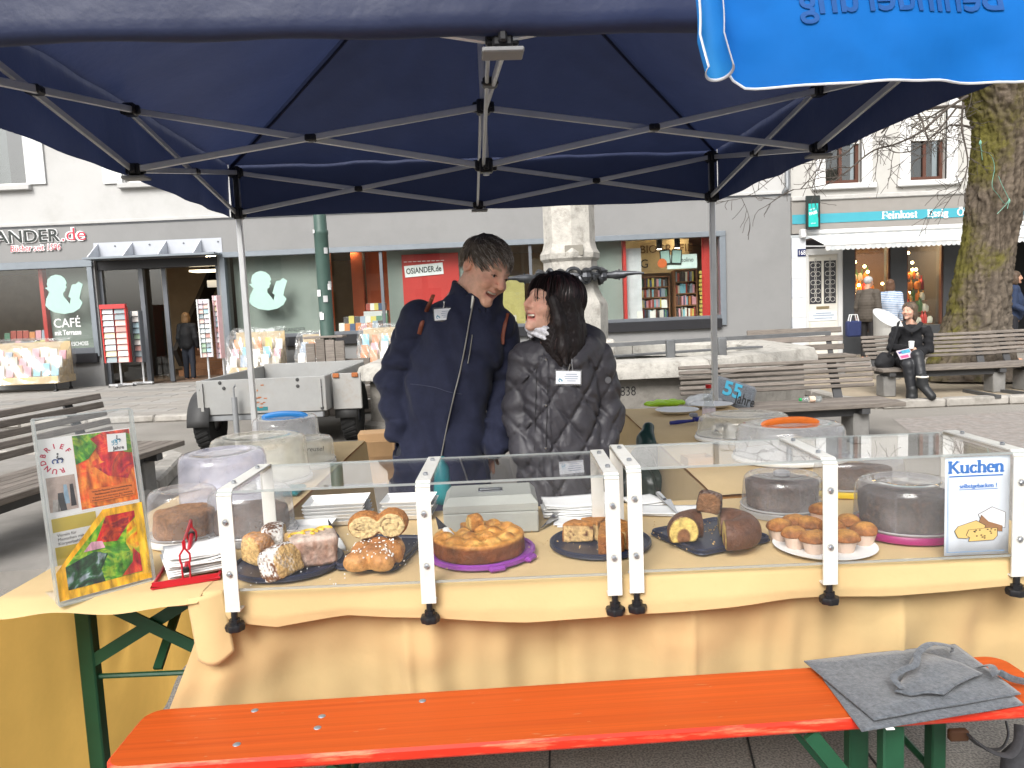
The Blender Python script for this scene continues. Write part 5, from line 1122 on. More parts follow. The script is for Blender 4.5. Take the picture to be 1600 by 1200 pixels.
# ---- cloth material and tables
clothm = mat('yellow_tablecloth', (.62, .45, .225), rough=.88, spec=.12, var=.06, vs=5, bump=.30, bs=16, trl=.16, sheen=.1, bdist=.010)
clothl = mat('cream_tablecloth_top', (.58, .42, .21), rough=.88, spec=.12, var=.05, vs=6, bump=.28, bs=22, sheen=.1, bdist=.007)
green = mat('green_steel', (.012, .075, .035), rough=.4, spec=.5, var=.15, vs=12, bump=.1, bs=80)
pine = mat('varnished_table_board', (.52, .24, .06), rough=.4, var=.25, vs=8, stretch=(1, 8, 1))
TZ = .765
def leg_frame(parent, x0, x1, y, z, sgn):
 """Folding beer table leg: two uprights, cross rails, X brace and a diagonal strut."""
 for x in (x0, x1):
  m = MB(); m.box((x, y, z / 2), (.045, .04, z), 0, None, .004); m.build('leg', green, parent, True)
 xm = (x0 + x1) / 2
 m = MB(); m.bar((x0, y - .012, z * .66), (x1, y - .012, z - .03), .006, .035); m.bar((x1, y - .022, z * .66), (x0, y - .022, z - .03), .006, .035); m.build('cross_brace', green, parent, True)
 for zz, r_ in ((z * .60, .008), (.1, .011)):
  m = MB(); m.tube([(x0, y, zz), (x1, y, zz)], r_, 8); m.build('cross_rail', green, parent, True)
 m = MB(); m.bar((xm, y, z * .62), (xm, y + sgn * .36, z - .015), .025, .012); m.build('diagonal_strut', green, parent, True)
def beer_table(label, x0, x1, y0, y1, alongx):
 t = thing('trestle_table', label, 'table', ((x0 + x1) / 2, (y0 + y1) / 2, 0))
 n = 3
 for i in range(n):
  m = MB()
  if alongx:
   a = y0 + (y1 - y0) * i / n; b = y0 + (y1 - y0) * (i + 1) / n; m.box(((x0 + x1) / 2, (a + b) / 2, TZ - .014), (x1 - x0, b - a - .003, .026), 0, None, .003)
  else:
   a = x0 + (x1 - x0) * i / n; b = x0 + (x1 - x0) * (i + 1) / n; m.box(((a + b) / 2, (y0 + y1) / 2, TZ - .014), (b - a - .003, y1 - y0, .026), 0, None, .003)
  m.build('board', pine, t, True)
 if alongx:
  for xe, sg in ((x0 + .28, 1), (x1 - .28, -1)):
   for y in (y0 + .15, y1 - .06):
    m = MB(); m.box((xe, y, (TZ - .03) / 2), (.04, .045, TZ - .03), 0, None, .004); m.build('leg', green, t, True)
   for zz, r_ in ((.45, .008), (.1, .011)):
    m = MB(); m.tube([(xe, y0 + .15, zz), (xe, y1 - .06, zz)], r_, 8); m.build('cross_rail', green, t, True)
 else:
  leg_frame(t, x0 + .06, x1 - .05, y0 + .26, TZ - .03, 1); leg_frame(t, x0 + .06, x1 - .05, y1 - .3, TZ - .03, -1)
 return t
FT0, FT1, FY0, FY1 = -.80, 1.42, 1.875, 2.55
beer_table('long trestle table under the yellow cloth carrying the cake cases', FT0, FT1, FY0, FY1, True)
beer_table('trestle table with green folding legs under the brochure stand at the left', -1.31, -.815, 1.86, 4.02, False)
beer_table('trestle table behind the cake cases at the right carrying plates and bottle', .70, 1.36, 2.62, 4.82, False)
TOP = TZ + .006
def cloth_thing(label, loc): return thing('tablecloth', label, 'tablecloth', loc)
# main cloth: top sheet with a short rolled overhang, long front skirt below it
t = cloth_thing('yellow cloth hanging down the front of the cake table behind the bench', ((FT0 + FT1) / 2, FY0, TOP))
def top_pt(a, b):
 x = FT0 - .012 + a * (FT1 - FT0 + .024)
 prof = [(FY1 + .03, -.24), (FY1 + .012, -.02), (FY1 - .01, 0)]
 if b < .12:
  k = b / .12; y = FY1 + .014 + .02 * (1 - k); z = TOP - .24 * (1 - k)
 elif b < .72:
  k = (b - .12) / .60; y = FY1 + .014 + (FY0 - .004 - FY1 - .014) * k; z = TOP
 else:
  k = (b - .72) / .28; ov = .075 + .016 * math.sin(x * 3.1 + .6) + .012 * n1(x * 3, 7) + (.03 if x < FT0 + .35 else 0) * (1 - abs(x - FT0 - .18) / .18 if abs(x - FT0 - .18) < .18 else 0)
  an = min(1, k * 3.5) * R(90)
  y = FY0 - .004 - .011 * math.sin(an) - .012 * n1(x * 4, 2) * k - .012 * k
  z = TOP - .011 * (1 - math.cos(an)) - max(0, k - .25) / .75 * ov
  y += .006 * max(0, k - .75) / .25
 z += .0015 * n1(x * 9, b * 12, 1)
 return (x, y, z)
m = MB(); m.grid(top_pt, 150, 60); m.build('top_sheet', clothl, t, True, smooth=70)
def skirt_pt(a, b):
 x0 = FT0 - .005 + a * (FT1 - FT0 + .06)
 fl = max(0, 1 - a * 9); fr = max(0, (a - .93) / .07)
 x = x0 - fl * (.17 * b ** 1.3) + .0
 fold = .016 * math.sin(x0 * 11 + 1.0) + .022 * n1(x0 * 4.3, 5) + .013 * math.sin(x0 * 26 + 2 * n1(x0 * 3, 1)) + .006 * math.sin(x0 * 61 + 3 * n1(x0 * 5, 2))
 crease = -.016 * math.exp(-((x0 - -.30) / .012) ** 2) - .016 * math.exp(-((x0 - .44) / .010) ** 2) - .014 * math.exp(-((x0 - .98) / .010) ** 2) + .012 * math.exp(-((x0 - .10) / .014) ** 2)
 y = FY0 + .022 + (fold + crease) * min(1, b * 2.2) * .8 - .16 * fl * b + .06 * b
 y += .003 * n1(x0 * 6, b * 5, 9) + .004 * math.sin((x0 * 1.0 + b * .5) * 19 + 2 * n1(x0 * 2, b * 3, 4)) * math.exp(-((b - .35) / .35) ** 2) * .6
 z = TOP - .03 - b * (.40 - .01 * math.sin(x0 * 7) + .05 * fl)
 return (x, y, z)
m = MB(); m.grid(skirt_pt, 220, 34); m.build('front_skirt', clothm, t, True, smooth=80)
def flap_pt(a, b):   # folded corner flap at the left end
 x = FT0 - .03 + a * .085 + .02 * b; y = FY0 - .035 - .012 * math.sin(a * math.pi) - .012 * b + .02 * a; z = TOP - .006 - b * .155 + .012 * a - .02 * math.sin(a * 3.1) * b
 return (x, y, z)
m = MB(); m.grid(flap_pt, 14, 16); m.build('corner_flap', clothl, t, True, smooth=80, solid=.002)
m = MB()
for i in range(9):
 p = Vector((-.955 + .006 * i, 1.715, .37 - .006 * i)); m.tube([p, p + Vector((-.03 - .004 * i, -.005, -.012 + .01 * (i % 3))), p + Vector((-.06 - .01 * (i % 4), -.01, -.03 + .012 * (i % 5)))], .0007, 4)
m.build('loose_threads', clothl, t, True, kind='stuff')
# left table cloth
t = cloth_thing('yellow cloth over the left side table with its near end left open', (-1.07, 2.9, TOP))
LX0, LX1, LY0, LY1 = -1.325, -.80, 1.845, 4.05
def ltop(a, b):
 y = LY0 + b * (LY1 - LY0); x = LX0 + a * (LX1 - LX0)
 z = TOP + .002 + .002 * n1(x * 8, y * 5)
 if b < .001: z -= .022 + .012 * n1(x * 7, 3); y -= .014
 return (x, y - (.012 + .012 * math.sin(a * 4)) * max(0, 1 - b * 30), z)
m = MB(); m.grid(ltop, 30, 80); m.build('top_sheet', clothl, t, True, smooth=70)
glow = mat('yellow_cloth_glow_tint', (.74, .46, .12), rough=.88, spec=.1, var=.10, vs=4, bump=.5, bs=14, trl=.6, bdist=.01)  # tablecloth copy, glow of light through it partly put into the colour
def lskirt(a, b):
 y = LY0 - .02 + a * (LY1 - LY0 + .02); f = .02 * math.sin(y * 9) + .026 * n1(y * 3, 2) + .02 * math.sin(y * 4 + 1)
 pin = math.exp(-((y - 2.35) / .16) ** 2) * math.exp(-((b - .35) / .25) ** 2)
 return (LX0 - .006 - f * b - .03 * b + .06 * pin + .012 * math.sin(y * 40) * pin, y - .05 * b * max(0, 1 - a * 8), TOP - .002 - b * .72)
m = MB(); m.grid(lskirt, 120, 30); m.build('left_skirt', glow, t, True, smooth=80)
def rskirt(a, b):
 y = FY1 + .06 + a * (LY1 - FY1 - .06); f = .02 * math.sin(y * 8 + 1) + .02 * n1(y * 4, 8)
 return (LX1 + .006 + f * b + .03 * b, y, TOP - .002 - b * .66)
m = MB(); m.grid(rskirt, 70, 24); m.build('right_skirt', clothm, t, True, smooth=80)
def bskirt(a, b):
 x = LX0 + a * (LX1 - LX0); f = .02 * math.sin(x * 14) + .02 * n1(x * 6, 3)
 return (x, LY1 + .004 + f * b + .02 * b, TOP - .002 - b * .66)
m = MB(); m.grid(bskirt, 36, 20); m.build('end_skirt', clothm, t, True, smooth=80)
# right table cloth
t = cloth_thing('yellow cloth over the right side table with plates and foil on it', (1.03, 3.7, TOP))
RX0, RX1, RY0, RY1 = .685, 1.375, 2.60, 4.84
m = MB(); m.grid(lambda a, b: (RX0 + a * (RX1 - RX0), RY0 + b * (RY1 - RY0), TOP + .002 + .003 * n1(a * 5, b * 12)), 30, 70); m.build('top_sheet', clothl, t, True, smooth=70)
def rs(a, b):
 y = RY0 + a * (RY1 - RY0); f = .022 * math.sin(y * 8) + .022 * n1(y * 4, 1); return (RX0 - .006 - f * b - .03 * b, y, TOP - .002 - b * .66)
m = MB(); m.grid(rs, 80, 24); m.build('left_skirt', clothm, t, True, smooth=80)
m = MB(); m.grid(lambda a, b: (RX0 + a * (RX1 - RX0), RY1 + .006 + (.02 * math.sin(a * 12) + .03) * b, TOP - .002 - b * .6), 30, 20); m.build('end_skirt', clothm, t, True, smooth=80)
m = MB(); m.grid(lambda a, b: (RX1 + .006 + (.02 * math.sin(a * 22) + .03) * b, RY0 + a * (RY1 - RY0), TOP - .002 - b * .6), 60, 20); m.build('right_skirt', clothm, t, True, smooth=80)
# ---- orange bench in front of the table
orange = mat('orange_bench_lacquer', (.49, .078, .011), rough=.5, spec=.35, var=.22, vs=2.4, bump=.08, bs=20, stretch=(.22, 30, 30), dirt=(.34, .04, .008), dirt_s=1.3, dirt_a=.45)
redm = mat('red_edge_lacquer', (.62, .03, .012), rough=.35, var=.15, vs=10, dirt=(.72, .40, .2), dirt_s=14, dirt_a=.6, stretch=(.35, 3, 3))
ba = .043; bo = Vector((-.92, 1.548, 0)); B = Matrix.Translation(bo) @ Matrix.Rotation(ba, 4, 'Z')
BL, BW, BZ = 2.16, .250, .505
bench = thing('beer_bench', 'orange lacquered wooden bench with green folding legs in front of the table', 'bench', bo, ba)
m = MB(); prof = [(.0, -.026), (.0, -.006), (.006, 0), (BW - .006, 0), (BW, -.006), (BW, -.026)]
def seat_outline(z, k):
 pts = []; rr = .05
 for (cx, cy, a0) in ((rr, rr, 180), (BL - rr, rr, 270), (BL - rr, BW - rr, 0), (rr, BW - rr, 90)):
  for i in range(7):
   a = R(a0 + 15 * i); pts.append((cx + (rr - k) * math.cos(a), cy + (rr - k) * math.sin(a), z))
 return pts
o0, o1, o2, o3 = seat_outline(BZ - .027, .003), seat_outline(BZ - .022, 0), seat_outline(BZ - .006, 0), seat_outline(BZ, .007)
n = len(o0); V = o0 + o1 + o2 + o3; Fs = []
for k in range(3):
 Fs += [(k * n + i, k * n + (i + 1) % n, (k + 1) * n + (i + 1) % n, (k + 1) * n + i) for i in range(n)]
m.add(V, Fs, 1); m.add(o3, [tuple(range(n))], 0); m.add(o0, [tuple(range(n))[::-1]], 1)
seat = m.build('seat_board', [orange, redm], bench, smooth=30)
for (px, py) in ((398, 1110), (370, 1163), (503, 1119), (496, 1137), (660, 1095)):
 p = az(px, py, BZ); q = B.inverted() @ p
 m = MB(); m.lathe([(0, .0022), (.006, .002), (.0085, .0006), (.009, 0)], 14, (q.x, q.y, BZ)); m.build('rivet', mat('zinc_rivet', (.32, .36, .40), .45, metal=.6), bench)
for i in range(34):   # chips and scratches through the lacquer, bare wood
 x, y = rnd.uniform(.05, 1.9), rnd.uniform(.012, BW - .012); L = rnd.choice((.003, .005, .008, .012, .02)); W_ = rnd.uniform(.0004, .0011)
 an = rnd.gauss(0, .12); mm = rotm(0, 0, an, (x, y, BZ + .0004)); q = MB()
 q.add([(-L, 0, 0), (-L * .3, -W_, 0), (L * .5, -W_ * .7, 0), (L, 0, 0), (L * .3, W_, 0), (-L * .5, W_ * .8, 0)], [(0, 1, 2, 3, 4, 5)], 0, mm)
 q.build('paint_chip', mat('bare_wood_chip', (.55, .26, .12), .8), seat)
for xe, sg in ((.30, 1), (BL - .40, -1)):
 for yy in (.045, BW - .045):
  m = MB(); m.box((xe, yy, (BZ - .027) / 2), (.05, .035, BZ - .028), 0, None, .004); m.build('leg', green, bench)
 for zz in (.12, BZ - .05):
  m = MB(); m.bar((xe, .045, zz), (xe, BW - .045, zz), .02, .025); m.build('cross_rail', green, bench)
 m = MB(); m.bar((xe, BW / 2, .16), (xe + sg * .24, BW / 2, BZ - .035), .03, .012); m.build('diagonal_strut', green, bench)
 m = MB(); m.bar((xe + .0, .02, .20), (xe - .20 * sg * -1, .02, BZ - .04), .012, .034); m.build('flat_strut', green, bench)
# ---- grey felt apron lying on the bench
felt = mat('grey_felt', (.105, .115, .13), rough=.95, spec=.1, var=.5, vs=90, bump=.5, bs=300, sheen=.3)
ap = thing('felt_apron', 'grey felt apron with neck strap folded on the orange bench', 'apron', (1.0, 1.8, BZ))
def quad_sheet(c, z, amp, seed, nu=40, nv=30, drop=0):
 c = [Vector((p.x, p.y, 0)) for p in c]
 def fn(a, b):
  p = c[0] * (1 - a) * (1 - b) + c[1] * a * (1 - b) + c[2] * a * b + c[3] * (1 - a) * b
  zz = z + amp * (n1(p.x * 9, p.y * 9, seed) * .5 + .5) * min(1, 6 * min(a, 1 - a, b, 1 - b) + .25)
  return (p.x + .004 * n1(b * 5, seed), p.y + .004 * n1(a * 5, seed + 3), zz)
 q = MB(); q.grid(fn, nu, nv); return q
def bzp(x, y): return az(x, y, BZ + .01)
quad_sheet([bzp(1285, 1058), bzp(1345, 1139), bzp(1598, 1098), bzp(1520, 1030)], BZ + .004, .006, 2).build('lower_panel', felt, ap, True, smooth=80, solid=.003)
quad_sheet([bzp(1254, 1037), bzp(1365, 1131), bzp(1597, 1088), bzp(1492, 1010)], BZ + .014, .014, 5).build('upper_panel', felt, ap, True, smooth=80, solid=.003)
def pocket(a, b):
 c0, c1, c2, c3 = [az(x, y, BZ + .04) for x, y in ((1435, 1012), (1398, 1080), (1475, 1082), (1535, 1048))]
 p = c0 * (1 - a) * (1 - b) + c1 * a * (1 - b) + c2 * a * b + c3 * (1 - a) * b
 return (p.x, p.y, BZ + .036 + .010 * math.sin(a * 3.1) * math.sin(b * 3.1) + .006 * n1(a * 3, b * 3, 4))
m = MB(); m.grid(pocket, 18, 18); m.build('pocket_fold', felt, ap, True, smooth=80, solid=.003)
def strap(pts, w=.014):
 q = MB(); P = [Vector(p) for p in pts]
 # catmull-rom resample
 out = []
 for i in range(len(P) - 1):
  a, b, c, d = P[max(0, i - 1)], P[i], P[i + 1], P[min(len(P) - 1, i + 2)]
  for k in range(6):
   t = k / 6; out.append(.5 * ((2 * b) + (c - a) * t + (2 * a - 5 * b + 4 * c - d) * t * t + (3 * b - a - 3 * c + d) * t ** 3))
 out.append(P[-1]); q.tube(out, w, 6, sq=.28); return q
def pz(x, y, z): return az(x, y, BZ + z)
strap([pz(1410, 1075, .05), pz(1396, 1058, .06), pz(1412, 1046, .065), pz(1430, 1038, .07), pz(1436, 1018, .08), pz(1455, 1006, .08), pz(1486, 1010, .06), pz(1487, 1018, .05)], .008).build('neck_strap', felt, ap, True)
strap([pz(1530, 1042, .03), pz(1548, 1040, .05), pz(1556, 1054, .05), pz(1560, 1050, .04), pz(1580, 1060, .03), pz(1606, 1066, .02)], .009).build('waist_strap', felt, ap, True)
m = MB(); c = az(1389, 1138, BZ); m.box((c.x, c.y - .004, BZ + .002), (.018, .008, .002)); m.build('care_tag', mat('white_label', (.8, .8, .8), .7), ap, True)
# rucksack straps hanging below the bench at the right
bag = thing('rucksack', 'dark grey rucksack straps hanging below the right end of the bench', 'rucksack', (1.15, 1.9, 0))
dk = mat('dark_webbing', (.06, .062, .07), rough=.85, var=.3, vs=40, bump=.3, bs=200)
strap([at(1515, 1150, 1.85), at(1545, 1172, 1.85), at(1575, 1180, 1.85), at(1590, 1162, 1.86), at(1592, 1132, 1.88)], .014).build('strap', dk, bag, True)
strap([at(1505, 1140, 1.9), at(1530, 1165, 1.92), at(1562, 1170, 1.9), at(1575, 1150, 1.9), at(1572, 1128, 1.92)], .012).build('strap', dk, bag, True)
m = MB(); p = at(1497, 1148, 1.88); m.box(p, (.05, .02, .03), 0, rotm(0, 0, 0), .004); m.build('leather_patch', mat('brown_leather', (.10, .045, .022), .6), bag, True)
m = MB(); q = at(1650, 1190, 1.98); m.lathe([(0, -.30), (.13, -.29), (.15, -.2), (.14, 0), (.1, .05), (0, .06)], 20, q, sy=.7); m.build('sack', dk, bag, True)
# ---- clear cake cases: bent white bars, acrylic front and top, black clamp knobs
acr = clear('clear_acrylic', (.992, .994, .993), 1.0, haze=.008, rough=.012, ior=1.42, scratch=18, hazecol=(.8, .8, .8))
acre = clear('acrylic_edge', (.80, .84, .83), 1.0, haze=.35, hazecol=(.75, .78, .78), rough=.1)
white = mat('white_lacquered_bar', (.66, .65, .61), rough=.35, spec=.5, var=.05, vs=14, dirt=(.5, .44, .34), dirt_s=9, dirt_a=.25)
steel = mat('zinc_bolt', (.45, .47, .5), rough=.3, metal=.9)
def cake_case(label, xs, y0, y1, zt):
 c = thing('cake_case', label, 'display case', ((xs[0] + xs[-1]) / 2, (y0 + y1) / 2, TOP))
 zb = TOP + .012; w = .036
 for i, x in enumerate(xs):
  m = MB(); pts = [(y0, TOP - .035), (y0, zt - .012), (y0 + .012, zt), (y1 - .01, zt), (y1, zt - .01), (y1, TOP + .004)]
  if i in (1,): pts = pts[:4]
  for (ya, za), (yb, zb2) in zip(pts, pts[1:]):
   d = Vector((0, yb - ya, zb2 - za)).normalized(); nrm = Vector((0, -d.z, d.y)) * .004
   vs = []
   for sx in (-w / 2, w / 2):
    for (yy, zz) in ((ya, za), (yb, zb2)):
     vs += [(x + sx, yy, zz), (x + sx, yy - nrm.y * -1, zz + nrm.z * 1)]
   m.add(vs, [(0, 2, 3, 1), (4, 5, 7, 6), (0, 4, 6, 2), (1, 3, 7, 5), (0, 1, 5, 4), (2, 6, 7, 3)])
  bar = m.build('bar', white, c, True, smooth=30)
  for zz in (zt - .075, zb + .045):
   q = MB(); q.lathe([(0, .007), (.004, .0068), (.0062, .005), (.0062, 0)], 6, M=Matrix.Translation((x, y0 - .005, zz)) @ Matrix.Rotation(R(90), 4, 'X')); q.lathe([(.0085, .0012), (.0085, 0)], 12, M=Matrix.Translation((x, y0 - .005, zz)) @ Matrix.Rotation(R(90), 4, 'X')); q.build('bolt', steel, bar, True)
  for yy in (y0 + .07, y1 - .07):
   q = MB(); q.lathe([(0, .007), (.004, .0068), (.0062, .005), (.0062, 0)], 6, (x, yy, zt + .005)); q.build('bolt', steel, bar, True)
  q = MB(); q.box((x, y0 + .018, TOP - .037), (w, .045, .004)); q.build('clamp_plate', white, bar, True)
  kz = TOP - .082
  q = MB(); q.tube([(x, y0 + .004, TOP - .04), (x, y0 + .004, kz + .02)], .008, 10); q.build('clamp_screw', blackp, bar, True)
  q = MB(); q.lathe([(0, .022), (.013, .022), (.013, .012), (.022, .010), (.024, .004), (.022, -.006), (.012, -.009), (0, -.009)], 42, (x, y0 + .004, kz), fn=lambda a: 1 + .055 * math.cos(7 * a)); q.build('clamp_knob', blackp, bar, True)
 xa, xb = xs[0] - w / 2 - .002, xs[-1] + w / 2 + .002
 def panel(nm, c0, d):
  q = MB(); q.box(c0, d, 0, None, .0012); return q.build(nm, [acr], c, True, smooth=0)
 pf = panel('front_panel', ((xa + xb) / 2, y0 + .0075, (zb + zt - .004) / 2), (xb - xa, .004, zt - .004 - zb))
 pt = panel('top_panel', ((xa + xb) / 2, (y0 + y1) / 2 + .004, zt - .0045), (xb - xa, y1 - y0 - .012, .004))
 for nm, a, b in (('front_edge', (xa, y0 + .004, zt - .003), (xb, y0 + .004, zt - .003)), ('lower_edge', (xa, y0 + .0075, zb), (xb, y0 + .0075, zb)), ('rear_edge', (xa, y1, zt - .004), (xb, y1, zt - .004))):
  q = MB(); q.bar(a, b, .0045, .0055); q.build(nm, acre, c, True)
 return c
cake_case('left acrylic cake case over the braided bread and the purple tray', (-.712, -.228, .232), 1.828, 2.15, 1.034)
cake_case('right acrylic cake case with the cake poster on its end', (.288, .768, 1.235), 1.838, 2.15, 1.046)
# =================================================================== CAKES AND THINGS ON THE TABLES
TT = TOP + .003
def pt(x, y, z=TT): return az(x, y, z)
navyp = mat('navy_tray_plastic', (.012, .018, .045), .38, spec=.5, var=.1)
purp = mat('purple_plastic', (.22, .035, .30), .38, spec=.5, var=.05)
mage = mat('magenta_plastic', (.30, .015, .13), .38, spec=.5, var=.05)
yelp = mat('yellow_plastic', (.72, .50, .02), .4, var=.05)
whtp = mat('white_plastic', (.76, .76, .74), .35, var=.03)
paper = mat('white_paper', (.78, .78, .77), .85, var=.03)
domem = clear('milky_dome', (.955, .955, .96), 1.0, haze=.19, hazecol=(.88, .87, .88), rough=.08, ior=1.5, scratch=6)
cakev = mat('baked_crumb', vcol=True, rough=.88, spec=.15, var=.5, vs=95, bump=1.0, bs=130, bdist=.006, dirt=(.24, .11, .045), dirt_s=70, dirt_a=.35)
glazev = mat('baked_glossy', vcol=True, rough=.5, spec=.35, var=.45, vs=60, bump=.8, bs=90, bdist=.005, dirt=(.15, .05, .015), dirt_s=45, dirt_a=.40)
crustc, crumbc, goldc, chocc, sugarc = (.17, .055, .018), (.62, .40, .16), (.46, .20, .05), (.060, .022, .012), (.85, .83, .80)
def tray(label, c, r, m_, sx=1.0, sy=1.0, handles=False, name='cake_tray', h=.016):
 t = thing(name, label, 'tray', (c.x, c.y, TT))
 q = MB(); q.lathe([(0, .002), (r * .9, .002), (r * .93, 0), (r * .97, .004), (r, h * .55), (r * 1.0, h), (r * .97, h + .003), (r * .93, h), (r * .92, h * .75), (r * .90, h * .72), (0, h * .72)], 64, (0, 0, 0), sx=sx, sy=sy); q.build('plate', m_, t)
 q = MB(); q.tube([(r * .985 * math.cos(a) * sx, r * .985 * math.sin(a) * sy, h * .45) for a in [2 * math.pi * k / 64 for k in range(64)]], .0025, 5, closed=True); q.build('rim_bead', m_, t)
 if handles:
  for a in (R(-72), R(-28), R(152)):
   q = MB(); q.box((0, 0, .008), (.045, .026, .014), 0, rotm(0, 0, a + R(90), (r * 1.0 * math.cos(a), r * 1.0 * math.sin(a), 0)), .005); q.build('handle_tab', m_, t)
 return t, TT + h * .72
def rtray(label, c, lx, ly, rz, m_):
 t = thing('cake_tray', label, 'tray', (c.x, c.y, TT), rz); rr = .022
 def ring(k, z):
  P = []
  for (cx, cy, a0) in ((lx / 2 - rr, ly / 2 - rr, 0), (-lx / 2 + rr, ly / 2 - rr, 90), (-lx / 2 + rr, -ly / 2 + rr, 180), (lx / 2 - rr, -ly / 2 + rr, 270)):
   for i in range(6): a = R(a0 + 18 * i); P.append((cx + (rr - k) * math.cos(a), cy + (rr - k) * math.sin(a), z))
  return P
 lv = [(.010, 0), (.004, .002), (.0, .010), (.0, .017), (.003, .020), (.007, .018), (.010, .013)]; V = []; Fs = []; n = 24
 for k, z in lv: V += ring(k, z)
 for i in range(len(lv) - 1): Fs += [(i * n + j, i * n + (j + 1) % n, (i + 1) * n + (j + 1) % n, (i + 1) * n + j) for j in range(n)]
 Fs += [tuple(range(n))[::-1], tuple(range((len(lv) - 1) * n, len(lv) * n))]; q = MB(); q.add(V, Fs); q.build('plate', m_, t)
 q = MB(); q.tube(ring(-.0015, .007), .0022, 5, closed=True); q.build('rim_bead', m_, t)
 return t, TT + .0135
def specks(name, pts, s, m_, parent, seed=1):
 r_ = random.Random(seed); q = MB()
 for p in pts:
  k = s * r_.uniform(.6, 1.4); q.box((0, 0, 0), (k, k * r_.uniform(.6, 1), k * r_.uniform(.5, .9)), 0, rotm(r_.uniform(0, 3), r_.uniform(0, 3), r_.uniform(0, 3), p))
 return q.build(name, m_, parent, True, smooth=0, kind='stuff')
crumbm = mat('loose_crumbs', (.62, .42, .2), .9); sugm = mat('pearl_sugar', (.85, .84, .82), .6)
def crumbs_on(c, z, r, n, parent, seed, m_=None):
 r_ = random.Random(seed); specks('crumbs', [(c.x + r_.gauss(0, r * .45), c.y + r_.gauss(0, r * .4), z + .0015) for _ in range(n)], .0028, m_ or crumbm, parent, seed)
# ---- 1 round navy tray with marble slices and a lemon loaf
c = pt(452, 884); t1, z1 = tray('round navy tray with the iced lemon loaf and sugared slices', c, .148, navyp)
crumbs_on(c, z1, .2, 60, t1, 3, sugm)
def on(x, y, z): return az(x, y, z)
# lemon loaf, cut end facing left front
LC = on(487, 880, z1); LM = Matrix.Translation(LC) @ Matrix.Rotation(R(18), 4, 'Z') @ Matrix.Scale(1.12, 4)
def loaf_f(P):
 x, y, z = loc_axes(P, LM); tp = 1 + 2.2 * np.clip(z, 0, .08)
 f = s_box((x / 1, y / tp, z - .036), (0, 0, 0), (.060, .036, .037), .012) - .0
 f = f - .004 * np.exp(-((z - .06) / .02) ** 2) + .0015 * vnoise(x, y, z, 90, 2)
 return np.maximum(f, -(x + .053) * .7 - (y * .1))
def loaf_c(x, y, z):
 P = loc_axes((x, y, z), LM); n = vnoise(P[0], P[1], P[2], 60, 4); c_ = np.tile(np.array((.40, .23, .17)), (len(x), 1)); c_ = mixc(c_, (.50, .36, .30), .5 + .8 * vnoise(P[0], P[1] * .3, P[2] * .3, 120, 8)); c_ = mixc(c_, (.66, .56, .48), np.clip((P[2] - .064) / .006, 0, 1) * .6)
 c_ = mixc(c_, (.30, .12, .045), np.clip(1 - P[2] / .012, 0, 1) * .7); return mixc(c_, (.60, .36, .12), np.clip((-.0475 - P[0]) / .003, 0, 1))
lo = LC - Vector((.12, .12, .01)); hi = LC + Vector((.12, .12, .11))
lf = thing('lemon_loaf', 'pink glazed lemon loaf with lemon slices on the round navy tray', 'cake', LC)
sdf_obj('loaf', loaf_f, lo, hi, .003, [glazev], lf, colfn=loaf_c)
lem = mat('lemon_slice', (.80, .52, .05), .4, var=.2, vs=60, sss=0)
for k, (lx, ly, a) in enumerate(((-.03, -.012, .3), (.0, .004, -.4), (.022, -.006, .8), (.035, .014, .2))):
 q = MB(); P = [LM @ Vector((lx + .018 * math.cos(b + a), ly + .018 * math.sin(b + a), .0765)) for b in [math.pi * i / 10 for i in range(11)]]; q.tube(P, .0042, 6); q.build('lemon_slice', lem, lf, True)
def slab(name, label, c, M, half, col_side, col_face, sugar, parent=None, bulge=.0, seed=1, marble=False, cat='cake'):
 def f(P):
  x, y, z = loc_axes(P, M); g = s_box((x, y, z), (0, 0, half[2]), half, .008); ex = s_ell((x, y, z), (0, 0, half[2] * .7), (half[0] * 1.5, half[1] * 1.5, half[2] * 1.5))
  return smax(g, ex, .01) + .0018 * vnoise(x, y, z, 90, seed)
 def cf(x, y, z):
  P = loc_axes((x, y, z), M); n = vnoise(P[0], P[1], P[2], 70, seed); c_ = np.tile(np.array(col_side), (len(x), 1)); face = np.clip((np.abs(P[0]) - half[0] + .005) / .002, 0, 1)
  fc = np.tile(np.array(col_face), (len(x), 1));
  if marble: fc = mixc(fc, (.10, .04, .022), np.clip((.015 - np.abs(vnoise(P[1], P[2], seed, 38, 6)) * .03 - np.hypot(P[1], P[2] - half[2]) * .25) * 180, 0, 1))
  c_ = c_ * (1 - face[:, None]) + fc * face[:, None]; c_ *= (1 + .25 * n)[:, None]
  return mixc(c_, sugarc, np.clip((vnoise(x, y, z, 240, 5) + .9 * vnoise(P[0], P[1], P[2], 30, 9) - .25 + .6 * (1 - face)) * 2.2, 0, 1) * sugar * (1 - .6 * face))
 r_ = max(half) * 2.3; o = sdf_obj(name, f, c - Vector((r_, r_, .02)), c + Vector((r_, r_, r_)), .0028, [cakev], parent, colfn=cf)
 if parent is None: tag(o, label, cat)
 return o
p = on(445, 899, z1); slab('cake_slice', 'sugar dusted cake slice leaning at the front of the round navy tray', p, Matrix.Translation(p + Vector((0, 0, -.002))) @ Matrix.Rotation(R(-25), 4, 'Z') @ Matrix.Rotation(R(-18), 4, 'Y'), (.032, .050, .042), (.15, .06, .025), crumbc, 1.0, seed=3)
p = on(405, 878, z1); slab('cake_slice', 'pale cut cake slice at the left end of the round navy tray', p, Matrix.Translation(p) @ Matrix.Rotation(R(50), 4, 'Z'), (.029, .046, .040), goldc, crumbc, .15, seed=5)
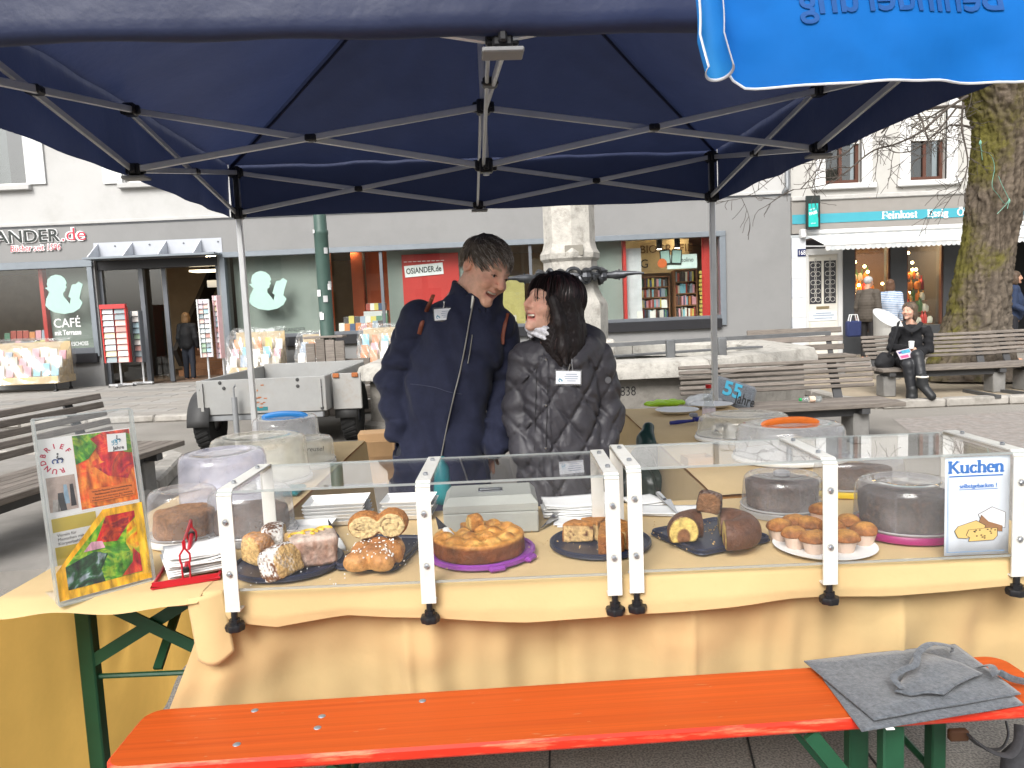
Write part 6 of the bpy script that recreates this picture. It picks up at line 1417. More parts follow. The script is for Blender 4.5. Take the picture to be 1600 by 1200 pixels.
p = on(430, 868, z1); slab('cake_slice', 'white sugared slice standing behind the others on the round navy tray', p, Matrix.Translation(p) @ Matrix.Rotation(R(10), 4, 'Z'), (.033, .042, .046), (.14, .06, .03), crumbc, 1.0, seed=7)
# ---- 2 rectangular navy tray with braided bread
c = pt(598, 868); t2, z2 = rtray('rectangular navy tray carrying the braided sugar bread', c, .17, .27, R(-12), navyp); crumbs_on(c + Vector((.03, .03, 0)), z2, .17, 80, t2, 5, sugm)
BCn = on(588, 880, z2); BMx = Matrix.Translation(BCn) @ Matrix.Rotation(R(-8), 4, 'Z')
def braid_f(P):
 x, y, z = loc_axes(P, BMx); f = None
 for (cx, cy, rx, ry, rz_, a) in ((-.030, -.050, .040, .030, .030, .5), (.030, -.046, .036, .032, .030, -.6), (.008, -.022, .046, .030, .040, .6), (-.034, .000, .036, .034, .038, -.5), (.034, .010, .038, .034, .040, .5), (.0, .030, .046, .034, .042, -.4), (-.03, .055, .036, .03, .036, .4), (.028, .062, .036, .030, .034, -.4)):
  ca, sa = math.cos(a), math.sin(a); u = (x - cx) * ca + (y - cy) * sa; v = -(x - cx) * sa + (y - cy) * ca
  g = s_ell((u, v, z), (0, 0, .022), (rx, ry, rz_)); f = g if f is None else smin(f, g, .007)
 return np.maximum(f + .0012 * vnoise(x, y, z, 60, 3), -z)
def braid_c(x, y, z):
 P = loc_axes((x, y, z), BMx); c_ = np.tile(np.array((.50, .22, .06)), (len(x), 1)); c_ = mixc(c_, (.60, .36, .14), np.clip(.5 + vnoise(x, y, z, 28, 3), 0, 1) * .6); c_ = mixc(c_, (.26, .085, .02), np.clip((P[2] - .03) / .028 + .5 * vnoise(x, y, z, 40, 14), 0, 1) * .85); return mixc(c_, (.64, .44, .2), np.clip((.012 - P[2]) / .012, 0, 1) * .5)
br = thing('braided_bread', 'golden braided bread with pearl sugar on the rectangular navy tray', 'bread', BCn)
sdf_obj('loaf', braid_f, BCn - Vector((.11, .13, .01)), BCn + Vector((.11, .14, .09)), .0032, [glazev], br, colfn=braid_c)
r_ = random.Random(4); sp = []
for i in range(150):
 lx, ly = r_.uniform(-.06, .06), r_.uniform(-.07, .08); w_ = BMx @ Vector((lx, ly, 0)); zz = np.linspace(.075, 0, 40) + BCn.z; v = braid_f((np.full(40, w_.x), np.full(40, w_.y), zz)); k = np.argmax(v < 0)
 if v[k] < 0 and r_.random() < .3 + .7 * (n1(lx * 40, ly * 40, 2) > 0): sp.append((w_.x, w_.y, zz[k] + .001))
specks('pearl_sugar', sp, .0042, sugm, br, 6)
HC = on(590, 846, z2) ; HC = Vector((BCn.x + .002, BCn.y + .035, z2 + .062)); HM = Matrix.Translation(HC) @ Matrix.Rotation(R(2), 4, 'Z') @ Matrix.Scale(1.14, 4)
def half_f(P):
 x, y, z = loc_axes(P, HM)
 f = smin(s_ell((x, y, z), (-.030, .02, .026), (.042, .055, .032)), s_ell((x, y, z), (.034, .02, .028), (.038, .055, .034)), .008)
 return smax(np.maximum(np.maximum(f, -(y + .012)), -z), (y - .035), .004) + .0008 * vnoise(x, y, z, 120, 3)
def half_c(x, y, z):
 P = loc_axes((x, y, z), HM); face = np.clip((-.0105 - P[1]) / .002 + .5, 0, 1); c_ = np.tile(np.array((.42, .17, .045)), (len(x), 1)); fc = np.tile(np.array((.66, .50, .25)), (len(x), 1)); fc *= (1 + .18 * vnoise(x, y, z, 160, 7))[:, None]
 for cx, cz, k in ((-.030, .026, 1.25), (.034, .028, 1.0)):
  wob = .007 * vnoise(P[0], P[2], k, 55, 3); d = np.hypot((P[0] - cx) / k + wob, (P[2] - cz) * (1.15 if k < 1.1 else 1.9 - 18 * (P[0] - cx)) + wob); a = np.arctan2(P[2] - cz, P[0] - cx) * (.15 if k > 1.1 else .5); s = np.abs(((d * 75 + a / 6.283) % 1) - .5); fc = mixc(fc, (.12, .05, .02), np.clip((s - .30) * 8, 0, 1) * (d < .026) * (d > .006) * np.clip(.75 + vnoise(P[0], P[2], 1, 90, 6), 0, 1))
 return c_ * (1 - face[:, None]) + fc * face[:, None]
sdf_obj('bread_half', half_f, HC - Vector((.11, .035, .01)), HC + Vector((.11, .065, .09)), .0022, [cakev], None, colfn=half_c, label='cut swirl bread half lying on top of the braided bread', cat='bread')
# ---- 3 purple tray with apple cake
c = pt(752, 866); t3, z3 = tray('round purple tray with handles under the golden apple cake', c, .150, purp, handles=True); AC = Vector((c.x - .004, c.y, z3))
def apple_f(P):
 x, y, z = P[0] - AC.x, P[1] - AC.y, P[2] - AC.z; r = np.sqrt(x * x + y * y); a = np.arctan2(y, x)
 f = smax(r - .126 - .002 * vnoise(x, y, z, 30, 2), np.abs(z - .024) - .026, .008)
 for i in range(11):
  aa = i * .571; rr = .092; f = smin(f, s_ell((x, y, z), (rr * math.cos(aa), rr * math.sin(aa), .044), (.024, .022, .020)), .006)
 for i in range(5):
  aa = i * 1.2566 + .3; f = smin(f, s_ell((x, y, z), (.042 * math.cos(aa), .042 * math.sin(aa), .046), (.022, .022, .018)), .006)
 wedge = np.maximum(-(np.sin(a - R(38)) * r), np.sin(a - R(84)) * r); wedge = np.where(r < .002, -.001, wedge)
 w2 = np.maximum(-(x * -math.sin(R(118)) + y * math.cos(R(118))), (x * -math.sin(R(165)) + y * math.cos(R(165))))
 f = np.maximum(f, -np.maximum(w2, -.2)); slit = np.abs(x * math.sin(R(-75)) - y * math.cos(R(-75))) - .0008
 f = np.maximum(f, -np.maximum(slit, r * 0 + (y - .0)))
 return np.maximum(f, -z)
def apple_c(x, y, z):
 X, Y_, Z = x - AC.x, y - AC.y, z - AC.z; r = np.hypot(X, Y_); c_ = np.tile(np.array((.16, .045, .010)), (len(x), 1)); c_ *= (1 + .45 * vnoise(x, y, z, 40, 2))[:, None]
 c_ = mixc(c_, (.55, .24, .045), np.clip((Z - .038) / .010, 0, 1) * .9); c_ = mixc(c_, (.66, .38, .10), np.clip((vnoise(x, y, z, 55, 8) + .1) * 1.2, 0, 1) * np.clip((Z - .044) / .01, 0, 1)); c_ = mixc(c_, (.20, .06, .015), np.clip((vnoise(x, y, z, 38, 12) - .25) * 2.5, 0, 1) * np.clip((Z - .05) / .012, 0, 1) * .8)
 return mixc(c_, (.66, .44, .17), np.clip((.119 - r) / .003, 0, 1) * np.clip((.040 - Z) / .004, 0, 1))
sdf_obj('apple_cake', apple_f, AC - Vector((.14, .14, .008)), AC + Vector((.14, .14, .08)), .0034, [glazev], None, colfn=apple_c, label='golden brown apple cake with a slice missing on the purple tray', cat='cake'); crumbs_on(c, z3, .25, 25, t3, 9)
p = AC + Vector((-.012, .05, .045)); slab('cake_piece', 'loose golden cake piece set on the apple cake', p, Matrix.Translation(p) @ Matrix.Rotation(R(20), 4, 'Z'), (.022, .024, .022), goldc, (.66, .42, .14), .0, seed=12)
# ---- 4 navy tray with nut cake
c = pt(938, 852); t4, z4 = tray('round navy tray with the sliced nut cake between the two cases', c, .142, navyp); NC = on(935, 850, z4); crumbs_on(c - Vector((.07, 0, 0)), z4, .14, 40, t4, 11)
nut = thing('nut_cake', 'sliced brown nut cake on the round navy tray between the cases', 'cake', NC)
for k, (a0, a1, dr_) in enumerate(((-100, -48, .012), (-46, 8, .010), (10, 62, .008), (66, 118, .008), (122, 168, .014))):
 am = R((a0 + a1) / 2); off = Vector((math.cos(am), math.sin(am), 0)) * dr_; O = NC + off
 def wed(P):
  x, y, z = P[0] - O.x, P[1] - O.y, P[2] - O.z; r = np.sqrt(x * x + y * y); f = smax(r - .088 - .0015 * vnoise(x, y, z, 50, k), np.abs(z - .026 - .006 * np.clip(1 - r / .09, 0, 1)) - .027, .007)
  return np.maximum(np.maximum(f, x * math.sin(R(a0)) - y * math.cos(R(a0))), -x * math.sin(R(a1)) + y * math.cos(R(a1)))
 def wc(x, y, z):
  X, Y_, Z = x - O.x, y - O.y, z - O.z; r = np.hypot(X, Y_); c_ = np.tile(np.array((.27, .095, .025)), (len(x), 1)); c_ = mixc(c_, (.40, .17, .045), np.clip((Z - .045) / .008, 0, 1)); fc = np.clip((.085 - r) / .002, 0, 1) * np.clip((.05 - Z) / .003, 0, 1)
  cr = np.tile(np.array((.62, .42, .19)), (len(x), 1)); cr = mixc(cr, (.16, .07, .04), np.clip((vnoise(x, y, z, 110, 3) - .3) * 3, 0, 1)); return c_ * (1 - fc[:, None]) + cr * fc[:, None]
 sdf_obj('slice', wed, O - Vector((.1, .1, .008)), O + Vector((.1, .1, .07)), .0035, [cakev], nut, colfn=wc)
# ---- 5 square navy tray with chocolate bundt
c = pt(1108, 842); t5, z5 = rtray('square navy tray with the chocolate glazed bundt cake', c, .245, .235, R(24), navyp); crumbs_on(c + Vector((-.06, .02, 0)), z5, .16, 90, t5, 13); GC = on(1112, 848, z5)
bun = thing('bundt_cake', 'chocolate glazed marble bundt cake cut open on the square navy tray', 'cake', GC)
def bundt(O, a0, a1, name, M_=None):
 def f(P):
  x, y, z = (P[0] - O.x, P[1] - O.y, P[2] - O.z) if M_ is None else loc_axes(P, M_); r = np.sqrt(x * x + y * y); a = np.arctan2(y, x)
  q_ = np.sqrt(((r - .063) / .043) ** 2 + ((z - .034) / .046) ** 2) - 1; g = q_ * .042 + .0012 * vnoise(x, y, z, 40, 3); g = smax(g, .006 - z, .004)
  return np.maximum(np.maximum(g, x * math.sin(R(a0)) - y * math.cos(R(a0))), -x * math.sin(R(a1)) + y * math.cos(R(a1)))
 def cf(x, y, z):
  X, Y_, Z = (x - O.x, y - O.y, z - O.z) if M_ is None else loc_axes((x, y, z), M_); r = np.hypot(X, Y_); ins = np.sqrt(((r - .063) / .043) ** 2 + ((Z - .034) / .046) ** 2)
  c_ = np.tile(np.array((.105, .045, .026)), (len(x), 1)); c_ *= (1 + .15 * vnoise(x, y, z, 25, 2))[:, None]
  fc = np.clip((.93 - ins) / .03, 0, 1); cr = np.tile(np.array((.70, .52, .16)), (len(x), 1)); cr = mixc(cr, (.25, .11, .05), np.clip((.020 - np.hypot(r - .064, (Z - .022) * .8)) / .003, 0, 1)); cr *= (1 + .2 * vnoise(x, y, z, 150, 4))[:, None]
  return c_ * (1 - fc[:, None]) + cr * fc[:, None]
 L = .125
 return sdf_obj(name, f, O - Vector((L, L, .02)), O + Vector((L, L, .12)), .0032, [glazev], bun, colfn=cf)
bundt(GC + Vector((.026, .0, 0)), -98, 80, 'cake_half'); bundt(GC + Vector((-.014, -.004, 0)), 94, 184, 'cake_half')
p = GC + Vector((.0, .03, .078)); slab('cake_slice', 'chocolate glazed slice standing on top of the bundt cake', p, Matrix.Translation(p) @ Matrix.Rotation(R(65), 4, 'Z') @ Matrix.Rotation(R(8), 4, 'X'), (.020, .033, .030), (.06, .026, .016), (.20, .10, .05), .10, seed=21)
# ---- 6 plate of muffins
c = pt(1288, 856); pl = thing('paper_plate', 'white paper plate full of muffins in the right case', 'plate', (c.x, c.y, TT))
q = MB(); q.lathe([(0, .001), (.10, .001), (.118, .004), (.130, .010), (.132, .011), (.128, .0115), (.112, .006), (0, .004)], 60, fn=lambda a: 1 + .003 * math.cos(36 * a)); q.build('plate_body', paper, pl)
lin = mat('muffin_paper', (.66, .50, .40), .7, var=.1, vs=60)
mtop = mat('muffin_top', vcol=True, rough=.7, var=.5, vs=70, bump=1.0, bs=90, bdist=.006, dirt=(.12, .04, .012), dirt_s=50, dirt_a=.5)
ml = MB(); ml.lathe([(0, 0), (.021, 0), (.0225, .003), (.0315, .036)], 96, fn=lambda a: 1 + .022 * math.cos(32 * a)); lme = ml.mesh('liner', 80); lme.materials.append(lin)
tops = []
for k in range(4):
 def mf(P):
  x, y, z = P; return smax(s_ell((x, y, z), (0, 0, .034), (.036, .036, .026)) + .0022 * vnoise(x, y, z, 70, k) + .004 * vnoise(x, y, z, 30, k + 7), .031 - z, .004)
 def mc(x, y, z):
  c_ = np.tile(np.array((.30, .11, .03)), (len(x), 1)); c_ = mixc(c_, (.52, .25, .06), np.clip((z - .045) / .015 + .5 * vnoise(x, y, z, 60, k), 0, 1)); return mixc(c_, (.17, .06, .02), np.clip((vnoise(x, y, z, 45, 9) - .2) * 2, 0, 1) * .6)
 pos, Q = surfnet(mf, *[np.arange(-.045, .0451, .003), np.arange(-.045, .0451, .003), np.arange(.02, .075, .003)]); me = np_mesh('muffin_top', pos, Q, mc, relax=1); me.materials.append(mtop); tops.append(me)
for i, (px, py, up, txt) in enumerate(((1218, 846, 0, 'leftmost of the front muffins on the plate'), (1243, 858, 0, 'second front muffin from the left on the plate'), (1272, 866, 0, 'front muffin just left of the white case bar'), (1320, 864, 0, 'large front muffin just right of the white case bar'), (1350, 853, 0, 'rightmost muffin on the paper plate'), (1240, 838, 0, 'muffin in the back row at the left of the plate'), (1266, 842, 0, 'muffin in the middle of the plate under the raised one'), (1326, 838, 0, 'muffin in the back row right of the white bar'), (1300, 848, 0, 'muffin half hidden behind the white case bar'), (1283, 838, .034, 'muffin raised on top of the others on the plate'))):
 p = pt(px, py); t = thing('muffin', 'golden brown ' + txt, 'muffin', (p.x, p.y, TT + .0045 + up), rnd.uniform(0, 6), 'muffins on the paper plate'); t.scale = (1, 1, 1)
 link('paper_liner', lme, [], t); link('muffin_top', tops[i % 4], [], t)
# ---- cake carriers with clear domes
def carrier(label, c, z, r, h, basem, cake=None, sx=1, sy=1, rz=0, knob=True, dm=None, lidc=None, baseh=.022, handle=None):
 t = thing('cake_carrier', label, 'cake carrier', (c.x, c.y, z), rz)
 q = MB(); q.lathe([(0, 0), (r * 1.0, 0), (r * 1.05, .004), (r * 1.06, baseh * .6), (r * 1.03, baseh), (r * .98, baseh), (0, baseh * .8)], 64, sx=sx, sy=sy); q.build('base', basem, t)
 q = MB(); q.lathe([(r * 1.02, baseh), (r * 1.015, baseh + .006), (r * 1.0, baseh + .012), (r * .965, h - .03), (r * .93, h - .012), (r * .86, h - .004), (r * .62, h), (r * .58, h - .006), (r * .3, h - .006), (0, h - .005)], 64, sx=sx, sy=sy); d = q.build('dome', dm or domem, t, smooth=60)
 q = MB(); q.tube([(r * 1.02 * sx * math.cos(a), r * 1.02 * sy * math.sin(a), baseh + .006) for a in [2 * math.pi * k / 64 for k in range(64)]], .003, 5, closed=True); q.build('rim', clear('dome_rim', (.7, .7, .72), 1, haze=.6, hazecol=(.75, .75, .76)), d)
 if knob: q = MB(); q.lathe([(.024, h - .006), (.024, h + .004), (.021, h + .007), (0, h + .007)], 24, fn=lambda a: 1 + .06 * math.cos(9 * a)); q.build('knob', clear('dome_rim', (.7, .7, .72), 1, haze=.6), d)
 if handle:
  hm, hw = handle; q = MB(); q.tube([(hw * math.cos(R(180 - a)), 0, h - .010 + .020 * math.sin(R(a))) for a in range(0, 181, 12)], .006, 8, sq=2.4); q.build('handle', hm, d)
 if cake:
  ck, cr_, ch, colr = cake; q = MB(); C0 = WM[t.name]
  def f(P):
   x, y, z_ = P; rr = np.sqrt((x / sx) ** 2 + (y / sy) ** 2); return smax(rr - cr_ - .004 * vnoise(x, y, z_, 25, 3), np.abs(z_ - baseh - ch / 2) - ch / 2 - .005 * vnoise(x, y, z_, 28, 6), .012)
  def cf(x, y, z_): c_ = np.tile(np.array(colr), (len(x), 1)); return c_ * (1 + .35 * vnoise(x, y, z_, 45, 5) + .2 * vnoise(x, y, z_, 120, 6))[:, None]
  pos, Q = surfnet(f, np.arange(-cr_ * sx - .02, cr_ * sx + .02, .005), np.arange(-cr_ * sy - .02, cr_ * sy + .02, .005), np.arange(baseh - .01, baseh + ch + .03, .005)); o = link('cake', np_mesh('cake', pos, Q, cf, relax=1), [cakev], None, label=ck, cat='cake'); o.location = (c.x, c.y, z); o.rotation_euler = (0, 0, rz)
 return t
p = pt(1430, 838); carrier('clear domed cake carrier on a magenta base in the right case', Vector((p.x, p.y + .05, 0)), TT, .138, .150, mage, ('dark chocolate cake under the dome with the magenta base', .122, .095, (.045, .028, .024)), knob=False)
p = pt(1222, 800); carrier('clear domed carrier with a dark cake behind the muffins', Vector((p.x, p.y, 0)), TT, .122, .125, clear('clear_base', (.8, .8, .82), 1, haze=.4), ('dark cake under the clear dome behind the muffins', .108, .085, (.075, .045, .036)))
p = pt(1362, 775); carrier('oval clear carrier on a yellow base at the back of the right case', Vector((p.x - .02, p.y + .05, 0)), TT, .10, .125, yelp, ('dark loaf cake under the dome with the yellow base', .07, .07, (.10, .055, .035)), sx=1.55, sy=.9, knob=False)
p = pt(392, 845); carrier('clear domed carrier with a brown cake at the left end of the left case', Vector((p.x - .01, p.y + .05, 0)), TT, .130, .155, clear('clear_base', (.8, .8, .82), 1, haze=.4), ('brown crumble cake under the dome at the left end of the case', .112, .07, (.085, .045, .030)))
p = pt(285, 850); carrier('clear domed carrier on a white base with crumble cake behind the napkins', Vector((p.x, p.y + .03, 0)), TT + .002, .105, .165, whtp, ('pale crumble cake under the dome behind the napkins', .09, .075, (.36, .17, .07)), knob=False)
lav = clear('lavender_dome', (.90, .90, .95), 1.0, haze=.34, hazecol=(.78, .78, .90), rough=.15, scratch=5); crm = clear('cream_dome', (.95, .93, .88), 1.0, haze=.32, hazecol=(.85, .83, .74), rough=.15, scratch=5); wdm = clear('clear_box', (.95, .95, .96), 1.0, haze=.24, hazecol=(.84, .85, .86), rough=.1, scratch=5)
ofs = Vector((0, 0, 0))
carrier('tall lavender tinted cake carrier on the left side table', Vector((-1.03, 2.66, 0)), TT + .002, .150, .215, whtp, sy=1.1, dm=lav, knob=False)
carrier('wide cream tinted oval cake carrier on the left side table', Vector((-1.055, 3.12, 0)), TT + .002, .165, .195, whtp, sx=1.2, sy=1.1, dm=crm, knob=False)
carrier('clear cake carrier with a blue handle at the back of the left side table', Vector((-1.09, 3.62, 0)), TT + .002, .155, .205, whtp, sy=1.2, dm=wdm, knob=False, handle=(mat('blue_handle', (.02, .22, .60), .4), .1))
cp = carrier('clear storage box with marker writing beside the cream carrier', Vector((-.93, 3.42, 0)), TT + .002, .10, .13, whtp, sx=1.1, sy=1.3, dm=crm, knob=False)
letters('#3 Streusel', .03, Matrix.Translation((-.90, 3.285, TT + .09)) @ Matrix.Rotation(R(90), 4, 'X'), mat('marker_ink', (.02, .02, .02), .6), cp, extrude=.0004, shear=.2)
carrier('large clear carrier with an orange handle at the back right', Vector((1.14, 3.12, 0)), TT + .004, .20, .15, whtp, sx=1.12, sy=.95, dm=wdm, knob=False, handle=(mat('orange_handle', (.80, .18, .02), .4), .11))
carrier('shallow clear carrier behind the one with the orange handle', Vector((1.10, 3.62, 0)), TT + .004, .20, .12, whtp, sx=1.1, sy=.9, dm=crm, knob=False)
tl = mat('teal_plastic', (.02, .20, .22), .4)
q = MB(); p = pt(432, 792); q.box((p.x - .05, p.y + .2, TT + .012), (.18, .14, .018), 0, None, .008); q.build('plastic_tray', tl, label='teal plastic tray lying behind the left cake dome', cat='tray')
q = MB(); q.lathe([(0, 0), (.030, 0), (.034, .01), (.026, .13), (.012, .15), (.012, .165), (0, .165)], 16, pt(688, 800) + Vector((0, .12, 0))); q.build('spray_bottle', tl, label='teal bottle standing left of the grey cash box', cat='bottle')
# ---- cardboard trays, cash box, napkins, cutlery
def tray_stack(label, c, n, w_, d_, rz, seed):
 t = thing('cardboard_tray_stack', label, 'tray stack', (c.x, c.y, TT), rz); r_ = random.Random(seed)
 for i in range(n):
  k = 0 if i < n - 1 else 0; q = MB(); x, y = r_.gauss(0, .003), r_.gauss(0, .003); z = i * .011; a, b = w_ / 2, d_ / 2
  q.add([(x - a + .012, y - b + .012, z + .002), (x + a - .012, y - b + .012, z + .002), (x + a - .012, y + b - .012, z + .002), (x - a + .012, y + b - .012, z + .002), (x - a, y - b, z + .018), (x + a, y - b, z + .018), (x + a, y + b, z + .018), (x - a, y + b, z + .018)], [(0, 1, 2, 3), (0, 4, 5, 1), (1, 5, 6, 2), (2, 6, 7, 3), (3, 7, 4, 0)]); q.build('cardboard_tray', paper, t, smooth=0, solid=.0012)
p = pt(520, 826); tray_stack('stack of white cardboard cake trays behind the lemon loaf', p + Vector((0, .09, 0)), 6, .20, .14, .04, 2)
p = pt(628, 822); tray_stack('stack of white cardboard cake trays behind the braided bread', p + Vector((.01, .12, 0)), 5, .17, .13, -.05, 3)
p = pt(480, 838); tray_stack('low pile of white trays beside the sugared slices', p + Vector((-.01, .04, 0)), 2, .16, .12, .02, 5)
cbm = mat('grey_green_enamel', (.36, .37, .34), .4, spec=.5, var=.05, dirt=(.25, .25, .23), dirt_s=12, dirt_a=.3)
p = pt(770, 835); cb = thing('cash_box', 'grey metal cash box with a lid handle behind the apple cake', 'cash box', (p.x - .005, p.y + .10, TT), .02)
q = MB(); q.box((0, 0, .034), (.285, .20, .066), 0, None, .004); q.build('box_body', cbm, cb)
q = MB(); V = [(-.1425, -.10, .069), (.1425, -.10, .069), (.1425, .10, .069), (-.1425, .10, .069), (-.1425, -.10, .090), (.1425, -.10, .090), (.1425, .10, .090), (-.1425, .10, .090), (-.125, -.075, .112), (.125, -.075, .112), (.125, .08, .112), (-.125, .08, .112)]
q.add(V, [(3, 2, 1, 0), (0, 1, 5, 4), (1, 2, 6, 5), (2, 3, 7, 6), (3, 0, 4, 7), (4, 5, 9, 8), (5, 6, 10, 9), (6, 7, 11, 10), (7, 4, 8, 11), (8, 9, 10, 11)]); ld = q.build('lid', cbm, cb, smooth=20)
q = MB(); q.box((0, 0, .1135), (.075, .045, .003), 0, None, .001); q.build('handle_plate', mat('zinc_bolt', (.45, .47, .5)), ld)
q = MB(); q.tube([(-.028, -.004, .116), (-.03, -.014, .119), (-.02, -.018, .12), (.02, -.018, .12), (.03, -.014, .119), (.028, -.004, .116)], .0028, 6); q.build('handle', mat('zinc_bolt', (.45, .47, .5)), ld)
def sheets(label, c, n, w_, d_, rz, seed, th=.004, z=TT, name='napkin_stack', cat='napkins', m_=None):
 t = thing(name, label, cat, (c.x, c.y, z), rz); r_ = random.Random(seed)
 for i in range(n):
  ox, oy, ro = r_.gauss(0, .004), r_.gauss(0, .004), r_.gauss(0, .03)
  q = MB(); zz = .002 + i * th
  def fn(a, b): x, y = (a - .5) * w_, (b - .5) * d_; return (ox + x * math.cos(ro) - y * math.sin(ro), oy + x * math.sin(ro) + y * math.cos(ro), zz + .004 * n1(a * 2 + i, b * 2, seed) * (i / n) + .010 * (i / max(1, n - 1)) * max(0, abs(a - .5) * 2 - .5) * (1 if seed % 2 else .2))
  q.grid(fn, 10, 8); q.build('napkin', m_ or paper, t, smooth=70, solid=th * .55)
 return t
p = pt(905, 812); sheets('pile of white napkins right of the cash box', p + Vector((.0, .09, 0)), 7, .22, .13, .03, 1, .006)
p = pt(900, 815); sheets('two flat white papers lying in front of the napkin pile', p + Vector((.03, -.01, 0)), 2, .20, .10, -.05, 2, .003, name='paper_sheets', cat='papers')
p = pt(1045, 800); sheets('white paper sheets under the knife in the right case', p, 3, .19, .11, -.25, 4, .003, name='paper_sheets', cat='papers')
p = pt(1000, 790); sheets('loose white napkins beside the knife handle', p + Vector((.02, .05, 0)), 3, .12, .12, .3, 6, .003)
sp_ = mat('polished_steel', (.55, .55, .56), .18, metal=1.0, var=.05)
def knife(label, a, b, hm, hl, name='cake_knife'):
 t = thing(name, label, 'knife', tuple(a)); a, b = Vector(a), Vector(b); d = (b - a).normalized(); L = (b - a).length
 q = MB(); q.bar(a, a + d * hl, .018, .012, b=.004); q.build('handle', hm, t, True)
 q = MB(); n_ = Vector((-d.y, d.x, 0)); pts = [a + d * hl - n_ * .008, b - n_ * .002, b, a + d * hl + n_ * .020, ]; q.add([tuple(v) for v in pts] + [tuple(v + Vector((0, 0, .002))) for v in pts], [(3, 2, 1, 0), (4, 5, 6, 7), (0, 1, 5, 4), (1, 2, 6, 5), (2, 3, 7, 6), (3, 0, 4, 7)]); q.build('blade', sp_, t, True)
knife('steel handled knife lying on papers behind the bundt cake', on(1028, 770, TT + .02), on(1062, 806, TT + .012), sp_, .09)
knife('steel cake slice beside the nut cake', on(872, 800, TT + .016), on(846, 826, TT + .006), sp_, .05, name='cake_server')
knife('white plastic cake knife beside the lemon loaf', on(536, 858, TT + .006), on(512, 812, TT + .04), whtp, .07)
knife('white plastic cake knife stuck beside the apple cake', on(706, 838, z3 + .05), on(680, 808, z3 + .075), whtp, .05)
# ---- poster on the right case
bl = mat('blue_print', (.03, .16, .50), .7); bll = mat('pale_blue_print', (.18, .36, .62), .7)
PX0, PX1, PZ0, PZ1, PY = 1.058, 1.218, .787, 1.036, 1.838 + .0125
po = thing('cake_poster', 'white poster with blue heading and cake drawing on the right case end', 'poster', ((PX0 + PX1) / 2, PY, PZ0))
q = MB(); q.grid(lambda a, b: (PX0 + a * (PX1 - PX0), PY + .0, PZ0 + b * (PZ1 - PZ0)), 4, 4); q.build('sheet', mat('poster_paper', (.72, .77, .84), .8, var=.03), po, True, solid=.0006)
def flat(poly, m_, nm, y=.0007): q = MB(); q.prism(poly, 0, .0003, 0, WALLM(0, PY - y, 0)); return q.build(nm, m_, po, True, smooth=0)
for (a, b, c_, d) in ((PX0 + .006, PX0 + .0072, PZ0 + .008, PZ1 - .006), (PX0 + .009, PX0 + .0095, PZ0 + .008, PZ1 - .006), (PX0 + .006, PX1 - .01, PZ0 + .008, PZ0 + .0092)): flat([(a, c_), (b, c_), (b, d), (a, d)], bll, 'border_line')
xm = (PX0 + PX1) / 2 - .004
serif('Kuchen', .042, WALLM(xm, PY - .0006, PZ1 - .040), bl, po, .0005, .075); flat([(xm - .066, PZ1 - .050), (xm + .066, PZ1 - .050), (xm + .066, PZ1 - .0465), (xm - .066, PZ1 - .0465)], bl, 'underline')
serif('selbstgebacken !', .0135, WALLM(xm + .006, PY - .0006, PZ1 - .078), bl, po, .0004, .07); flat([(xm - .042, PZ1 - .083), (xm + .054, PZ1 - .083), (xm + .054, PZ1 - .0815), (xm - .042, PZ1 - .0815)], bl, 'underline')
ybr = mat('drawn_cake_yellow', (.66, .46, .16), .7); brw = mat('drawn_cake_brown', (.30, .14, .06), .7); dkb = mat('drawn_outline', (.05, .03, .02), .7)
def shp(pts, m_, nm, y, outline=True):
 P = [(PX0 + .004 + u * .145, PZ0 + .025 + v * .095) for u, v in pts]
 if outline:
  cx, cz = sum(p[0] for p in P) / len(P), sum(p[1] for p in P) / len(P); flat([(cx + (p[0] - cx) * 1.05, cz + (p[1] - cz) * 1.06) for p in P], dkb, 'drawn_outline', y - .0004)
 flat(P, m_, nm, y)
shp([(.55, .82), (.78, 1.0), (1.0, .85), (1.0, .45), (.62, .55)], mat('drawn_icing', (.78, .78, .80), .7), 'drawn_cake', .0014); shp([(.56, .62), (.60, .80), (.72, .62), (.95, .50), (.95, .35), (.62, .42)], brw, 'drawn_cake', .0022)
shp([(.14, .40), (.20, .52), (.50, .66), (.66, .52), (.62, .36), (.34, .20), (.20, .22)], ybr, 'drawn_slice', .0030); shp([(.34, .28), (.38, .42), (.72, .46), (.86, .44), (.86, .24), (.80, .14), (.38, .12), (.40, .22)], ybr, 'drawn_slice', .0038)
for i in range(14):
 u, v = rnd.uniform(.42, .82), rnd.uniform(.17, .42); shp([(u, v), (u + .03, v), (u + .03, v + .03), (u, v + .03)], dkb, 'drawn_raisin', .0042, False)
# ---- brochure stand
P0 = Vector((-1.135, 1.815, TT)); U = Vector((.715, .699, 0)); Nn = Vector((.699, -.715, 0)); UPV = (Vector((0, 0, 1)) - Nn * .13).normalized(); W0 = .226
BRM = Matrix(((U.x, UPV.x, Nn.x, P0.x), (U.y, UPV.y, Nn.y, P0.y), (U.z, UPV.z, Nn.z, P0.z), (0, 0, 0, 1)))
bs_ = thing('brochure_stand', 'acrylic brochure stand with colourful newsletters at the left table end', 'brochure stand', P0)
def bp(nm, x0, x1, y0, y1, z0, z1, m_, par=bs_): q = MB(); q.box(((x0 + x1) / 2, (y0 + y1) / 2, (z0 + z1) / 2), (x1 - x0, y1 - y0, z1 - z0), 0, BRM); return q.build(nm, m_, par, True, smooth=0)
HH = .455
bp('back_sheet', 0, W0, 0, HH, -.012, -.009, acr); bp('front_sheet', 0, W0, .01, .215, .012, .015, acr); bp('middle_sheet', 0, W0, .0, HH - .0, .0, .003, acr)
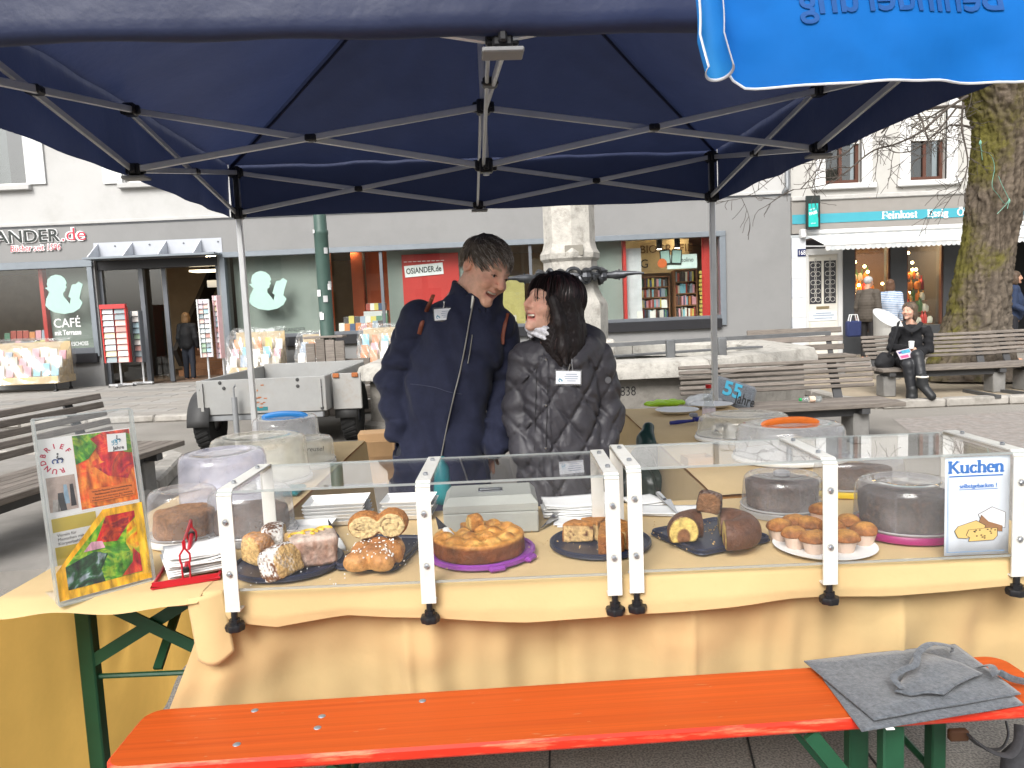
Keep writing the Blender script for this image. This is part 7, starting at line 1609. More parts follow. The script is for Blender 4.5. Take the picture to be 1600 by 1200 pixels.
for x in (-.002, W0 - .002): bp('side_sheet', x, x + .004, 0, HH, -.012, .014, acre)
bp('bottom_strip', 0, W0, -.004, .0, -.012, .016, acre); bp('top_edge', 0, W0, HH, HH + .003, -.012, .003, acre)
q = MB(); q.prism([(0, 0), (W0, 0), (W0, .12), (0, .12)], 0, .003, 0, Matrix.Translation(P0) @ Matrix(((U.x, -Nn.x, 0, 0), (U.y, -Nn.y, 0, 0), (0, 0, 1, 0), (0, 0, 0, 1)))); q.build('foot_sheet', acr, bs_, True, smooth=0)
def paint_material(name, seed, stops, sc=7.0):
 m, t, o = _new(name); L = t.links.new; b = t.nodes.new('ShaderNodeBsdfPrincipled'); b.inputs['Roughness'].default_value = .6; L(b.outputs[0], o.inputs[0])
 tc = t.nodes.new('ShaderNodeTexCoord'); mp = t.nodes.new('ShaderNodeMapping'); mp.inputs['Location'].default_value = (seed, seed * 2.3, seed * .7); mp.inputs['Rotation'].default_value = (.2, .4, .5 + seed); L(tc.outputs['Object'], mp.inputs[0])
 n = t.nodes.new('ShaderNodeTexNoise'); n.inputs['Scale'].default_value = sc; n.inputs['Detail'].default_value = 3; n.inputs['Distortion'].default_value = 2.5; L(mp.outputs[0], n.inputs['Vector'])
 cr = t.nodes.new('ShaderNodeValToRGB'); e = cr.color_ramp.elements
 for i, (p, c_) in enumerate(stops):
  if i < 2: e[i].position = p; e[i].color = rgba(c_)
  else: k = e.new(p); k.color = rgba(c_)
 L(n.outputs[0], cr.inputs[0])
 w_ = t.nodes.new('ShaderNodeTexNoise'); w_.inputs['Scale'].default_value = 60; w_.inputs['Detail'].default_value = 4; mp2 = t.nodes.new('ShaderNodeMapping'); mp2.inputs['Scale'].default_value = (1, 1, .22); mp2.inputs['Rotation'].default_value = (0, .9, 0); L(tc.outputs['Object'], mp2.inputs[0]); L(mp2.outputs[0], w_.inputs['Vector'])
 mr = t.nodes.new('ShaderNodeMapRange'); mr.inputs[1].default_value = .3; mr.inputs[2].default_value = .7; mr.inputs[3].default_value = .35; mr.inputs[4].default_value = 1.7; L(w_.outputs[0], mr.inputs[0]); mx = t.nodes.new('ShaderNodeMix'); mx.data_type = 'RGBA'; mx.blend_type = 'MULTIPLY'; mx.inputs[0].default_value = 1; L(cr.outputs[0], mx.inputs[6]); L(mr.outputs[0], mx.inputs[7]); L(mx.outputs[2], b.inputs['Base Color'])
 MATS[name] = m; return m
RED, ORG, GRN, DGR, YEL, PNK, DRD = (.55, .015, .02), (.75, .14, .015), (.08, .30, .02), (.012, .05, .02), (.70, .42, .02), (.72, .40, .50), (.28, .005, .03)
PT = {k: paint_material('paint_' + k, s, st, sc) for k, s, st, sc in (('red', 1.3, [(.30, DRD), (.46, RED), (.56, (.62, .07, .02)), (.66, (.25, .02, .03))], 16), ('orange', 2.1, [(.30, (.62, .03, .01)), (.45, ORG), (.58, (.78, .24, .03)), (.68, (.66, .06, .015))], 13), ('green', 3.7, [(.30, (.02, .12, .01)), (.46, GRN), (.57, (.30, .45, .03)), (.68, (.04, .20, .02))], 17), ('dark', 4.4, [(.30, (.008, .012, .02)), (.46, DGR), (.58, (.03, .12, .05)), (.68, (.30, .36, .42))], 16), ('yellow', 5.2, [(.30, (.62, .12, .01)), (.45, YEL), (.58, (.40, .40, .03)), (.68, (.20, .30, .02))], 15), ('pink', 6.1, [(.2, (.6, .3, .4)), (.6, PNK)], 9), ('yellow_frame', 7.7, [(.25, (.72, .30, .01)), (.6, (.78, .45, .02))], 6))}
upb = thing('newsletter', 'upper newsletter sheet in the brochure stand with red and orange painting', 'newsletter', P0 + Vector((0, 0, .2))); lwb = thing('brochure', 'lower brochure in the stand with green and red abstract painting', 'brochure', P0)
def bpoly(par, pts, z, m_, nm): q = MB(); q.prism(pts, z, z + .0003, 0, BRM); return q.build(nm, m_, par, True, smooth=0)
Z = -.006
bp('paper', .006, W0 - .006, .09, .405, Z - .001, Z, paper, upb)
ax0, ax1, ay0_, ay1_ = .082, W0 - .008, .215, .403
bpoly(upb, [(ax0, ay0_), (ax1, ay0_), (ax1, ay1_), (ax0, ay1_)], Z + .0002, PT['orange'], 'painting')
bpoly(upb, [(ax0, .35), (ax0 + .05, .36), (ax0 + .06, .33), (ax1, .30), (ax1, ay1_), (ax0, ay1_)], Z + .0008, PT['red'], 'painting'); bpoly(upb, [(ax0, .33), (ax0 + .03, .34), (ax0 + .055, .37), (ax0 + .04, .39), (ax0 + .07, ay1_), (ax0, ay1_)], Z + .0014, PT['green'], 'painting'); bpoly(upb, [(ax0 + .04, .32), (ax0 + .10, .335), (ax1, .31), (ax1 - .02, .275), (ax0 + .07, .29)], Z + .0014, PT['red'], 'painting')
bpoly(upb, [(ax1 - .02, .345), (ax1, .34), (ax1, .39), (ax1 - .015, .395)], Z + .0014, PT['green'], 'painting')
bpoly(upb, [(ax0 + .02, .228), (ax1 - .006, .228), (ax1 - .006, .262), (ax0 + .02, .262)], Z + .002, mat('orange_box', (.72, .17, .03), .7), 'text_box')
inkm = mat('black_print', (.015, .015, .015), .7); crim = mat('crimson_print', (.50, .01, .06), .7)
def btxt(par, s, size, x, y, z, m_, rz=0, fit=None, al='CENTER', bold=0): return letters(s, size, BRM @ Matrix.Translation((x, y, z)) @ Matrix.Rotation(rz, 4, 'Z'), m_, par, extrude=.0002, fit=fit, align=al, bold=bold)
xm_ = (ax0 + .02 + ax1 - .006) / 2
btxt(upb, 'Verein für Menschen mit Körperbehinderung', .0062, xm_, .2535, Z + .0026, inkm, fit=.096); btxt(upb, 'Familienverein Kreis Lörrach e.V.', .0068, xm_, .2455, Z + .0026, inkm, fit=.082); btxt(upb, 'Telefon und Adresse des Vereins', .0048, xm_, .238, Z + .0026, inkm, fit=.095); btxt(upb, 'Informationen und Termine', .0048, xm_, .2315, Z + .0026, inkm, fit=.098)
word = 'RUNDBRIEF'; ccx, ccy, rr_ = .043, .352, .026
for i, ch in enumerate(word):
 a = R(332 - 310 + -0) ; ang_ = R(-75 - i * 31.5); btxt(upb, ch, .017, ccx + rr_ * math.cos(ang_), ccy + rr_ * math.sin(ang_), Z + .0004, crim, rz=ang_ - R(90) if True else 0, bold=.0004)
def wheelchair(par, x, y, k, z, blk, blue):
 """Club emblem: seated figure over two blue loops."""
 for cx in (-.4, .35):
  q = MB(); q.tube([BRM @ Vector((x + (cx + .42 * math.cos(a)) * k, y + (-.45 + .36 * math.sin(a)) * k, z)) for a in [R(d) for d in range(-60, 250, 20)]], .10 * k, 5); q.build('emblem_loop', blue, par, True)
 q = MB(); q.tube([BRM @ Vector((x + u * k, y + v * k, z + .0004)) for u, v in ((.15, .55), (-.05, .15), (.35, .0), (.75, .05), (.95, -.35))], .09 * k, 5); q.build('emblem_figure', blk, par, True)
 q = MB(); q.lathe([(0, .0006), (.16 * k, .0006), (.16 * k, 0)], 12, M=BRM @ Matrix.Translation((x + .15 * k, y + .85 * k, z))); q.build('emblem_head', blk, par, True)
navyk = mat('navy_print', (.02, .06, .22), .6); skyb = mat('sky_print', (.04, .27, .40), .6)
wheelchair(upb, ccx, ccy, .014, Z + .0006, inkm, navyk)
q = MB(); q.box((0, 0, 0), (.046, .046, .0006), 0, BRM @ Matrix.Translation((ax1 - .034, .372, Z + .0024)) @ Matrix.Rotation(R(-3), 4, 'Z')); q.build('logo_card', paper, upb, True, smooth=0)
wheelchair(upb, ax1 - .034, .380, .010, Z + .003, inkm, skyb); btxt(upb, '55', .017, ax1 - .040, .366, Z + .0030, skyb); btxt(upb, 'Jahre', .013, ax1 - .032, .3535, Z + .003, inkm, bold=.0003)
pm = mat('group_photo', (.25, .23, .20), .6, var=.8, vs=60); bpoly(upb, [(.012, .222), (.076, .222), (.076, .308), (.012, .308)], Z + .0003, mat('photo_wall', (.42, .34, .30), .6, var=.3, vs=40), 'photo')
for (x, y, w_, h, c_) in ((.030, .222, .02, .045, (.05, .05, .055)), (.046, .238, .012, .048, (.25, .36, .46)), (.060, .230, .012, .055, (.03, .03, .035)), (.018, .222, .018, .03, (.4, .38, .36))):
 bpoly(upb, [(x, y), (x + w_, y), (x + w_ * .8, y + h), (x + w_ * .2, y + h)], Z + .0008, mat('photo_tone_%d' % int(x * 1000), c_, .6, var=.3, vs=80), 'photo_figure')
bpoly(upb, [(.012, .172), (.112, .172), (.112, .206), (.012, .206)], Z + .0003, mat('mustard_print', (.55, .42, .06), .7), 'yellow_box'); bpoly(upb, [(.012, .135), (.112, .135), (.112, .172), (.012, .172)], Z + .0004, paper, 'white_box'); bpoly(upb, [(.012, .09), (.112, .09), (.112, .135), (.012, .135)], Z + .0003, mat('mustard_print', (.55, .42, .06), .7), 'yellow_box')
for i, s in enumerate(('Verein für', 'Menschen mit', 'Körperbehinderung')): btxt(upb, s, .0105, .020, .160 - i * .0105, Z + .0009, inkm, al='LEFT')
Z2 = .0045
bpoly(lwb, [(.004, .006), (W0 - .004, .006), (W0 - .004, .208), (W0 - .10, .208), (.004, .075)], Z2, PT['yellow_frame'], 'cover')
bpoly(lwb, [(.026, .028), (W0 - .026, .028), (W0 - .026, .190), (W0 - .095, .190), (.026, .085)], Z2 + .0005, PT['green'], 'painting')
bpoly(lwb, [(.026, .028), (.11, .028), (.105, .060), (.125, .095), (.095, .108), (.026, .085)], Z2 + .001, PT['dark'], 'painting'); bpoly(lwb, [(.07, .112), (.12, .112), (.115, .13), (.09, .133)], Z2 + .0014, PT['pink'], 'painting'); bpoly(lwb, [(.10, .128), (.15, .122), (.178, .155), (W0 - .026, .175), (W0 - .026, .19), (W0 - .095, .19)], Z2 + .001, PT['red'], 'painting')
bpoly(lwb, [(.178, .155), (W0 - .026, .172), (W0 - .026, .08), (.185, .075), (.17, .11)], Z2 + .0012, PT['yellow'], 'painting'); bpoly(lwb, [(.15, .03), (W0 - .026, .03), (W0 - .026, .075), (.185, .095), (.18, .06)], Z2 + .0016, PT['red'], 'painting')
# ---- red napkin holder
redw = mat('red_lacquered_steel', (.45, .008, .02), .35, spec=.5, var=.05)
h0, h1, h2, h3 = pt(238, 922), pt(342, 906), pt(352, 868), pt(262, 880)
nh = thing('napkin_holder', 'red wire napkin holder full of white napkins beside the brochure stand', 'napkin holder', (h0 + h1) / 2)
q = MB(); q.tube([(v.x, v.y, TT + .006) for v in (h0, h1, h2, h3)], .0055, 6, closed=True); q.build('base_frame', redw, nh, True)
q = MB(); q.bar((h0.x, h0.y, TT + .010), (h1.x, h1.y, TT + .010), .004, .018); q.build('front_lip', redw, nh, True)
mid0, mid1 = h0.lerp(h1, .52), h3.lerp(h2, .45); dxy = (h1 - h0).normalized()
for mpt in (mid0, mid1):
 q = MB();
 for s in (-1, 1): q.tube([Vector((mpt.x, mpt.y, TT + .01)) + dxy * s * .009 + Vector((0, 0, z)) + dxy * s * dx for z, dx in ((0, 0), (.045, 0), (.055, .003), (.070, .003), (.085, -.007), (.105, -.007))], .0026, 6)
 q.build('upright', redw, nh, True)
q = MB(); a_, b_ = Vector((mid0.x, mid0.y, TT + .115)), Vector((mid1.x, mid1.y, TT + .115)); q.tube([a_, b_], .003, 8); q.build('top_bar', redw, nh, True)
q = MB(); a_, b_ = Vector((mid0.x, mid0.y, TT + .040)), Vector((mid1.x, mid1.y, TT + .075)); q.tube([a_, b_], .006, 10); rb_ = q.build('press_bar', redw, nh, True)
for v in (a_, b_): q = MB(); q.lathe([(0, -.007), (.008, -.006), (.009, 0), (.008, .006), (0, .007)], 12, v); q.build('knob', blackp, rb_, True)
nc = (h0 + h1 + h2 + h3) / 4; sheets('stack of white napkins in the red holder', Vector((nc.x + .012, nc.y + .005, 0)), 9, .15, .15, math.atan2(dxy.y, dxy.x) + .15, 7, .0055, TT + .012)
# ---- right side table: plates, glove, bottle, brush, foil, box of change
RT = TOP + .007
def plate(label, c, r):
 t = thing('paper_plate', label, 'plate', (c.x, c.y, RT)); q = MB(); q.lathe([(0, .002), (r * .7, .002), (r * .95, .018), (r, .022), (r * .93, .021), (r * .68, .006), (0, .006)], 40); q.build('plate_body', paper, t)
plate('large white plate at the front left of the right side table', az(1058, 645, RT), .13); plate('white plate beside the bottle on the right side table', az(1112, 636, RT), .13)
c = az(1046, 633, RT) + Vector((0, .02, .012));
def glove_f(P):
 x, y, z = P[0] - c.x, P[1] - c.y, P[2] - c.z; f = s_ell((x, y, z), (0, 0, .0), (.11, .07, .022))
 for i in range(5): f = smin(f, s_cap((x, y, z), (-.07, -.03 + .015 * i, .004), (-.15 + .01 * abs(i - 2), -.06 + .03 * i, -.004), .014, .011), .012)
 return f + .006 * vnoise(x, y, z, 45, 3)
sdf_obj('rubber_glove', glove_f, c - Vector((.19, .11, .05)), c + Vector((.15, .11, .05)), .005, [mat('lime_rubber', (.36, .62, .02), .5, var=.1)], None, label='lime green household glove on the right side table', cat='glove')
p = az(1108, 668, RT); bt = thing('water_bottle', 'clear plastic bottle with a red cap on the right side table', 'bottle', (p.x, p.y, RT))
q = MB(); q.lathe([(0, .004), (.026, 0), (.033, .012), (.034, .05), (.031, .06), (.034, .07), (.034, .105), (.030, .115), (.022, .13), (.029, .15), (.030, .165), (.024, .19), (.013, .205), (.013, .222)], 24); q.build('bottle_body', clear('pet_bottle', (.93, .95, .95), 1, haze=.10, rough=.05), bt)
q = MB(); q.lathe([(0, .228), (.015, .228), (.0155, .21), (.0145, .208)], 18); q.build('cap', mat('red_cap', (.6, .02, .02), .4), bt); q = MB(); q.lathe([(.0345, .07), (.0345, .105)], 24); q.build('bottle_label', mat('white_pink_label', (.7, .62, .66), .5, var=.2, vs=30), bt)
bb = mat('blue_brush_plastic', (.012, .02, .20), .4); a_, b_ = az(1047, 661, RT + .012), az(1085, 657, RT + .016); br_ = thing('dish_brush', 'dark blue brush lying in front of the bottle', 'brush', a_)
q = MB(); q.tube([a_, a_.lerp(b_, .3), a_.lerp(b_, .7), b_], [.010, .012, .009, .008], 8); q.build('handle', bb, br_, True); q = MB(); q.box(b_ + Vector((.02, .0, .008)), (.05, .06, .022), 0, None, .006); q.build('head', bb, br_, True)
q = MB(); q.box(b_ + Vector((.0, .02, .028)), (.04, .04, .02), 0, None, .004); q.build('bristles', mat('grey_bristles', (.3, .3, .32), .8, bump=.5, bs=200), br_, True)
c2 = az(1132, 684, RT) + Vector((0, 0, .035))
def foil_f(P): x, y, z = P[0] - c2.x, P[1] - c2.y, P[2] - c2.z; return s_ell((x, y, z), (0, 0, 0), (.062, .055, .036)) + .016 * np.abs(vnoise(x, y, z, 34, 3)) + .008 * np.abs(vnoise(x, y, z, 80, 5)) - .008
o = sdf_obj('foil_ball', foil_f, c2 - Vector((.09, .09, .06)), c2 + Vector((.09, .09, .06)), .005, [mat('aluminium_foil', (.75, .75, .76), .16, metal=1.0, var=.1)], None, relax=0, label='crumpled aluminium foil on the right side table', cat='foil')
for pl_ in o.data.polygons: pl_.use_smooth = False
kr = mat('kraft_card', (.42, .26, .13), .8, var=.1); p = az(1092, 728, RT); bx = thing('change_box', 'small brown cardboard box holding loose change', 'box', (p.x, p.y + .03, RT), .12); w2, d2, h2_ = .052, .045, .035
for nm, c_, d_ in (('bottom', (0, 0, .002), (.1, .086, .003)), ('side', (-w2, 0, .0185), (.003, .09, .036)), ('side', (w2, 0, .0185), (.003, .09, .036)), ('side', (0, -d2 + .002, .018), (.1, .003, .035)), ('side', (0, d2 - .002, .018), (.1, .003, .035))): q = MB(); q.box(c_, d_); q.build(nm, kr, bx, smooth=0)
cm_ = mat('coin_metal', (.5, .42, .28), .35, metal=.8)
for i in range(9): q = MB(); q.lathe([(0, .002), (.010, .002), (.011, .001), (.011, 0), (0, 0)], 14); o = q.build('coin', cm_, label='coin lying in the small cardboard change box', cat='coin', group='coins in the change box'); o.location = (p.x + rnd.uniform(-.035, .035), p.y + .03 + rnd.uniform(-.03, .03), RT + .005 + i * .0012); o.rotation_euler = (rnd.uniform(-.2, .2), rnd.uniform(-.2, .2), 0)
# dark green refuse sack tied to the right table
bgm = mat('dark_green_sack', (.012, .035, .030), .28, spec=.5, var=.1, bump=.6, bs=9, bdist=.02); c3 = Vector((.575, 3.55, .50))
def sack_f(P): x, y, z = P[0] - c3.x, P[1] - c3.y, P[2] - c3.z; w_ = .10 + .03 * np.sin(z * 6); f = s_ell((x, y, z), (0, 0, -.12), (.12, .20, .34)); f = smin(f, s_cap((x, y, z), (.03, -.02, .12), (.085, .14, .335), .07, .035), .06); return f + .016 * np.sin(x * 60 + y * 45 + z * 10 + 3 * vnoise(x, y, z, 9, 2)) * .6 + .012 * vnoise(x, y, z, 14, 4)
sdf_obj('refuse_sack', sack_f, c3 - Vector((.2, .28, .5)), c3 + Vector((.2, .3, .42)), .011, [bgm], None, label='dark green refuse sack hanging beside the right side table', cat='sack')
# bags on the slatted bench
gb = thing('felt_bag', 'grey felt bag with blue number on the slatted bench', 'bag', (2.15, 7.22, .40)); q = MB(); q.box((0, 0, 0), (.42, .10, .25), 0, Matrix.Translation((2.12, 7.30, .53)) @ Matrix.Rotation(R(20), 4, 'Y') @ Matrix.Rotation(R(-15), 4, 'X'), .03); q.build('bag_body', felt, gb, True)
GBM = Matrix.Translation((2.12, 7.30, .53)) @ Matrix.Rotation(R(20), 4, 'Y') @ Matrix.Rotation(R(-15), 4, 'X') @ Matrix.Translation((0, -.054, 0)) @ Matrix.Rotation(R(90), 4, 'X'); letters('55', .19, GBM @ Matrix.Translation((-.03, -.04, 0)), skyb, gb, bold=.006); letters('Jahre', .15, GBM @ Matrix.Translation((.11, -.085, .001)), inkm, gb, fit=.2)
c4 = Vector((1.86, 7.30, .46))
def bag_f(P): x, y, z = P[0] - c4.x, P[1] - c4.y, P[2] - c4.z; return s_ell((x, y, z), (0, 0, 0), (.19, .12, .10)) + .03 * vnoise(x, y, z, 13, 2) + .012 * vnoise(x, y, z, 30, 4)
sdf_obj('plastic_bag', bag_f, c4 - Vector((.27, .2, .16)), c4 + Vector((.27, .2, .18)), .014, [mat('grey_plastic_bag', (.20, .21, .22), .35, var=.3, vs=9)], None, label='crumpled grey plastic bag beside the felt bag on the bench', cat='bag')
kb_ = thing('cardboard_box', 'brown cardboard box standing left of the man', 'box', (-1.18, 6.5, 0)); q = MB(); q.box((0, 0, .22), (.30, .22, .44), 0, rotm(0, 0, .1), .004); q.build('box_body', kr, kb_); q = MB(); q.box((-.0, -.13, .40), (.29, .004, .14), 0, rotm(.35, 0, .1)); q.build('flap', kr, kb_)
# =================================================================== PEOPLE
skinm = mat('skin', vcol=True, rough=.55, spec=.3, var=.14, vs=55, bump=.25, bs=260, bdist=.0015, sss=.12)
skinf = mat('skin_far', vcol=True, rough=.55, spec=.3, var=.05)
eyew = mat('eye_white', (.72, .68, .64), .25, spec=.5, var=.03); eyed = mat('eye_iris', (.05, .035, .025), .15, spec=.6); teeth = mat('teeth', (.78, .72, .60), .3, spec=.5, var=.04); mouthd = mat('mouth_inside', (.18, .03, .025), .6)
def head_parts(k=1.0, smile=1.0, nose=1.0, jaw=1.0):
 def f(P):
  x, y, z = (c / k for c in P); X = np.abs(x); Q = (X, y, z)
  h = s_ell((x, y, z), (0, .016, .042), (.077, .094, .080))
  h = smin(h, s_ell((x, y, z), (0, -.022, -.012), (.066, .074, .086)), .030)
  h = smin(h, s_ell((x, y, z), (0, -.028, -.062), (.053 * jaw, .058, .046)), .026)
  h = smin(h, s_ell((x, y, z), (0, -.078, -.098), (.023 * jaw, .019, .018)), .020)
  h = smin(h, s_ell(Q, (.040, -.064, -.026), (.027, .028, .024)), .018)          # cheeks
  h = smin(h, s_cap(Q, (.0, -.088, .034), (.046, -.074, .032), .010, .007), .014)   # brow
  h = smax(h, -s_ell(Q, (.032, -.105, .012), (.020, .022, .0125)), .012)            # sockets
  h = smin(h, s_ell(Q, (.032, -.079, .010), (.0165, .0140, .0125)), .005)           # lids
  h = np.maximum(h, -s_cap(Q, (.022, -.096, .0085), (.043, -.090, .0075), .0022, .0018))
  h = smin(h, s_cap((x, y, z), (0, -.092, .024), (0, -.113 * nose, -.020), .0075, .0125), .010)
  h = smin(h, s_ell(Q, (.0125, -.098, -.026), (.0095, .012, .0085)), .006)
  h = smax(h, -s_ell(Q, (.007, -.106, -.034), (.004, .006, .004)), .003)
  h = smin(h, s_cap(Q, (.0, -.093, -.047), (.031, -.077, -.044 + .006 * smile), .0075, .005), .006)    # upper lip
  h = smin(h, s_cap(Q, (.0, -.090, -.077), (.028, -.075, -.056 + .005 * smile), .0085, .005), .006)    # lower lip
  m = s_ell(Q, (0, -.092, -.060 + .0), (.030, .024, .0112)); m = np.maximum(m, z - (-.054 + 4.5 * smile * X * X)); h = smax(h, -m, .003)
  h = smax(h, -s_cap(Q, (.020, -.105, -.024), (.036, -.084, -.058), .0035, .003), .008)      # smile fold
  e = s_ell(Q, (.079, .014, .004), (.010, .021, .032)); e = smax(e, -s_ell(Q, (.088, .010, .006), (.008, .012, .020)), .004); h = smin(h, e, .006)
  h = smin(h, s_cap((x, y, z), (0, .030, -.06), (0, .050, -.17), .052, .056), .03)
  return h * k
 return f
def skin_col(M, k, base, lip, brow, stubble=0.0):
 def f(x, y, z):
  P = loc_axes((x, y, z), M); X, Y_, Z = np.abs(P[0]) / k, P[1] / k, P[2] / k; c = np.tile(np.array(base), (len(x), 1))
  fr = np.clip((-Y_ - .02) / .02, 0, 1)
  g = lambda cx, cy, cz, r: np.exp(-(((X - cx) ** 2 + (Y_ - cy) ** 2 + (Z - cz) ** 2) / r ** 2))
  c = mixc(c, (base[0] * .98, base[1] * .66, base[2] * .60), .55 * g(.040, -.075, -.022, .024) + .55 * g(0, -.115, -.018, .018) + .5 * g(.082, .012, .0, .03))
  c = mixc(c, (base[0] * .55, base[1] * .42, base[2] * .38), .45 * np.clip(g(.032, -.09, .016, .016) - .25, 0, 1))
  lipw = np.clip(1.4 * np.exp(-((Z + .062) / .013) ** 2) * (X < .031) * (Y_ < -.072), 0, 1) * np.clip((.033 - X) / .006, 0, 1)
  c = mixc(c, lip, .75 * lipw)
  if brow is not None: c = mixc(c, brow, .75 * np.clip(1.5 * np.exp(-((Z - .036 + 3.0 * (X - .032) ** 2) / .0042) ** 2), 0, 1) * (X > .012) * (X < .052) * (Y_ < -.05))
  return c * (1 + .05 * vnoise(x, y, z, 60, 3))[:, None]
 return f
def eyes_mouth(body, M, k):
 def loc(v): return M @ (Vector(v) * k)
 for s in (-1, 1):
  q = MB(); q.lathe([(0, -.0125), (.0075, -.010), (.0115, -.005), (.0125, 0), (.0115, .005), (.0075, .010), (0, .0125)], 16, M=M @ Matrix.Translation(Vector((s * .032, -.0800, .009)) * k) @ Matrix.Scale(k, 4)); e = q.build('eye', eyew, body, True)
  q = MB(); q.lathe([(0, .0006), (.0035, .0004), (.0058, -.0010)], 14, M=M @ Matrix.Translation(Vector((s * .033, -.0928, .0085)) * k) @ Matrix.Rotation(R(90), 4, 'X') @ Matrix.Scale(k, 4)); q.build('iris', eyed, e, True)
  q = MB(); q.tube([loc((s * u, v, w_)) for u, v, w_ in ((.0205, -.0945, .0085), (.027, -.0965, .0118), (.034, -.0960, .0122), (.042, -.0925, .0095), (.046, -.0885, .0075))], .0011 * k, 5); q.build('lashes', mat('lash', (.02, .014, .012), .6), body, True)
 q = MB(); q.grid(lambda a, b: loc(((a - .5) * .044, -.0868 + 9 * ((a - .5) * .044) ** 2 + .002 * (b - .5), -.0525 - .0085 * b + 4.5 * ((a - .5) * .044) ** 2)), 14, 3); q.build('teeth', teeth, body, True, solid=.002)
 q = MB(); q.grid(lambda a, b: loc(((a - .5) * .050, -.070 + 8 * ((a - .5) * .05) ** 2, -.050 - .022 * b)), 8, 4); q.build('mouth', mouthd, body, True)
def cam_hit(f, px, py, y0=2.2, y1=3.3, out=0.0):
 """First point of the surface along a sight line: puts trim on the garment it belongs to."""
 d = _ray(px, py); Y = np.linspace(y0, y1, 700); k = Y / d.y; v = f((d.x * k, Y, CAM_H + d.z * k)); i = int(np.argmax(v < 0))
 if not v[i] < 0: return at(px, py, (y0 + y1) / 2)
 return at(px, py, Y[i] - out)
def hits(f, pts, out=.004, n=1, **kw):
 return [cam_hit(f, *p, out=out, **kw) for p in pts]
def resample(pts, n):
 return [catm(pts, k / n) for k in range(n + 1)]
def ribbon(name, pts, w_, th, m_, parent, n=24): q = MB(); q.tube(resample(pts, n), w_, 8, sq=th / w_); return q.build(name, m_, parent, True)
def hair_strands(name, M, k, roots, comb, n, seglen, segs, lift, m_, parent, seed, rad=.0011, grav=0.0, clump=.0):
 """Combed locks lying over the scalp; each lock is a thin tapered tube."""
 r_ = random.Random(seed); q = MB(); c0, rr = Vector((0, .016, .042)), Vector((.077, .094, .080))
 for i in range(n):
  p = roots(r_)
  if p is None: continue
  d = comb(p, r_); e = p - c0; nrm = Vector((e.x / rr.x ** 2, e.y / rr.y ** 2, e.z / rr.z ** 2)).normalized(); d = d - nrm * d.dot(nrm); vel = d.normalized(); pts = [p]; lf = lift + .006 * r_.random()
  for s in range(segs):
   vel = (vel + Vector((r_.gauss(0, .06), r_.gauss(0, .06), r_.gauss(0, .04) - grav))).normalized()
   nx = pts[-1] + vel * seglen; e = nx - c0; g = math.sqrt((e.x / rr.x) ** 2 + (e.y / rr.y) ** 2 + (e.z / rr.z) ** 2); l0 = 1 + lf * min(1, .45 + .25 * s) / .085
   if g < l0 or nx.z > -.01: nx = c0 + e * (l0 / max(g, .2))
   vel = (nx - pts[-1]).normalized() if s else d.normalized(); pts.append(nx)
  R_ = rad * r_.uniform(.7, 1.4); q.tube([M @ (v * k) for v in pts], [R_ * (1 - .75 * (j / segs) ** 2) for j in range(segs + 1)], 3, caps=False)
 return q.build(name, m_, parent, True, smooth=80, kind='stuff')
# ------------------------------------------------------------------ the man
MY = 2.93
HM_ = Matrix.Translation(at(757, 424, MY - .02)) @ Matrix.Rotation(R(20), 4, 'Y') @ Matrix.Rotation(R(46), 4, 'Z') @ Matrix.Rotation(R(10), 4, 'X')
mh = head_parts(1.0, 1.0, 1.03, 1.06)
nb = at(733, 492, MY + .03); hipc = at(694, 735, MY + .03); hipc = Vector((hipc.x - .01, MY + .03, .86)); shl, shr = at(654, 500, MY + .02), at(779, 512, MY + .03)
ell_, elr = at(615, 592, MY + .05), at(791, 605, MY + .07); wrl, wrr = at(624, 668, MY - .02), at(776, 690, MY - .02)
def man_body(P):
 f = mh(loc_axes(P, HM_)); hb = HM_ @ Vector((0, .045, -.15))
 f = smin(f, s_cap(P, hb, nb + Vector((0, .02, .02)), .054, .062), .03)
 ch = nb + Vector((-.02, .02, -.20)); f = smin(f, s_ell(P, ch + Vector((-.03, 0, 0)), (.115, .08, .22)), .04); f = smin(f, s_ell(P, (hipc.x, hipc.y, .95), (.13, .09, .18)), .06)
 for a, b, c in ((shl, ell_, wrl), (shr, elr, wrr)):
  f = smin(f, s_cap(P, a, b, .040, .030), .03); f = smin(f, s_cap(P, b, c, .030, .025), .02); hnd = c + Vector((.045 if c is wrl else -.045, .07, -.05)); f = smin(f, s_ell(P, hnd, (.034, .020, .05)), .015)
  for i in range(4): f = smin(f, s_cap(P, hnd + Vector((-.024 + .016 * i, 0, -.04)), hnd + Vector((-.026 + .017 * i, -.008, -.09)), .0085, .007), .004)
  f = smin(f, s_cap(P, hnd + Vector((.025, -.01, .0)), hnd + Vector((.045, -.02, -.045)), .010, .008), .005)
 for s in (-1, 1):
  hp = Vector((hipc.x + s * .09, hipc.y, .86)); kn = Vector((hipc.x + s * .10, hipc.y, .47)); an = Vector((hipc.x + s * .11, hipc.y + .02, .09)); f = smin(f, s_cap(P, hp, kn, .078, .052), .03); f = smin(f, s_cap(P, kn, an, .050, .036), .02); f = smin(f, s_cap(P, an + Vector((0, .03, -.04)), an + Vector((s * .02, -.14, -.055)), .035, .03), .02)
 return f
man = thing('person', 'man with short greying hair in a navy jacket behind the table', 'person', (hipc.x, hipc.y, 0))
hc = HM_.translation
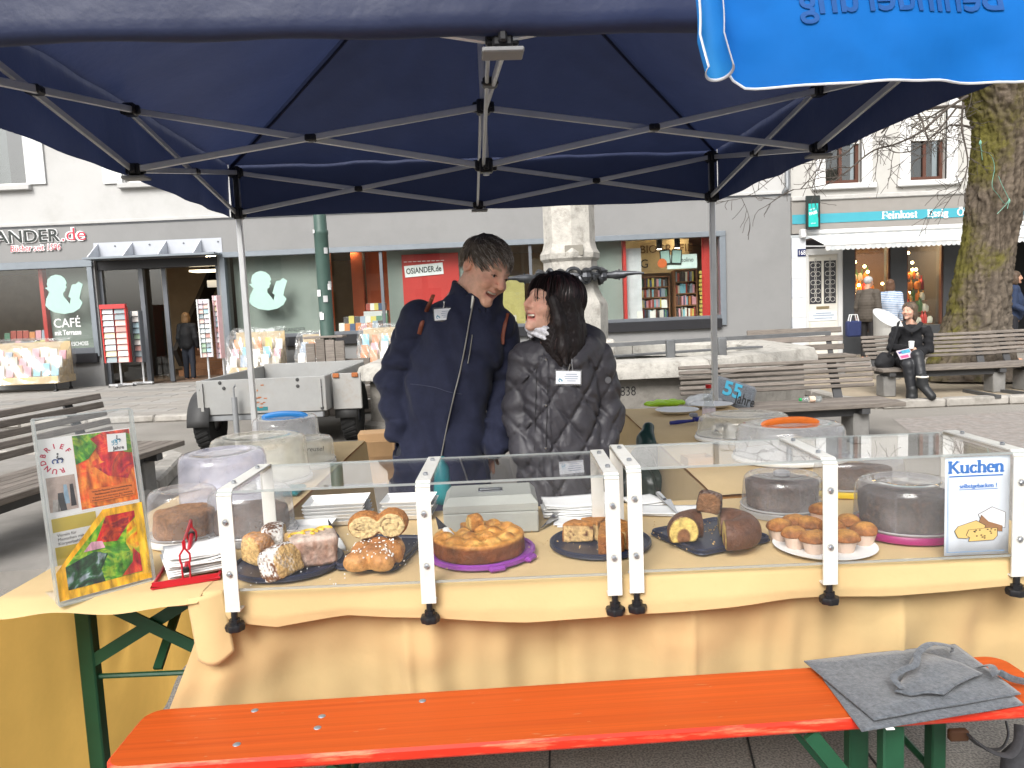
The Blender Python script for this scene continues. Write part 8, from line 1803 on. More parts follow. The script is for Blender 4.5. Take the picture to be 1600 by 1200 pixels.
mb_ = sdf_obj('body', man_body, (-.62, MY - .28, -.01), (.16, MY + .30, hc.z + .15), .016, [skinm], man, colfn=skin_col(HM_, 1.0, (.78, .455, .325), (.60, .24, .20), (.28, .20, .13)), fine=((hc.x - .13, hc.x + .14), (MY - .17, MY + .14), (hc.z - .15, hc.z + .14)), fstep=.0036)
eyes_mouth(mb_, HM_, 1.0)
hairm = mat('greying_brown_hair', (.085, .066, .048), .5, spec=.4, var=.35, vs=60, stretch=(3, 3, 1)); hairg = mat('grey_hair_strand', (.34, .295, .245), .45, spec=.45, var=.4, vs=50)
def hl(X, y):   # hairline height along the head, front to back
 return np.interp(y, [-.10, -.075, -.05, -.035, -.005, .02, .04, .06, .09], [.078, .074, .050, .012, .018, .036, .0, -.045, -.07])
def man_hair(P):
 x, y, z = loc_axes(P, HM_); g = s_ell((x, y, z), (0, .018, .043), (.089, .105, .092)) + .003 * np.sin((x * 2.2 + y) * 260 + 4 * vnoise(x, y, z, 40, 2)) + .005 * vnoise(x, y, z, 45, 5)
 d_ = z - hl(x, y); g = g + .011 * np.exp(-(np.maximum(d_, 0) / .016) ** 2)
 return smax(g, -d_ + .008 * vnoise(x, y, z, 110, 3), .005)
sdf_obj('hair', man_hair, hc - Vector((.15, .15, .13)), hc + Vector((.15, .15, .15)), .0045, [hairm], man, relax=0)
def mroot(r_):
 a, b = r_.uniform(0, 6.283), r_.uniform(-.35, 1); s = math.sqrt(1 - b * b); p = Vector((.079 * s * math.cos(a), .016 + .096 * s * math.sin(a), .042 + .082 * b)); return p if p.z > float(hl(0, p.y)) + .004 else None
def mcomb(p, r_): return Vector((p.x * 3 + .35 + r_.gauss(0, .15), -.75 + (p.y > .03) * .6, -.35 - (p.y > .05) * 1.0))
hair_strands('hair_strands', HM_, 1.0, mroot, mcomb, 1300, .0095, 5, .0125, mat('brown_hair_strand', (.13, .10, .072), .5, var=.3), man, 5, .0016)
hair_strands('grey_strands', HM_, 1.0, mroot, mcomb, 800, .0100, 5, .0140, hairg, man, 15, .0014)
jnav = mat('navy_jacket_fabric', (.017, .020, .042), .8, spec=.18, var=.25, vs=22, bump=.5, bs=45, sheen=.1, bdist=.004)
def torso_col(P, zs, xs, ys, aa, bb):
 z = P[2]; cx = np.interp(z, zs, xs); cy = np.interp(z, zs, ys); a = np.interp(z, zs, aa); b = np.interp(z, zs, bb); x, y = (P[0] - cx) / a, (P[1] - cy) / b
 r = (np.abs(x) ** 2.4 + np.abs(y) ** 2.4) ** (1 / 2.4); return (r - 1) * np.minimum(a, b) * .85
def wrinkle(P, a, b, freq, amp, seed):
 d = (b - a).normalized(); t = (P[0] - a.x) * d.x + (P[1] - a.y) * d.y + (P[2] - a.z) * d.z; return amp * np.sin(t * freq + 2.5 * vnoise(P[0], P[1], P[2], 9, seed) + (P[0] - a.x) * 18)
zM = [.62, .80, .95, 1.10, 1.25, 1.36, 1.44, 1.50]; xb = hipc.x
xM = [xb - .015, xb - .005, xb + .012, xb + .035, (nb.x + xb) / 2 + .01, nb.x - .035, nb.x - .018, nb.x]; yM = [MY + .03] * 8
aM = [.192, .188, .178, .172, .176, .176, .150, .09]; bM = [.140, .138, .130, .126, .128, .122, .105, .08]
COLM = Matrix.Translation(nb + Vector((.012, .0, -.02))) @ Matrix.Rotation(R(12), 4, 'Y')
def man_jacket(P):
 f = torso_col(P, zM, xM, yM, aM, bM); f = np.maximum(f, .66 - P[2]); f = np.maximum(f, P[2] - 1.50)
 f = smin(f, s_cap(P, nb + Vector((-.02, .02, -.03)), shl + Vector((.02, .01, -.012)), .080, .062), .04); f = smin(f, s_cap(P, nb + Vector((.02, .02, -.03)), shr + Vector((-.02, .01, -.012)), .080, .062), .04)
 f = f + .009 * vnoise(P[0], P[1], P[2], 7, 3) + .005 * np.sin(P[2] * 34 + P[0] * 38 + 4 * vnoise(P[0], P[1], P[2], 6, 5)) * np.clip(.3 + np.abs(P[0] - xb) * 4, 0, 1) + .0045 * np.exp(-(vnoise(P[0], P[1], P[2] * .8, 6, 31) / .10) ** 2) * np.clip(.35 + np.abs(P[0] - xb) * 3, 0, 1) + .005 * np.sin(P[0] * 60 + P[2] * 12 + 3 * vnoise(P[0], P[1], P[2], 9, 15))
 for a, b, c, s in ((shl, ell_, wrl, 1), (shr, elr, wrr, 2)):
  g = smin(s_cap(P, a, b, .074, .064), s_cap(P, b, c + Vector((.0, 0, -.005)), .064, .056), .03); g = g + wrinkle(P, a, b, 70, .008, 11 + s) * np.clip((a.z - .04 - P[2]) * 6, 0, 1) + .008 * vnoise(P[0], P[1], P[2], 15, 8 + s) + .006 * np.exp(-(vnoise(P[0], P[1], P[2] * 2.4, 7, 40 + s) / .12) ** 2) - .002
  f = smin(f, g, .005)
 hd = s_ell(P, nb + Vector((-.045, .105, -.015)), (.155, .075, .085)); hd = smin(hd, s_cap(P, nb + Vector((-.12, .04, -.01)), nb + Vector((-.06, -.07, -.03)), .036, .022), .03); hd = smin(hd, s_cap(P, nb + Vector((.10, .05, -.02)), nb + Vector((.09, -.06, -.05)), .034, .024), .03); f = smin(f, hd + .006 * vnoise(P[0], P[1], P[2], 22, 6), .012)
 x, y, z = loc_axes(P, COLM); r = np.sqrt((x / 1.0) ** 2 + ((y - .01) / .92) ** 2); rc = .104 - .10 * z + .020 * np.clip(-y / .09, 0, 1); sh = np.abs(r - rc) - .0085; tp = .128 + .018 * np.clip(y / .1, -1, 1) + .012 * np.sin(np.arctan2(y, x) * 2 + 1); sh = smax(sh, np.maximum(z - tp, -.05 - z), .008); f = smin(f, sh + .003 * vnoise(x, y, z, 30, 2), .010)
 hole = np.sqrt(x * x + (y - .01) ** 2) - (.094 - .10 * z + .020 * np.clip(-y / .09, 0, 1)); f = np.maximum(f, -np.maximum(hole, .012 - z))
 f = np.maximum(f, -(s_ell(P, wrl + Vector((.01, .01, -.075)), (.05, .05, .05))))
 return f
sdf_obj('jacket', man_jacket, (-.66, MY - .24, .62), (.14, MY + .28, 1.68), .0075, [jnav], man, relax=0)
zipm = mat('zip_metal', (.30, .29, .26), .4, metal=.7); strapm = mat('brown_leather_strap', (.17, .045, .022), .5, var=.2, vs=20)
ribbon('zip', hits(man_jacket, [(741, 466), (738, 480), (733, 505), (727, 540), (719, 580), (709, 620), (700, 660), (692, 700), (688, 722)], .008), .0042, .0028, zipm, man, 40)
q = MB(); zt_ = hits(man_jacket, [(739, 462), (737, 482)], .006); q.bar(zt_[0], zt_[1], .008, .004, b=.001); q.build('zip_pull', mat('zip_pull_silver', (.6, .58, .52), .3, metal=.9), man, True)
ribbon('pocket_zip', hits(man_jacket, [(738, 523), (735, 545), (731, 568)], .004), .0028, .002, zipm, man, 10)
ribbon('pocket_seam', hits(man_jacket, [(641, 600), (660, 602), (682, 606), (700, 612), (722, 616)], .002), .0016, .0012, mat('navy_seam', (.05, .055, .09), .7), man, 16)
ribbon('bag_strap', hits(man_jacket, [(677, 461), (673, 471), (666, 486), (659, 506), (655, 522)], .004), .008, .003, strapm, man, 12); ribbon('bag_strap', hits(man_jacket, [(793, 490), (789, 506), (786, 522), (785, 538)], .004), .008, .003, strapm, man, 10)
def badge(px, py, f, w_, h_, rz, label, clip=True, tilt=0.0):
 c = cam_hit(f, px, py, out=.008); M = Matrix.Translation(c) @ Matrix.Rotation(rz, 4, 'Y') @ Matrix.Rotation(R(90) + tilt, 4, 'X'); t = thing('name_badge', label, 'badge', c)
 q = MB(); q.box((0, 0, 0), (w_, h_, .002), 0, M, .0008); q.build('card', mat('badge_card', (.76, .78, .82), .35), t, True)
 q = MB(); q.box((0, 0, -.0015), (w_ + .008, h_ + .010, .0012), 0, M, .0005); q.build('sleeve', clear('badge_sleeve', (.85, .86, .88), 1, haze=.2), t, True)
 for i, ww in enumerate((.45, .55, .5, .35)): q = MB(); q.box((w_ * .12, h_ * (.26 - .17 * i), .0014), (w_ * ww, h_ * .05, .0004), 0, M); q.build('print_line', mat('grey_print', (.25, .3, .4), .6), t, True, smooth=0)
 q = MB(); q.tube([M @ Vector((-w_ * .33 + .005 * math.cos(a), -h_ * .22 + .005 * math.sin(a), .0016)) for a in [R(d) for d in range(-40, 270, 25)]], .0012, 5); q.tube([M @ Vector(v) for v in ((-w_ * .34, -h_ * .02, .0016), (-w_ * .35, -h_ * .14, .0016), (-w_ * .27, -h_ * .16, .0016), (-w_ * .22, -h_ * .28, .0016))], .0011, 5); q.build('emblem', skyb, t, True)
 if clip: q = MB(); q.bar(M @ Vector((0, h_ * .55, .001)), M @ Vector((.006, h_ * .55 + .026, .003)), .010, .006, b=.002); q.build('clip', sp_, t, True)
badge(694, 491, man_jacket, .073, .042, R(-2), 'white name badge clipped to the navy jacket')
trs = mat('dark_trousers', (.025, .027, .035), .8, var=.2)
def man_legs(P):
 f = s_ell(P, (hipc.x, hipc.y, .88), (.175, .125, .13))
 for s in (-1, 1): f = smin(f, s_chain(P, [(hipc.x + s * .09, hipc.y, .84, .095), (hipc.x + s * .10, hipc.y, .47, .072), (hipc.x + s * .11, hipc.y + .02, .10, .062)], .03), .03)
 return np.maximum(f + .005 * vnoise(P[0], P[1], P[2], 14, 2), .06 - P[2])
sdf_obj('trousers', man_legs, (hipc.x - .26, hipc.y - .17, .03), (hipc.x + .26, hipc.y + .17, 1.0), .014, [trs], man)
shoe = mat('dark_shoe_leather', (.02, .018, .017), .5)
def shoes(hx, hy, par, w=.105):
 for s in (-1, 1):
  c = Vector((hx + s * (w + .008), hy, 0))
  sdf_obj('shoe', lambda P: np.maximum(smin(s_cap(P, c + Vector((0, .06, .05)), c + Vector((s * .02, -.15, .042)), .048, .042), s_cap(P, c + Vector((0, .03, .05)), c + Vector((0, .03, .10)), .05, .05), .03), .004 - P[2]), c - Vector((.1, .24, .02)), c + Vector((.1, .15, .17)), .011, [shoe], par)
shoes(hipc.x, hipc.y, man)
# ------------------------------------------------------------------ the woman
WY = 2.80; KW = .93
HW = Matrix.Translation(at(862, 478, WY - .01)) @ Matrix.Rotation(R(4), 4, 'Y') @ Matrix.Rotation(R(-60), 4, 'Z') @ Matrix.Rotation(R(-12), 4, 'X')
wh = head_parts(KW, 1.0, 1.0, .92); wnb = at(878, 535, WY + .04); whip = Vector((at(880, 735, WY + .03).x, WY + .03, .80)); wsl, wsr = at(824, 562, WY + .03), at(930, 560, WY + .04); wel, wer = at(812, 640, WY + .05), at(950, 645, WY + .06); wwl, wwr = at(822, 712, WY - .03), at(938, 715, WY - .02)
def wom_body(P):
 f = wh(loc_axes(P, HW)); hb = HW @ (Vector((0, .045, -.15)) * KW); f = smin(f, s_cap(P, hb, wnb, .046, .052), .03); f = smin(f, s_ell(P, wnb + Vector((0, .02, -.20)), (.14, .09, .22)), .05); f = smin(f, s_ell(P, (whip.x, whip.y, .87), (.145, .10, .17)), .06)
 for a, b, c, sg in ((wsl, wel, wwl, 1), (wsr, wer, wwr, -1)):
  f = smin(f, s_cap(P, a, b, .034, .028), .03); f = smin(f, s_cap(P, b, c, .028, .022), .02); hnd = c + Vector((.03 * sg, -.01, -.05)); f = smin(f, s_ell(P, hnd, (.028, .017, .042)), .015)
  for i in range(4): f = smin(f, s_cap(P, hnd + Vector((-.02 + .0135 * i, 0, -.034)), hnd + Vector((-.021 + .014 * i, -.008, -.078)), .0075, .006), .004)
  f = smin(f, s_cap(P, hnd + Vector((.02, -.01, .0)), hnd + Vector((.038, -.018, -.038)), .0085, .007), .005)
 for s in (-1, 1):
  hp, kn, an = Vector((whip.x + s * .085, whip.y, .80)), Vector((whip.x + s * .09, whip.y, .44)), Vector((whip.x + s * .095, whip.y + .02, .085)); f = smin(f, s_cap(P, hp, kn, .075, .048), .03); f = smin(f, s_cap(P, kn, an, .046, .033), .02); f = smin(f, s_cap(P, an + Vector((0, .03, -.04)), an + Vector((s * .02, -.13, -.052)), .032, .028), .02)
 return f
wom = thing('person', 'laughing woman with long black hair in a quilted jacket behind the table', 'person', (whip.x, whip.y, 0)); wc = HW.translation
wb_ = sdf_obj('body', wom_body, (-.08, WY - .26, -.01), (.48, WY + .28, wc.z + .14), .016, [skinm], wom, colfn=skin_col(HW, KW, (.68, .40, .30), (.55, .13, .13), None), fine=((wc.x - .13, wc.x + .12), (WY - .15, WY + .13), (wc.z - .14, wc.z + .12)), fstep=.0036)
eyes_mouth(wb_, HW, KW)
blk = mat('black_hair', (.011, .007, .007), .55, spec=.3, var=.3, vs=50, stretch=(3, 3, .6)); blr = mat('dark_red_brown_hair', (.030, .008, .008), .35, spec=.5, var=.5, vs=30, stretch=(3, 3, .4))
def wom_hair(P):
 x, y, z = loc_axes(P, HW); x, y, z = x / KW, y / KW, z / KW; g = s_ell((x, y, z), (0, .022, .044), (.092, .108, .098)); w_ = loc_axes(P, Matrix.Translation(wc))
 X, Y_, Z = w_; g2 = s_chain((X, Y_ * .8, Z), [(.03, .02, .0, .085), (.035, .02, -.10, .082), (.040, .01, -.17, .072), (.045, -.02, -.24, .040)], .04) / KW
 g3 = s_chain((X, Y_, Z), [(.004, -.074, .02, .022), (.020, -.084, -.06, .018), (.030, -.092, -.15, .016), (.038, -.104, -.21, .008)], .03) / KW
 g4 = s_chain((X, Y_, Z), [(-.02, .085, .02, .03), (-.03, .09, -.08, .032), (-.055, .05, -.15, .028), (-.068, -.01, -.20, .014)], .03) / KW
 g = smin(smin(smin(g, g2, .03), g3, .015), g4, .015); g = g + .0022 * np.sin(np.arctan2(x, y + .001) * 70 + 3 * vnoise(X, Y_, Z * .3, 30, 4)) + .003 * vnoise(X, Y_, Z * .3, 60, 5)
 face = s_ell((x, y, z), (0, -.115, -.035), (.064, .075, .080)); face = smin(face, s_ell((x, y, z), (0, -.09, -.085), (.055, .065, .06)), .02)
 return smax(g, -face, .006) * KW
sdf_obj('hair', wom_hair, wc - Vector((.16, .18, .28)), wc + Vector((.17, .17, .15)), .0048, [blk], wom, relax=1)
def wroot(r_):
 a, b = r_.uniform(0, 6.283), r_.uniform(.05, 1); s = math.sqrt(1 - b * b); return Vector((.080 * s * math.cos(a), .016 + .098 * s * math.sin(a), .042 + .084 * b))
def wcomb(p, r_): return Vector((p.x * 9, -.5 if p.y < .0 else .5, -.5)) if p.y < -.02 else Vector((p.x * 10, .4, -.6))
def wroot_f(r_): p = wroot(r_); return p if p.y > -.035 else None
hair_strands('hair_strands', HW, KW, wroot_f, lambda p, r_: Vector((p.x * 9, .25 + p.y * 3, -.9)), 1100, .019, 12, .022, blr, wom, 8, .0013, grav=.24)
hair_strands('black_strands', HW, KW, wroot_f, lambda p, r_: Vector((p.x * 9, .2 + p.y * 3, -.9)), 700, .018, 13, .024, blk, wom, 28, .0014, grav=.26)
def fr_root(r_): a = r_.uniform(-1, 1); return Vector((a * .070, -.055 + .03 * abs(a) + r_.uniform(0, .03), .112 - .02 * abs(a)))
hair_strands('fringe', HW, KW, fr_root, lambda p, r_: Vector((p.x * 3, -1, -.3)), 420, .0135, 6, .012, blk, wom, 9, .0016, grav=.20)
puff = mat('charcoal_puffer_nylon', (.040, .038, .045), .50, spec=.4, var=.18, vs=14, bump=.6, bs=38, bdist=.006)
zW = [.60, .80, .95, 1.08, 1.20, 1.28, 1.34]; xW = [whip.x, whip.x, whip.x - .003, whip.x - .004, whip.x - .002, wnb.x - .004, wnb.x]; yW = [WY + .04] * 7; aW = [.180, .172, .158, .152, .150, .135, .09]; bW = [.155, .150, .138, .134, .132, .118, .085]
def quilt(P, cx, s, amp):
 u = (P[0] - cx) + .25 * (P[1] - WY); v = P[2]; a = (u * .82 + v * .57) / s; b = (-u * .82 + v * .57) / s
 ga = np.abs(a - np.round(a)) * s; gb = np.abs(b - np.round(b)) * s; d = np.minimum(ga, gb); return amp * np.exp(-(d / .006) ** 2) - amp * .45 * np.clip(d / .03, 0, 1)
def wom_jacket(P):
 f = torso_col(P, zW, xW, yW, aW, bW); f = np.maximum(np.maximum(f, .62 - P[2]), P[2] - 1.36); f = smin(f, s_cap(P, wnb + Vector((-.02, .02, -.04)), wsl + Vector((.015, .01, -.01)), .075, .070), .05); f = smin(f, s_cap(P, wnb + Vector((.02, .02, -.04)), wsr + Vector((-.015, .01, -.01)), .075, .070), .05)
 f = f + quilt(P, whip.x, .098, .0075) + .004 * vnoise(P[0], P[1], P[2], 18, 3) + .0022 * np.sin(P[0] * 120 + P[2] * 70 + 5 * vnoise(P[0], P[1], P[2], 15, 8))
 for a, b, c, s in ((wsl, wel, wwl, 1), (wsr, wer, wwr, 2)):
  g = smin(s_cap(P, a, b, .070, .062), s_cap(P, b, c, .062, .054), .03); g = g + quilt(P, a.x, .088, .0065) + wrinkle(P, a, b, 75, .003, 4 + s) + .004 * vnoise(P[0], P[1], P[2], 20, s); f = smin(f, g, .004)
 hd = s_ell(P, wnb + Vector((.055, .075, .005)), (.115, .085, .062)); hd = smin(hd, s_chain(P, [(wnb.x + .12, wnb.y + .04, wnb.z + .0, .042), (wnb.x + .098, wnb.y - .05, wnb.z - .02, .036), (wnb.x + .04, wnb.y - .115, wnb.z - .07, .024)], .02), .03); hd = smin(hd, s_chain(P, [(wnb.x - .07, wnb.y + .05, wnb.z - .01, .036), (wnb.x - .075, wnb.y - .05, wnb.z - .045, .028), (wnb.x - .045, wnb.y - .11, wnb.z - .085, .022)], .02), .03)
 f = smin(f, hd + .005 * vnoise(P[0], P[1], P[2], 24, 6), .010)
 x0 = whip.x - .062 + (P[2] - .9) * .0; pk = np.maximum(np.abs(P[0] - x0) - .018, P[1] - WY + .02); f = np.where((pk < 0) & (P[2] < 1.27), f - .007, f)
 return f
sdf_obj('quilted_jacket', wom_jacket, (-.10, WY - .24, .58), (.50, WY + .27, wnb.z + .12), .0062, [puff], wom, relax=1)
scm = mat('white_scarf', (.70, .70, .74), .9, var=.25, vs=55, bump=.4, bs=70, dirt=(.10, .10, .16), dirt_s=60, dirt_a=.8); sc0 = at(848, 518, WY - .0)
def scarf_f(P): x, y, z = P[0] - sc0.x - .012, P[1] - sc0.y - .0, P[2] - sc0.z; zz = z + .25 * x; r = np.sqrt(x * x + y * y); return np.sqrt(np.maximum(r - .056, 0) ** 2 * 1.0 + (zz * .62) ** 2 + np.minimum(r - .056, 0) ** 2) - .019 + .004 * np.sin(np.arctan2(y, x) * 4 + zz * 260)
sdf_obj('scarf', scarf_f, sc0 - Vector((.09, .10, .06)), sc0 + Vector((.11, .10, .06)), .005, [scm], wom)
for dx_ in (-9, 9): ribbon('placket_seam', hits(wom_jacket, [(848 + dx_, 552), (847 + dx_, 590), (846 + dx_, 630), (845 + dx_, 670), (844 + dx_, 705)], .0005), .0016, .0014, mat('dark_seam', (.015, .015, .018), .6), wom, 24)
for py in (562, 633, 700):
 h = cam_hit(wom_jacket, 853, py, out=.002); q = MB(); q.lathe([(0, .004), (.004, .0035), (.006, .001), (.0065, 0)], 12, M=Matrix.Translation(h) @ Matrix.Rotation(R(90), 4, 'X')); q.build('press_stud', sp_, wom, True)
badge(888, 590, wom_jacket, .088, .046, R(3), 'white name badge in a clear sleeve on the quilted jacket', clip=True)
h = cam_hit(wom_jacket, 950, 594, out=.003); q = MB(); q.lathe([(0, .002), (.012, .002), (.013, 0)], 18, M=Matrix.Translation(h) @ Matrix.Rotation(R(90), 4, 'X') @ Matrix.Rotation(R(20), 4, 'Y')); q.build('sleeve_patch', mat('grey_patch', (.12, .12, .13), .4), wom, True)
ribbon('hood_cord', hits(wom_jacket, [(893, 555), (894, 572), (896, 585)], .004), .002, .002, mat('grey_cord', (.2, .2, .21), .6), wom, 8)
def wom_legs(P):
 f = s_ell(P, (whip.x, whip.y, .82), (.165, .12, .12))
 for s in (-1, 1): f = smin(f, s_chain(P, [(whip.x + s * .085, whip.y, .78, .09), (whip.x + s * .09, whip.y, .44, .064), (whip.x + s * .095, whip.y + .02, .10, .055)], .03), .03)
 return np.maximum(f, .06 - P[2])
sdf_obj('trousers', wom_legs, (whip.x - .24, whip.y - .16, .03), (whip.x + .24, whip.y + .16, .94), .014, [trs], wom); shoes(whip.x, whip.y, wom, .09)
# ------------------------------------------------------------------ seated woman on the slatted bench
SY = 10.02; SK = .92
SH = Matrix.Translation(at(1421, 486, SY - .02)) @ Matrix.Rotation(R(-58), 4, 'Z'); sh_ = head_parts(SK, -.3, 1.0, .95)
sn = at(1424, 507, SY + .03); ssl, ssr = at(1399, 517, SY + .02), at(1449, 517, SY + .02); sel, ser = at(1392, 543, SY - .04), at(1452, 546, SY - .04); swl, swr = at(1419, 545, SY - .36), at(1429, 551, SY - .38)
shp_ = Vector((at(1420, 575, SY).x, SY + .02, .54)); k1, k2 = at(1419, 570, SY - .48), at(1433, 555, SY - .50); a1, a2 = at(1425, 618, SY - .52), at(1441, 598, SY - .62); t1_, t2_ = at(1428, 634, SY - .66), at(1456, 620, SY - .72)
def sit_body(P):
 f = sh_(loc_axes(P, SH)); f = smin(f, s_cap(P, SH @ Vector((0, .04, -.13)), sn, .045, .05), .03); f = smin(f, s_ell(P, sn + Vector((0, .02, -.18)), (.135, .09, .22)), .05); f = smin(f, s_ell(P, shp_, (.16, .12, .11)), .06)
 for a, b, c, hx in ((ssl, sel, swl, 1), (ssr, ser, swr, -1)):
  f = smin(f, s_cap(P, a, b, .042, .036), .03); f = smin(f, s_cap(P, b, c, .036, .025), .02); hnd = c + Vector((.03 * hx, -.03, -.005)); f = smin(f, s_ell(P, hnd, (.036, .026, .024)), .012)
  for i in range(4): f = smin(f, s_cap(P, hnd + Vector((.02 * hx, -.015, .018 - .012 * i)), hnd + Vector((.060 * hx, -.03, .014 - .012 * i)), .009, .007), .004)
  f = smin(f, s_cap(P, hnd + Vector((0, -.02, .02)), hnd + Vector((.035 * hx, -.04, .036)), .010, .008), .005)
 for s, kn, an, to in ((-1, k1, a1, t1_), (1, k2, a2, t2_)): f = smin(f, s_cap(P, shp_ + Vector((s * .08, 0, 0)), kn, .075, .052), .03); f = smin(f, s_cap(P, kn, an, .050, .034), .02); f = smin(f, s_cap(P, an, to, .030, .022), .02)
 return f
sit = thing('person', 'seated woman in a black coat with crossed legs on the bench', 'person', (shp_.x, SY, .085)); sc_ = SH.translation
sdf_obj('body', sit_body, (sc_.x - .42, SY - .85, .05), (sc_.x + .48, SY + .2, sc_.z + .14), .02, [skinm], sit, colfn=skin_col(SH, SK, (.64, .38, .28), (.46, .2, .17), (.2, .14, .1)), fine=((sc_.x - .11, sc_.x + .11), (SY - .14, SY + .11), (sc_.z - .13, sc_.z + .11)), fstep=.0055)
def sit_hair(P):
 x, y, z = loc_axes(P, SH); x, y, z = x / SK, y / SK, z / SK; g = s_ell((x, y, z), (0, .02, .042), (.088, .104, .090)); g = smin(g, s_ell((x, y, z), (0, .045, -.06), (.092, .062, .105)), .03); g = smin(g, s_ell((np.abs(x), y, z), (.078, .014, -.060), (.017, .034, .090)), .012)
 g = g + .003 * np.sin(np.arctan2(x, y) * 50) + .003 * vnoise(x, y, z, 50, 3); return smax(g, -s_ell((x, y, z), (0, -.11, -.03), (.066, .085, .095)), .006) * SK
sdf_obj('hair', sit_hair, sc_ - Vector((.14, .14, .20)), sc_ + Vector((.14, .14, .14)), .0065, [mat('ash_brown_hair', (.075, .05, .033), .6, var=.5, vs=40, stretch=(3, 3, 1))], sit)
eyes_mouth(bpy.data.objects[sit.children[0].name], SH, SK)
hair_strands('hair_strands', SH, SK, lambda r_: (lambda p: p if p.y > -.03 else None)(wroot(r_)), lambda p, r_: Vector((p.x * 9, .2 + p.y * 3, -.9)), 260, .022, 7, .016, mat('pale_ash_strand', (.16, .115, .08), .5, var=.4, vs=40), sit, 31, .0028, grav=.24)
coat = mat('black_wool_coat', (.010, .010, .012), .9, var=.3, vs=30, bump=.4, bs=90)
def sit_coat(P):
 f = s_chain(P, [(sn.x, sn.y + .01, sn.z - .07, .09), (sn.x - .01, sn.y + .01, sn.z - .2, .140), (shp_.x, shp_.y, shp_.z + .02, .165)], .05); f = smin(f, s_cap(P, ssl, ssr, .058), .05)
 for a, b, c in ((ssl, sel, swl), (ssr, ser, swr)): f = smin(f, smin(s_cap(P, a, b, .062, .056), s_cap(P, b, c, .054, .044), .02), .006)
 for s, kn in ((-1, k1), (1, k2)): f = smin(f, s_cap(P, shp_ + Vector((s * .09, 0, 0)), (shp_ + Vector((s * .09, 0, 0))).lerp(kn, .62), .105, .085), .04)
 f = smin(f, s_cap(P, shp_ + Vector((-.16, -.02, -.02)), shp_ + Vector((-.12, -.26, -.10)), .07, .05), .04)
 f = smin(f, s_ell(P, sn + Vector((0, -.02, -.035)), (.11, .10, .04)), .02); return f + .012 * vnoise(P[0], P[1], P[2], 14, 3) + .006 * np.sin(P[2] * 55 + P[0] * 30 + 3 * vnoise(P[0], P[1], P[2], 9, 6))
sdf_obj('coat', sit_coat, (sc_.x - .42, SY - .55, .28), (sc_.x + .42, SY + .26, sn.z + .09), .014, [coat], sit)
ribbon('coat_collar', [at(1411, 503, SY - .12), at(1416, 511, SY - .16), at(1424, 516, SY - .17), at(1433, 512, SY - .15), at(1440, 504, SY - .10)], .030, .010, mat('black_wool_collar', (.016, .016, .018), .9), sit, 16)
for py_ in (521, 533): q = MB(); q.lathe([(0, .006), (.010, .005), (.012, 0)], 10, M=Matrix.Translation(cam_hit(sit_coat, 1425, py_, 9.2, 10.3, .004)) @ Matrix.Rotation(R(90), 4, 'X')); q.build('button', mat('dark_button', (.05, .045, .04), .3), sit, True)
trl_ = mat('black_leather_trousers', (.016, .017, .020), .5, spec=.5, var=.2, bump=.3, bs=25)
def sit_legs(P):
 f = None
 for s, kn, an in ((-1, k1, a1), (1, k2, a2)): g = s_chain(P, [(shp_.x + s * .08, shp_.y, shp_.z, .09), (kn.x, kn.y, kn.z, .072), (an.x, an.y, an.z + .02, .056)], .02); f = g if f is None else smin(f, g, .01)
 return f + .004 * vnoise(P[0], P[1], P[2], 26, 3)
sdf_obj('trousers', sit_legs, (sc_.x - .35, SY - .78, .12), (sc_.x + .42, SY + .2, .80), .013, [trl_], sit)
for an, to in ((a1, t1_), (a2, t2_)):
 d = (to - an); sdf_obj('ankle_boot', lambda P: smin(s_cap(P, an + Vector((0, 0, -.01)), an + Vector((0, 0, .08 if an is a1 else .06)), .064, .066), s_cap(P, an + Vector((0, .02, -.02)), to + Vector((0, 0, .005)), .060, .050), .03), Vector((min(an.x, to.x) - .1, min(an.y, to.y) - .1, min(an.z, to.z) - .08)), Vector((max(an.x, to.x) + .1, max(an.y, to.y) + .12, max(an.z, to.z) + .2)), .012, [mat('black_boot', (.018, .019, .02), .5)], sit)
q = MB(); q.tube([a2 + Vector((.062 * math.cos(a), .062 * math.sin(a), .075)) for a in [R(d) for d in range(0, 360, 20)]], .012, 6, closed=True); q.build('boot_lining', mat('cream_fleece', (.7, .66, .58), .95), sit, True)
hb_ = at(1382, 565, SY - .05)
hbg = thing('handbag', 'black shoulder bag beside the seated woman', 'bag', hb_); sdf_obj('bag_body', lambda P: s_ell(P, hb_, (.13, .09, .13)) + .015 * vnoise(P[0], P[1], P[2], 14, 2), hb_ - Vector((.2, .15, .18)), hb_ + Vector((.2, .15, .18)), .014, [mat('black_nylon', (.012, .012, .014), .8)], hbg)
ribbon('strap', [at(1388, 556, SY - .14), at(1395, 535, SY - .19), at(1400, 518, SY - .16), at(1403, 508, SY - .09), at(1404, 503, SY + .0)], .026, .006, mat('black_nylon', (.012, .012, .014), .8), hbg, 12)
cpv = at(1424, 539, SY - .42); cu_ = thing('paper_cup', 'white paper cup held by the seated woman', 'cup', cpv); q = MB(); q.lathe([(0, -.045), (.028, -.045), (.036, .04), (.038, .045), (.03, .05), (0, .05)], 16, cpv); q.build('cup_body', whtp, cu_, True)
fl0 = at(1414, 553, SY - .45); fly = thing('flyer', 'pink and blue flyer on the seated woman\'s lap', 'flyer', fl0); FM = Matrix.Translation(fl0) @ Matrix.Rotation(R(-10), 4, 'Y') @ Matrix.Rotation(R(55), 4, 'X')
q = MB(); q.box((0, 0, 0), (.17, .13, .003), 0, FM); q.build('sheet', mat('flyer_pale', (.45, .38, .42), .6), fly, True)
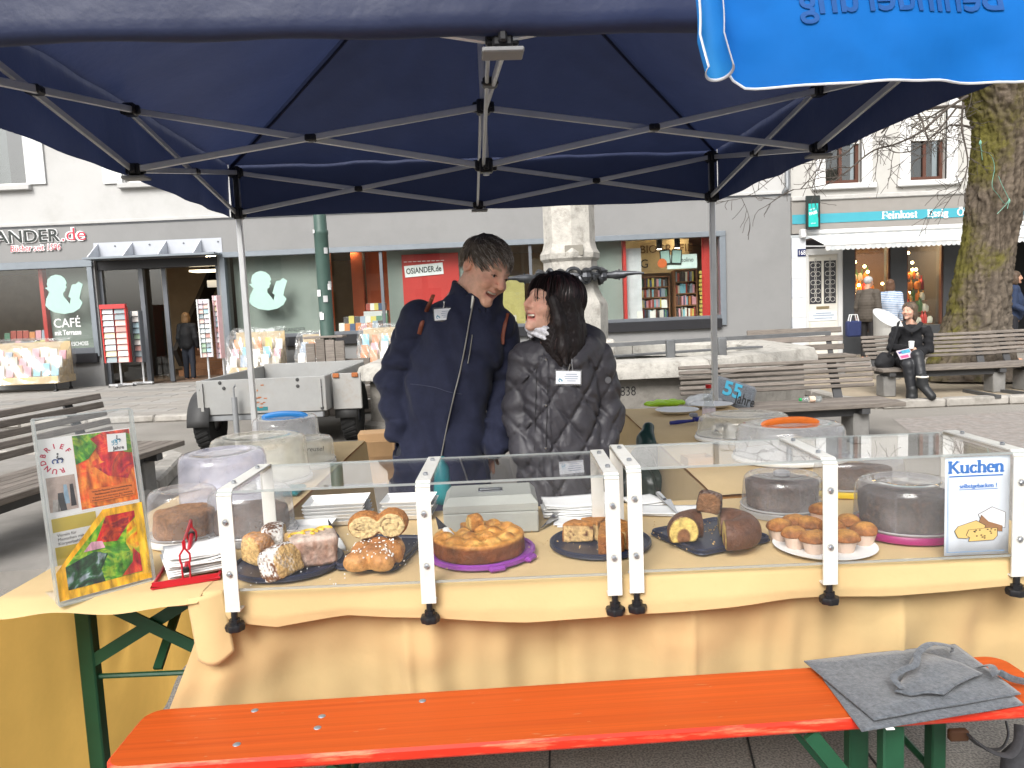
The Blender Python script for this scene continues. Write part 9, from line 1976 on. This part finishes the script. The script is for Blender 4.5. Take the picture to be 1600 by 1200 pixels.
for i, (x, y, w_, h_, c_) in enumerate(((.02, .03, .11, .05, (.04, .24, .34)), (-.02, -.035, .10, .04, (.40, .07, .18)), (-.05, .03, .04, .03, (.05, .05, .2)))): q = MB(); q.box((x, y, .002), (w_, h_, .001), 0, FM); q.build('print_patch', mat('flyer_print_%d' % i, c_, .6, var=.4, vs=50), fly, True)
# ------------------------------------------------------------------ passers-by further off
def passer(label, px, pytop, Y, H, rz, top, bottom, hairc, hair_long=False, skin=(.55, .30, .2), stripes=None, ground=0.0, bulky=1.0, armfwd=0.0):
 p = at(px, pytop, Y); s = H / 1.75; t = thing('person', label, 'person', (p.x, Y, ground), rz)
 hk = head_parts(s * .98, -.2); HMl = Matrix.Translation((0, -.01 * s, 1.625 * s))
 sl_, sr_ = Vector((-.18, .01, 1.40)) * s, Vector((.18, .01, 1.40)) * s; el, er = Vector((-.235, .03, 1.10)) * s, Vector((.235, .03, 1.10)) * s; wl, wr_ = Vector((-.225, -.06 - armfwd, .86 + armfwd * .4)) * s, Vector((.225, -.06, .86)) * s
 def body(P):
  f = hk(loc_axes(P, HMl)); f = smin(f, s_ell(P, (0, .02 * s, 1.22 * s), (.155 * s, .10 * s, .26 * s)), .05); f = smin(f, s_ell(P, (0, .02 * s, .93 * s), (.15 * s, .11 * s, .15 * s)), .06)
  for a, b, c in ((sl_, el, wl), (sr_, er, wr_)):
   f = smin(f, s_cap(P, a, b, .045, .04), .03); f = smin(f, s_cap(P, b, c, .04, .028), .02); f = smin(f, s_ell(P, c + Vector((0, -.01, -.06)), (.022, .032, .055)), .015)
  for k in (-1, 1): f = smin(f, s_cap(P, (k * .085 * s, .02, .86 * s), (k * .09 * s, .01, .47 * s), .075, .052), .03); f = smin(f, s_cap(P, (k * .09 * s, .01, .47 * s), (k * .09 * s, .03, .09 * s), .05, .036), .02); f = smin(f, s_cap(P, (k * .09 * s, .05, .04), (k * .10 * s, -.13, .03), .034, .028), .02)
  return f
 sdf_obj('body', body, (-.32, -.3, -.01), (.32, .22, 1.76 * s), .022, [skinf], t, world=False, colfn=lambda x, y, z: np.tile(np.array(skin), (len(x), 1)), fine=((-.1, .1), (-.14, .11), (1.48 * s, 1.74 * s)), fstep=.009)
 def topf(P):
  f = s_chain(P, [(0, .02, 1.40 * s, .11), (0, .02, 1.2 * s, .165 * bulky), (0, .02, .92 * s, .17 * bulky)], .05) ; f = smin(f, s_cap(P, sl_, sr_, .075), .05)
  for a, b, c in ((sl_, el, wl), (sr_, er, wr_)): f = smin(f, smin(s_cap(P, a, b, .072 * bulky, .064), s_cap(P, b, c, .062, .05), .02), .015)
  f = np.maximum(f, P[2] - 1.50 * s); f = np.maximum(f, .80 * s - P[2]); q_ = .008 * np.abs(np.sin(P[2] * 52)) if stripes == 'quilt' else 0; return f - q_ + .005 * vnoise(P[0], P[1], P[2], 12, 3)
 def tcol(x, y, z):
  c = np.tile(np.array(top), (len(x), 1))
  if stripes == 'stripe': c = mixc(c, (.10, .22, .42), (np.sin(z * 160) > .3).astype(float))
  return c
 sdf_obj('jacket', topf, (-.40, -.35, .72 * s), (.40, .26, 1.56 * s), .013, [mat('far_clothing', vcol=True, rough=.75, var=.12, vs=20)], t, world=False, colfn=tcol)
 def leg(P):
  f = s_ell(P, (0, .02, .90 * s), (.165, .125, .12))
  for k in (-1, 1): f = smin(f, s_chain(P, [(k * .085 * s, .02, .84 * s, .088), (k * .09 * s, .01, .47 * s, .068), (k * .09 * s, .03, .08, .06)], .03), .03)
  return f
 sdf_obj('trousers', leg, (-.28, -.2, .0), (.28, .2, 1.05 * s), .02, [mat('far_clothing', vcol=True)], t, world=False, colfn=lambda x, y, z: np.tile(np.array(bottom), (len(x), 1)))
 def hair(P):
  x, y, z = loc_axes(P, HMl); g = s_ell((x, y, z), (0, .02, .044), (.088, .104, .090));
  if hair_long: g = smin(g, s_ell((x, y, z), (0, .055, -.06), (.095, .06, .12)), .03); g = smin(g, s_ell((np.abs(x), y, z), (.075, .0, -.05), (.025, .05, .09)), .015)
  else: g = np.maximum(g, np.interp(y, [-.10, -.05, -.03, .0, .05, .09], [.075, .05, .02, .03, -.05, -.07]) - z)
  g = g + .004 * vnoise(x, y, z, 50, 3); return smax(g, -s_ell((x, y, z), (0, -.105, -.025), (.062, .08, .085)), .006)
 sdf_obj('hair', hair, (-.15, -.15, 1.42 * s), (.15, .15, 1.80 * s), .010, [mat('far_hair', vcol=True, rough=.55, var=.3, vs=40)], t, world=False, colfn=lambda x, y, z: np.tile(np.array(hairc), (len(x), 1)))
 return t
passer('grey haired man in a brown quilted jacket at the delicatessen window', 1357, 437, 16.6, 1.78, R(125), (.085, .07, .055), (.02, .018, .018), (.42, .41, .40), stripes='quilt', bulky=1.08)
passer('woman with brown hair in a striped top at the delicatessen window', 1391, 444, 16.9, 1.70, R(150), (.58, .62, .68), (.05, .06, .10), (.11, .055, .03), True, stripes='stripe')
passer('dark clothed woman with long hair walking into the bookshop', 290, 490, 19.0, 1.66, R(175), (.012, .012, .014), (.03, .035, .05), (.22, .12, .05), True)
passer('person in dark blue clothing half hidden behind the mossy trunk', 1586, 438, 14.6, 1.72, R(60), (.02, .035, .08), (.015, .015, .02), (.08, .05, .03), True, armfwd=.2)
p = at(1336, 520, 16.2); tb = thing('shopping_bag', 'dark blue shopping bag carried by the grey haired man', 'bag', (p.x, 16.3, .35)); q = MB(); q.box((p.x + .03, 16.35, .68), (.30, .16, .34), 0, None, .03); q.build('bag_body', mat('navy_bag', (.02, .03, .10), .6), tb, True)
for yy in (16.30, 16.40): q = MB(); q.tube([(p.x - .06, yy, .84), (p.x - .03, yy, .98), (p.x + .09, yy, .98), (p.x + .12, yy, .84)], .012, 6); q.build('handle', whtp, tb, True)
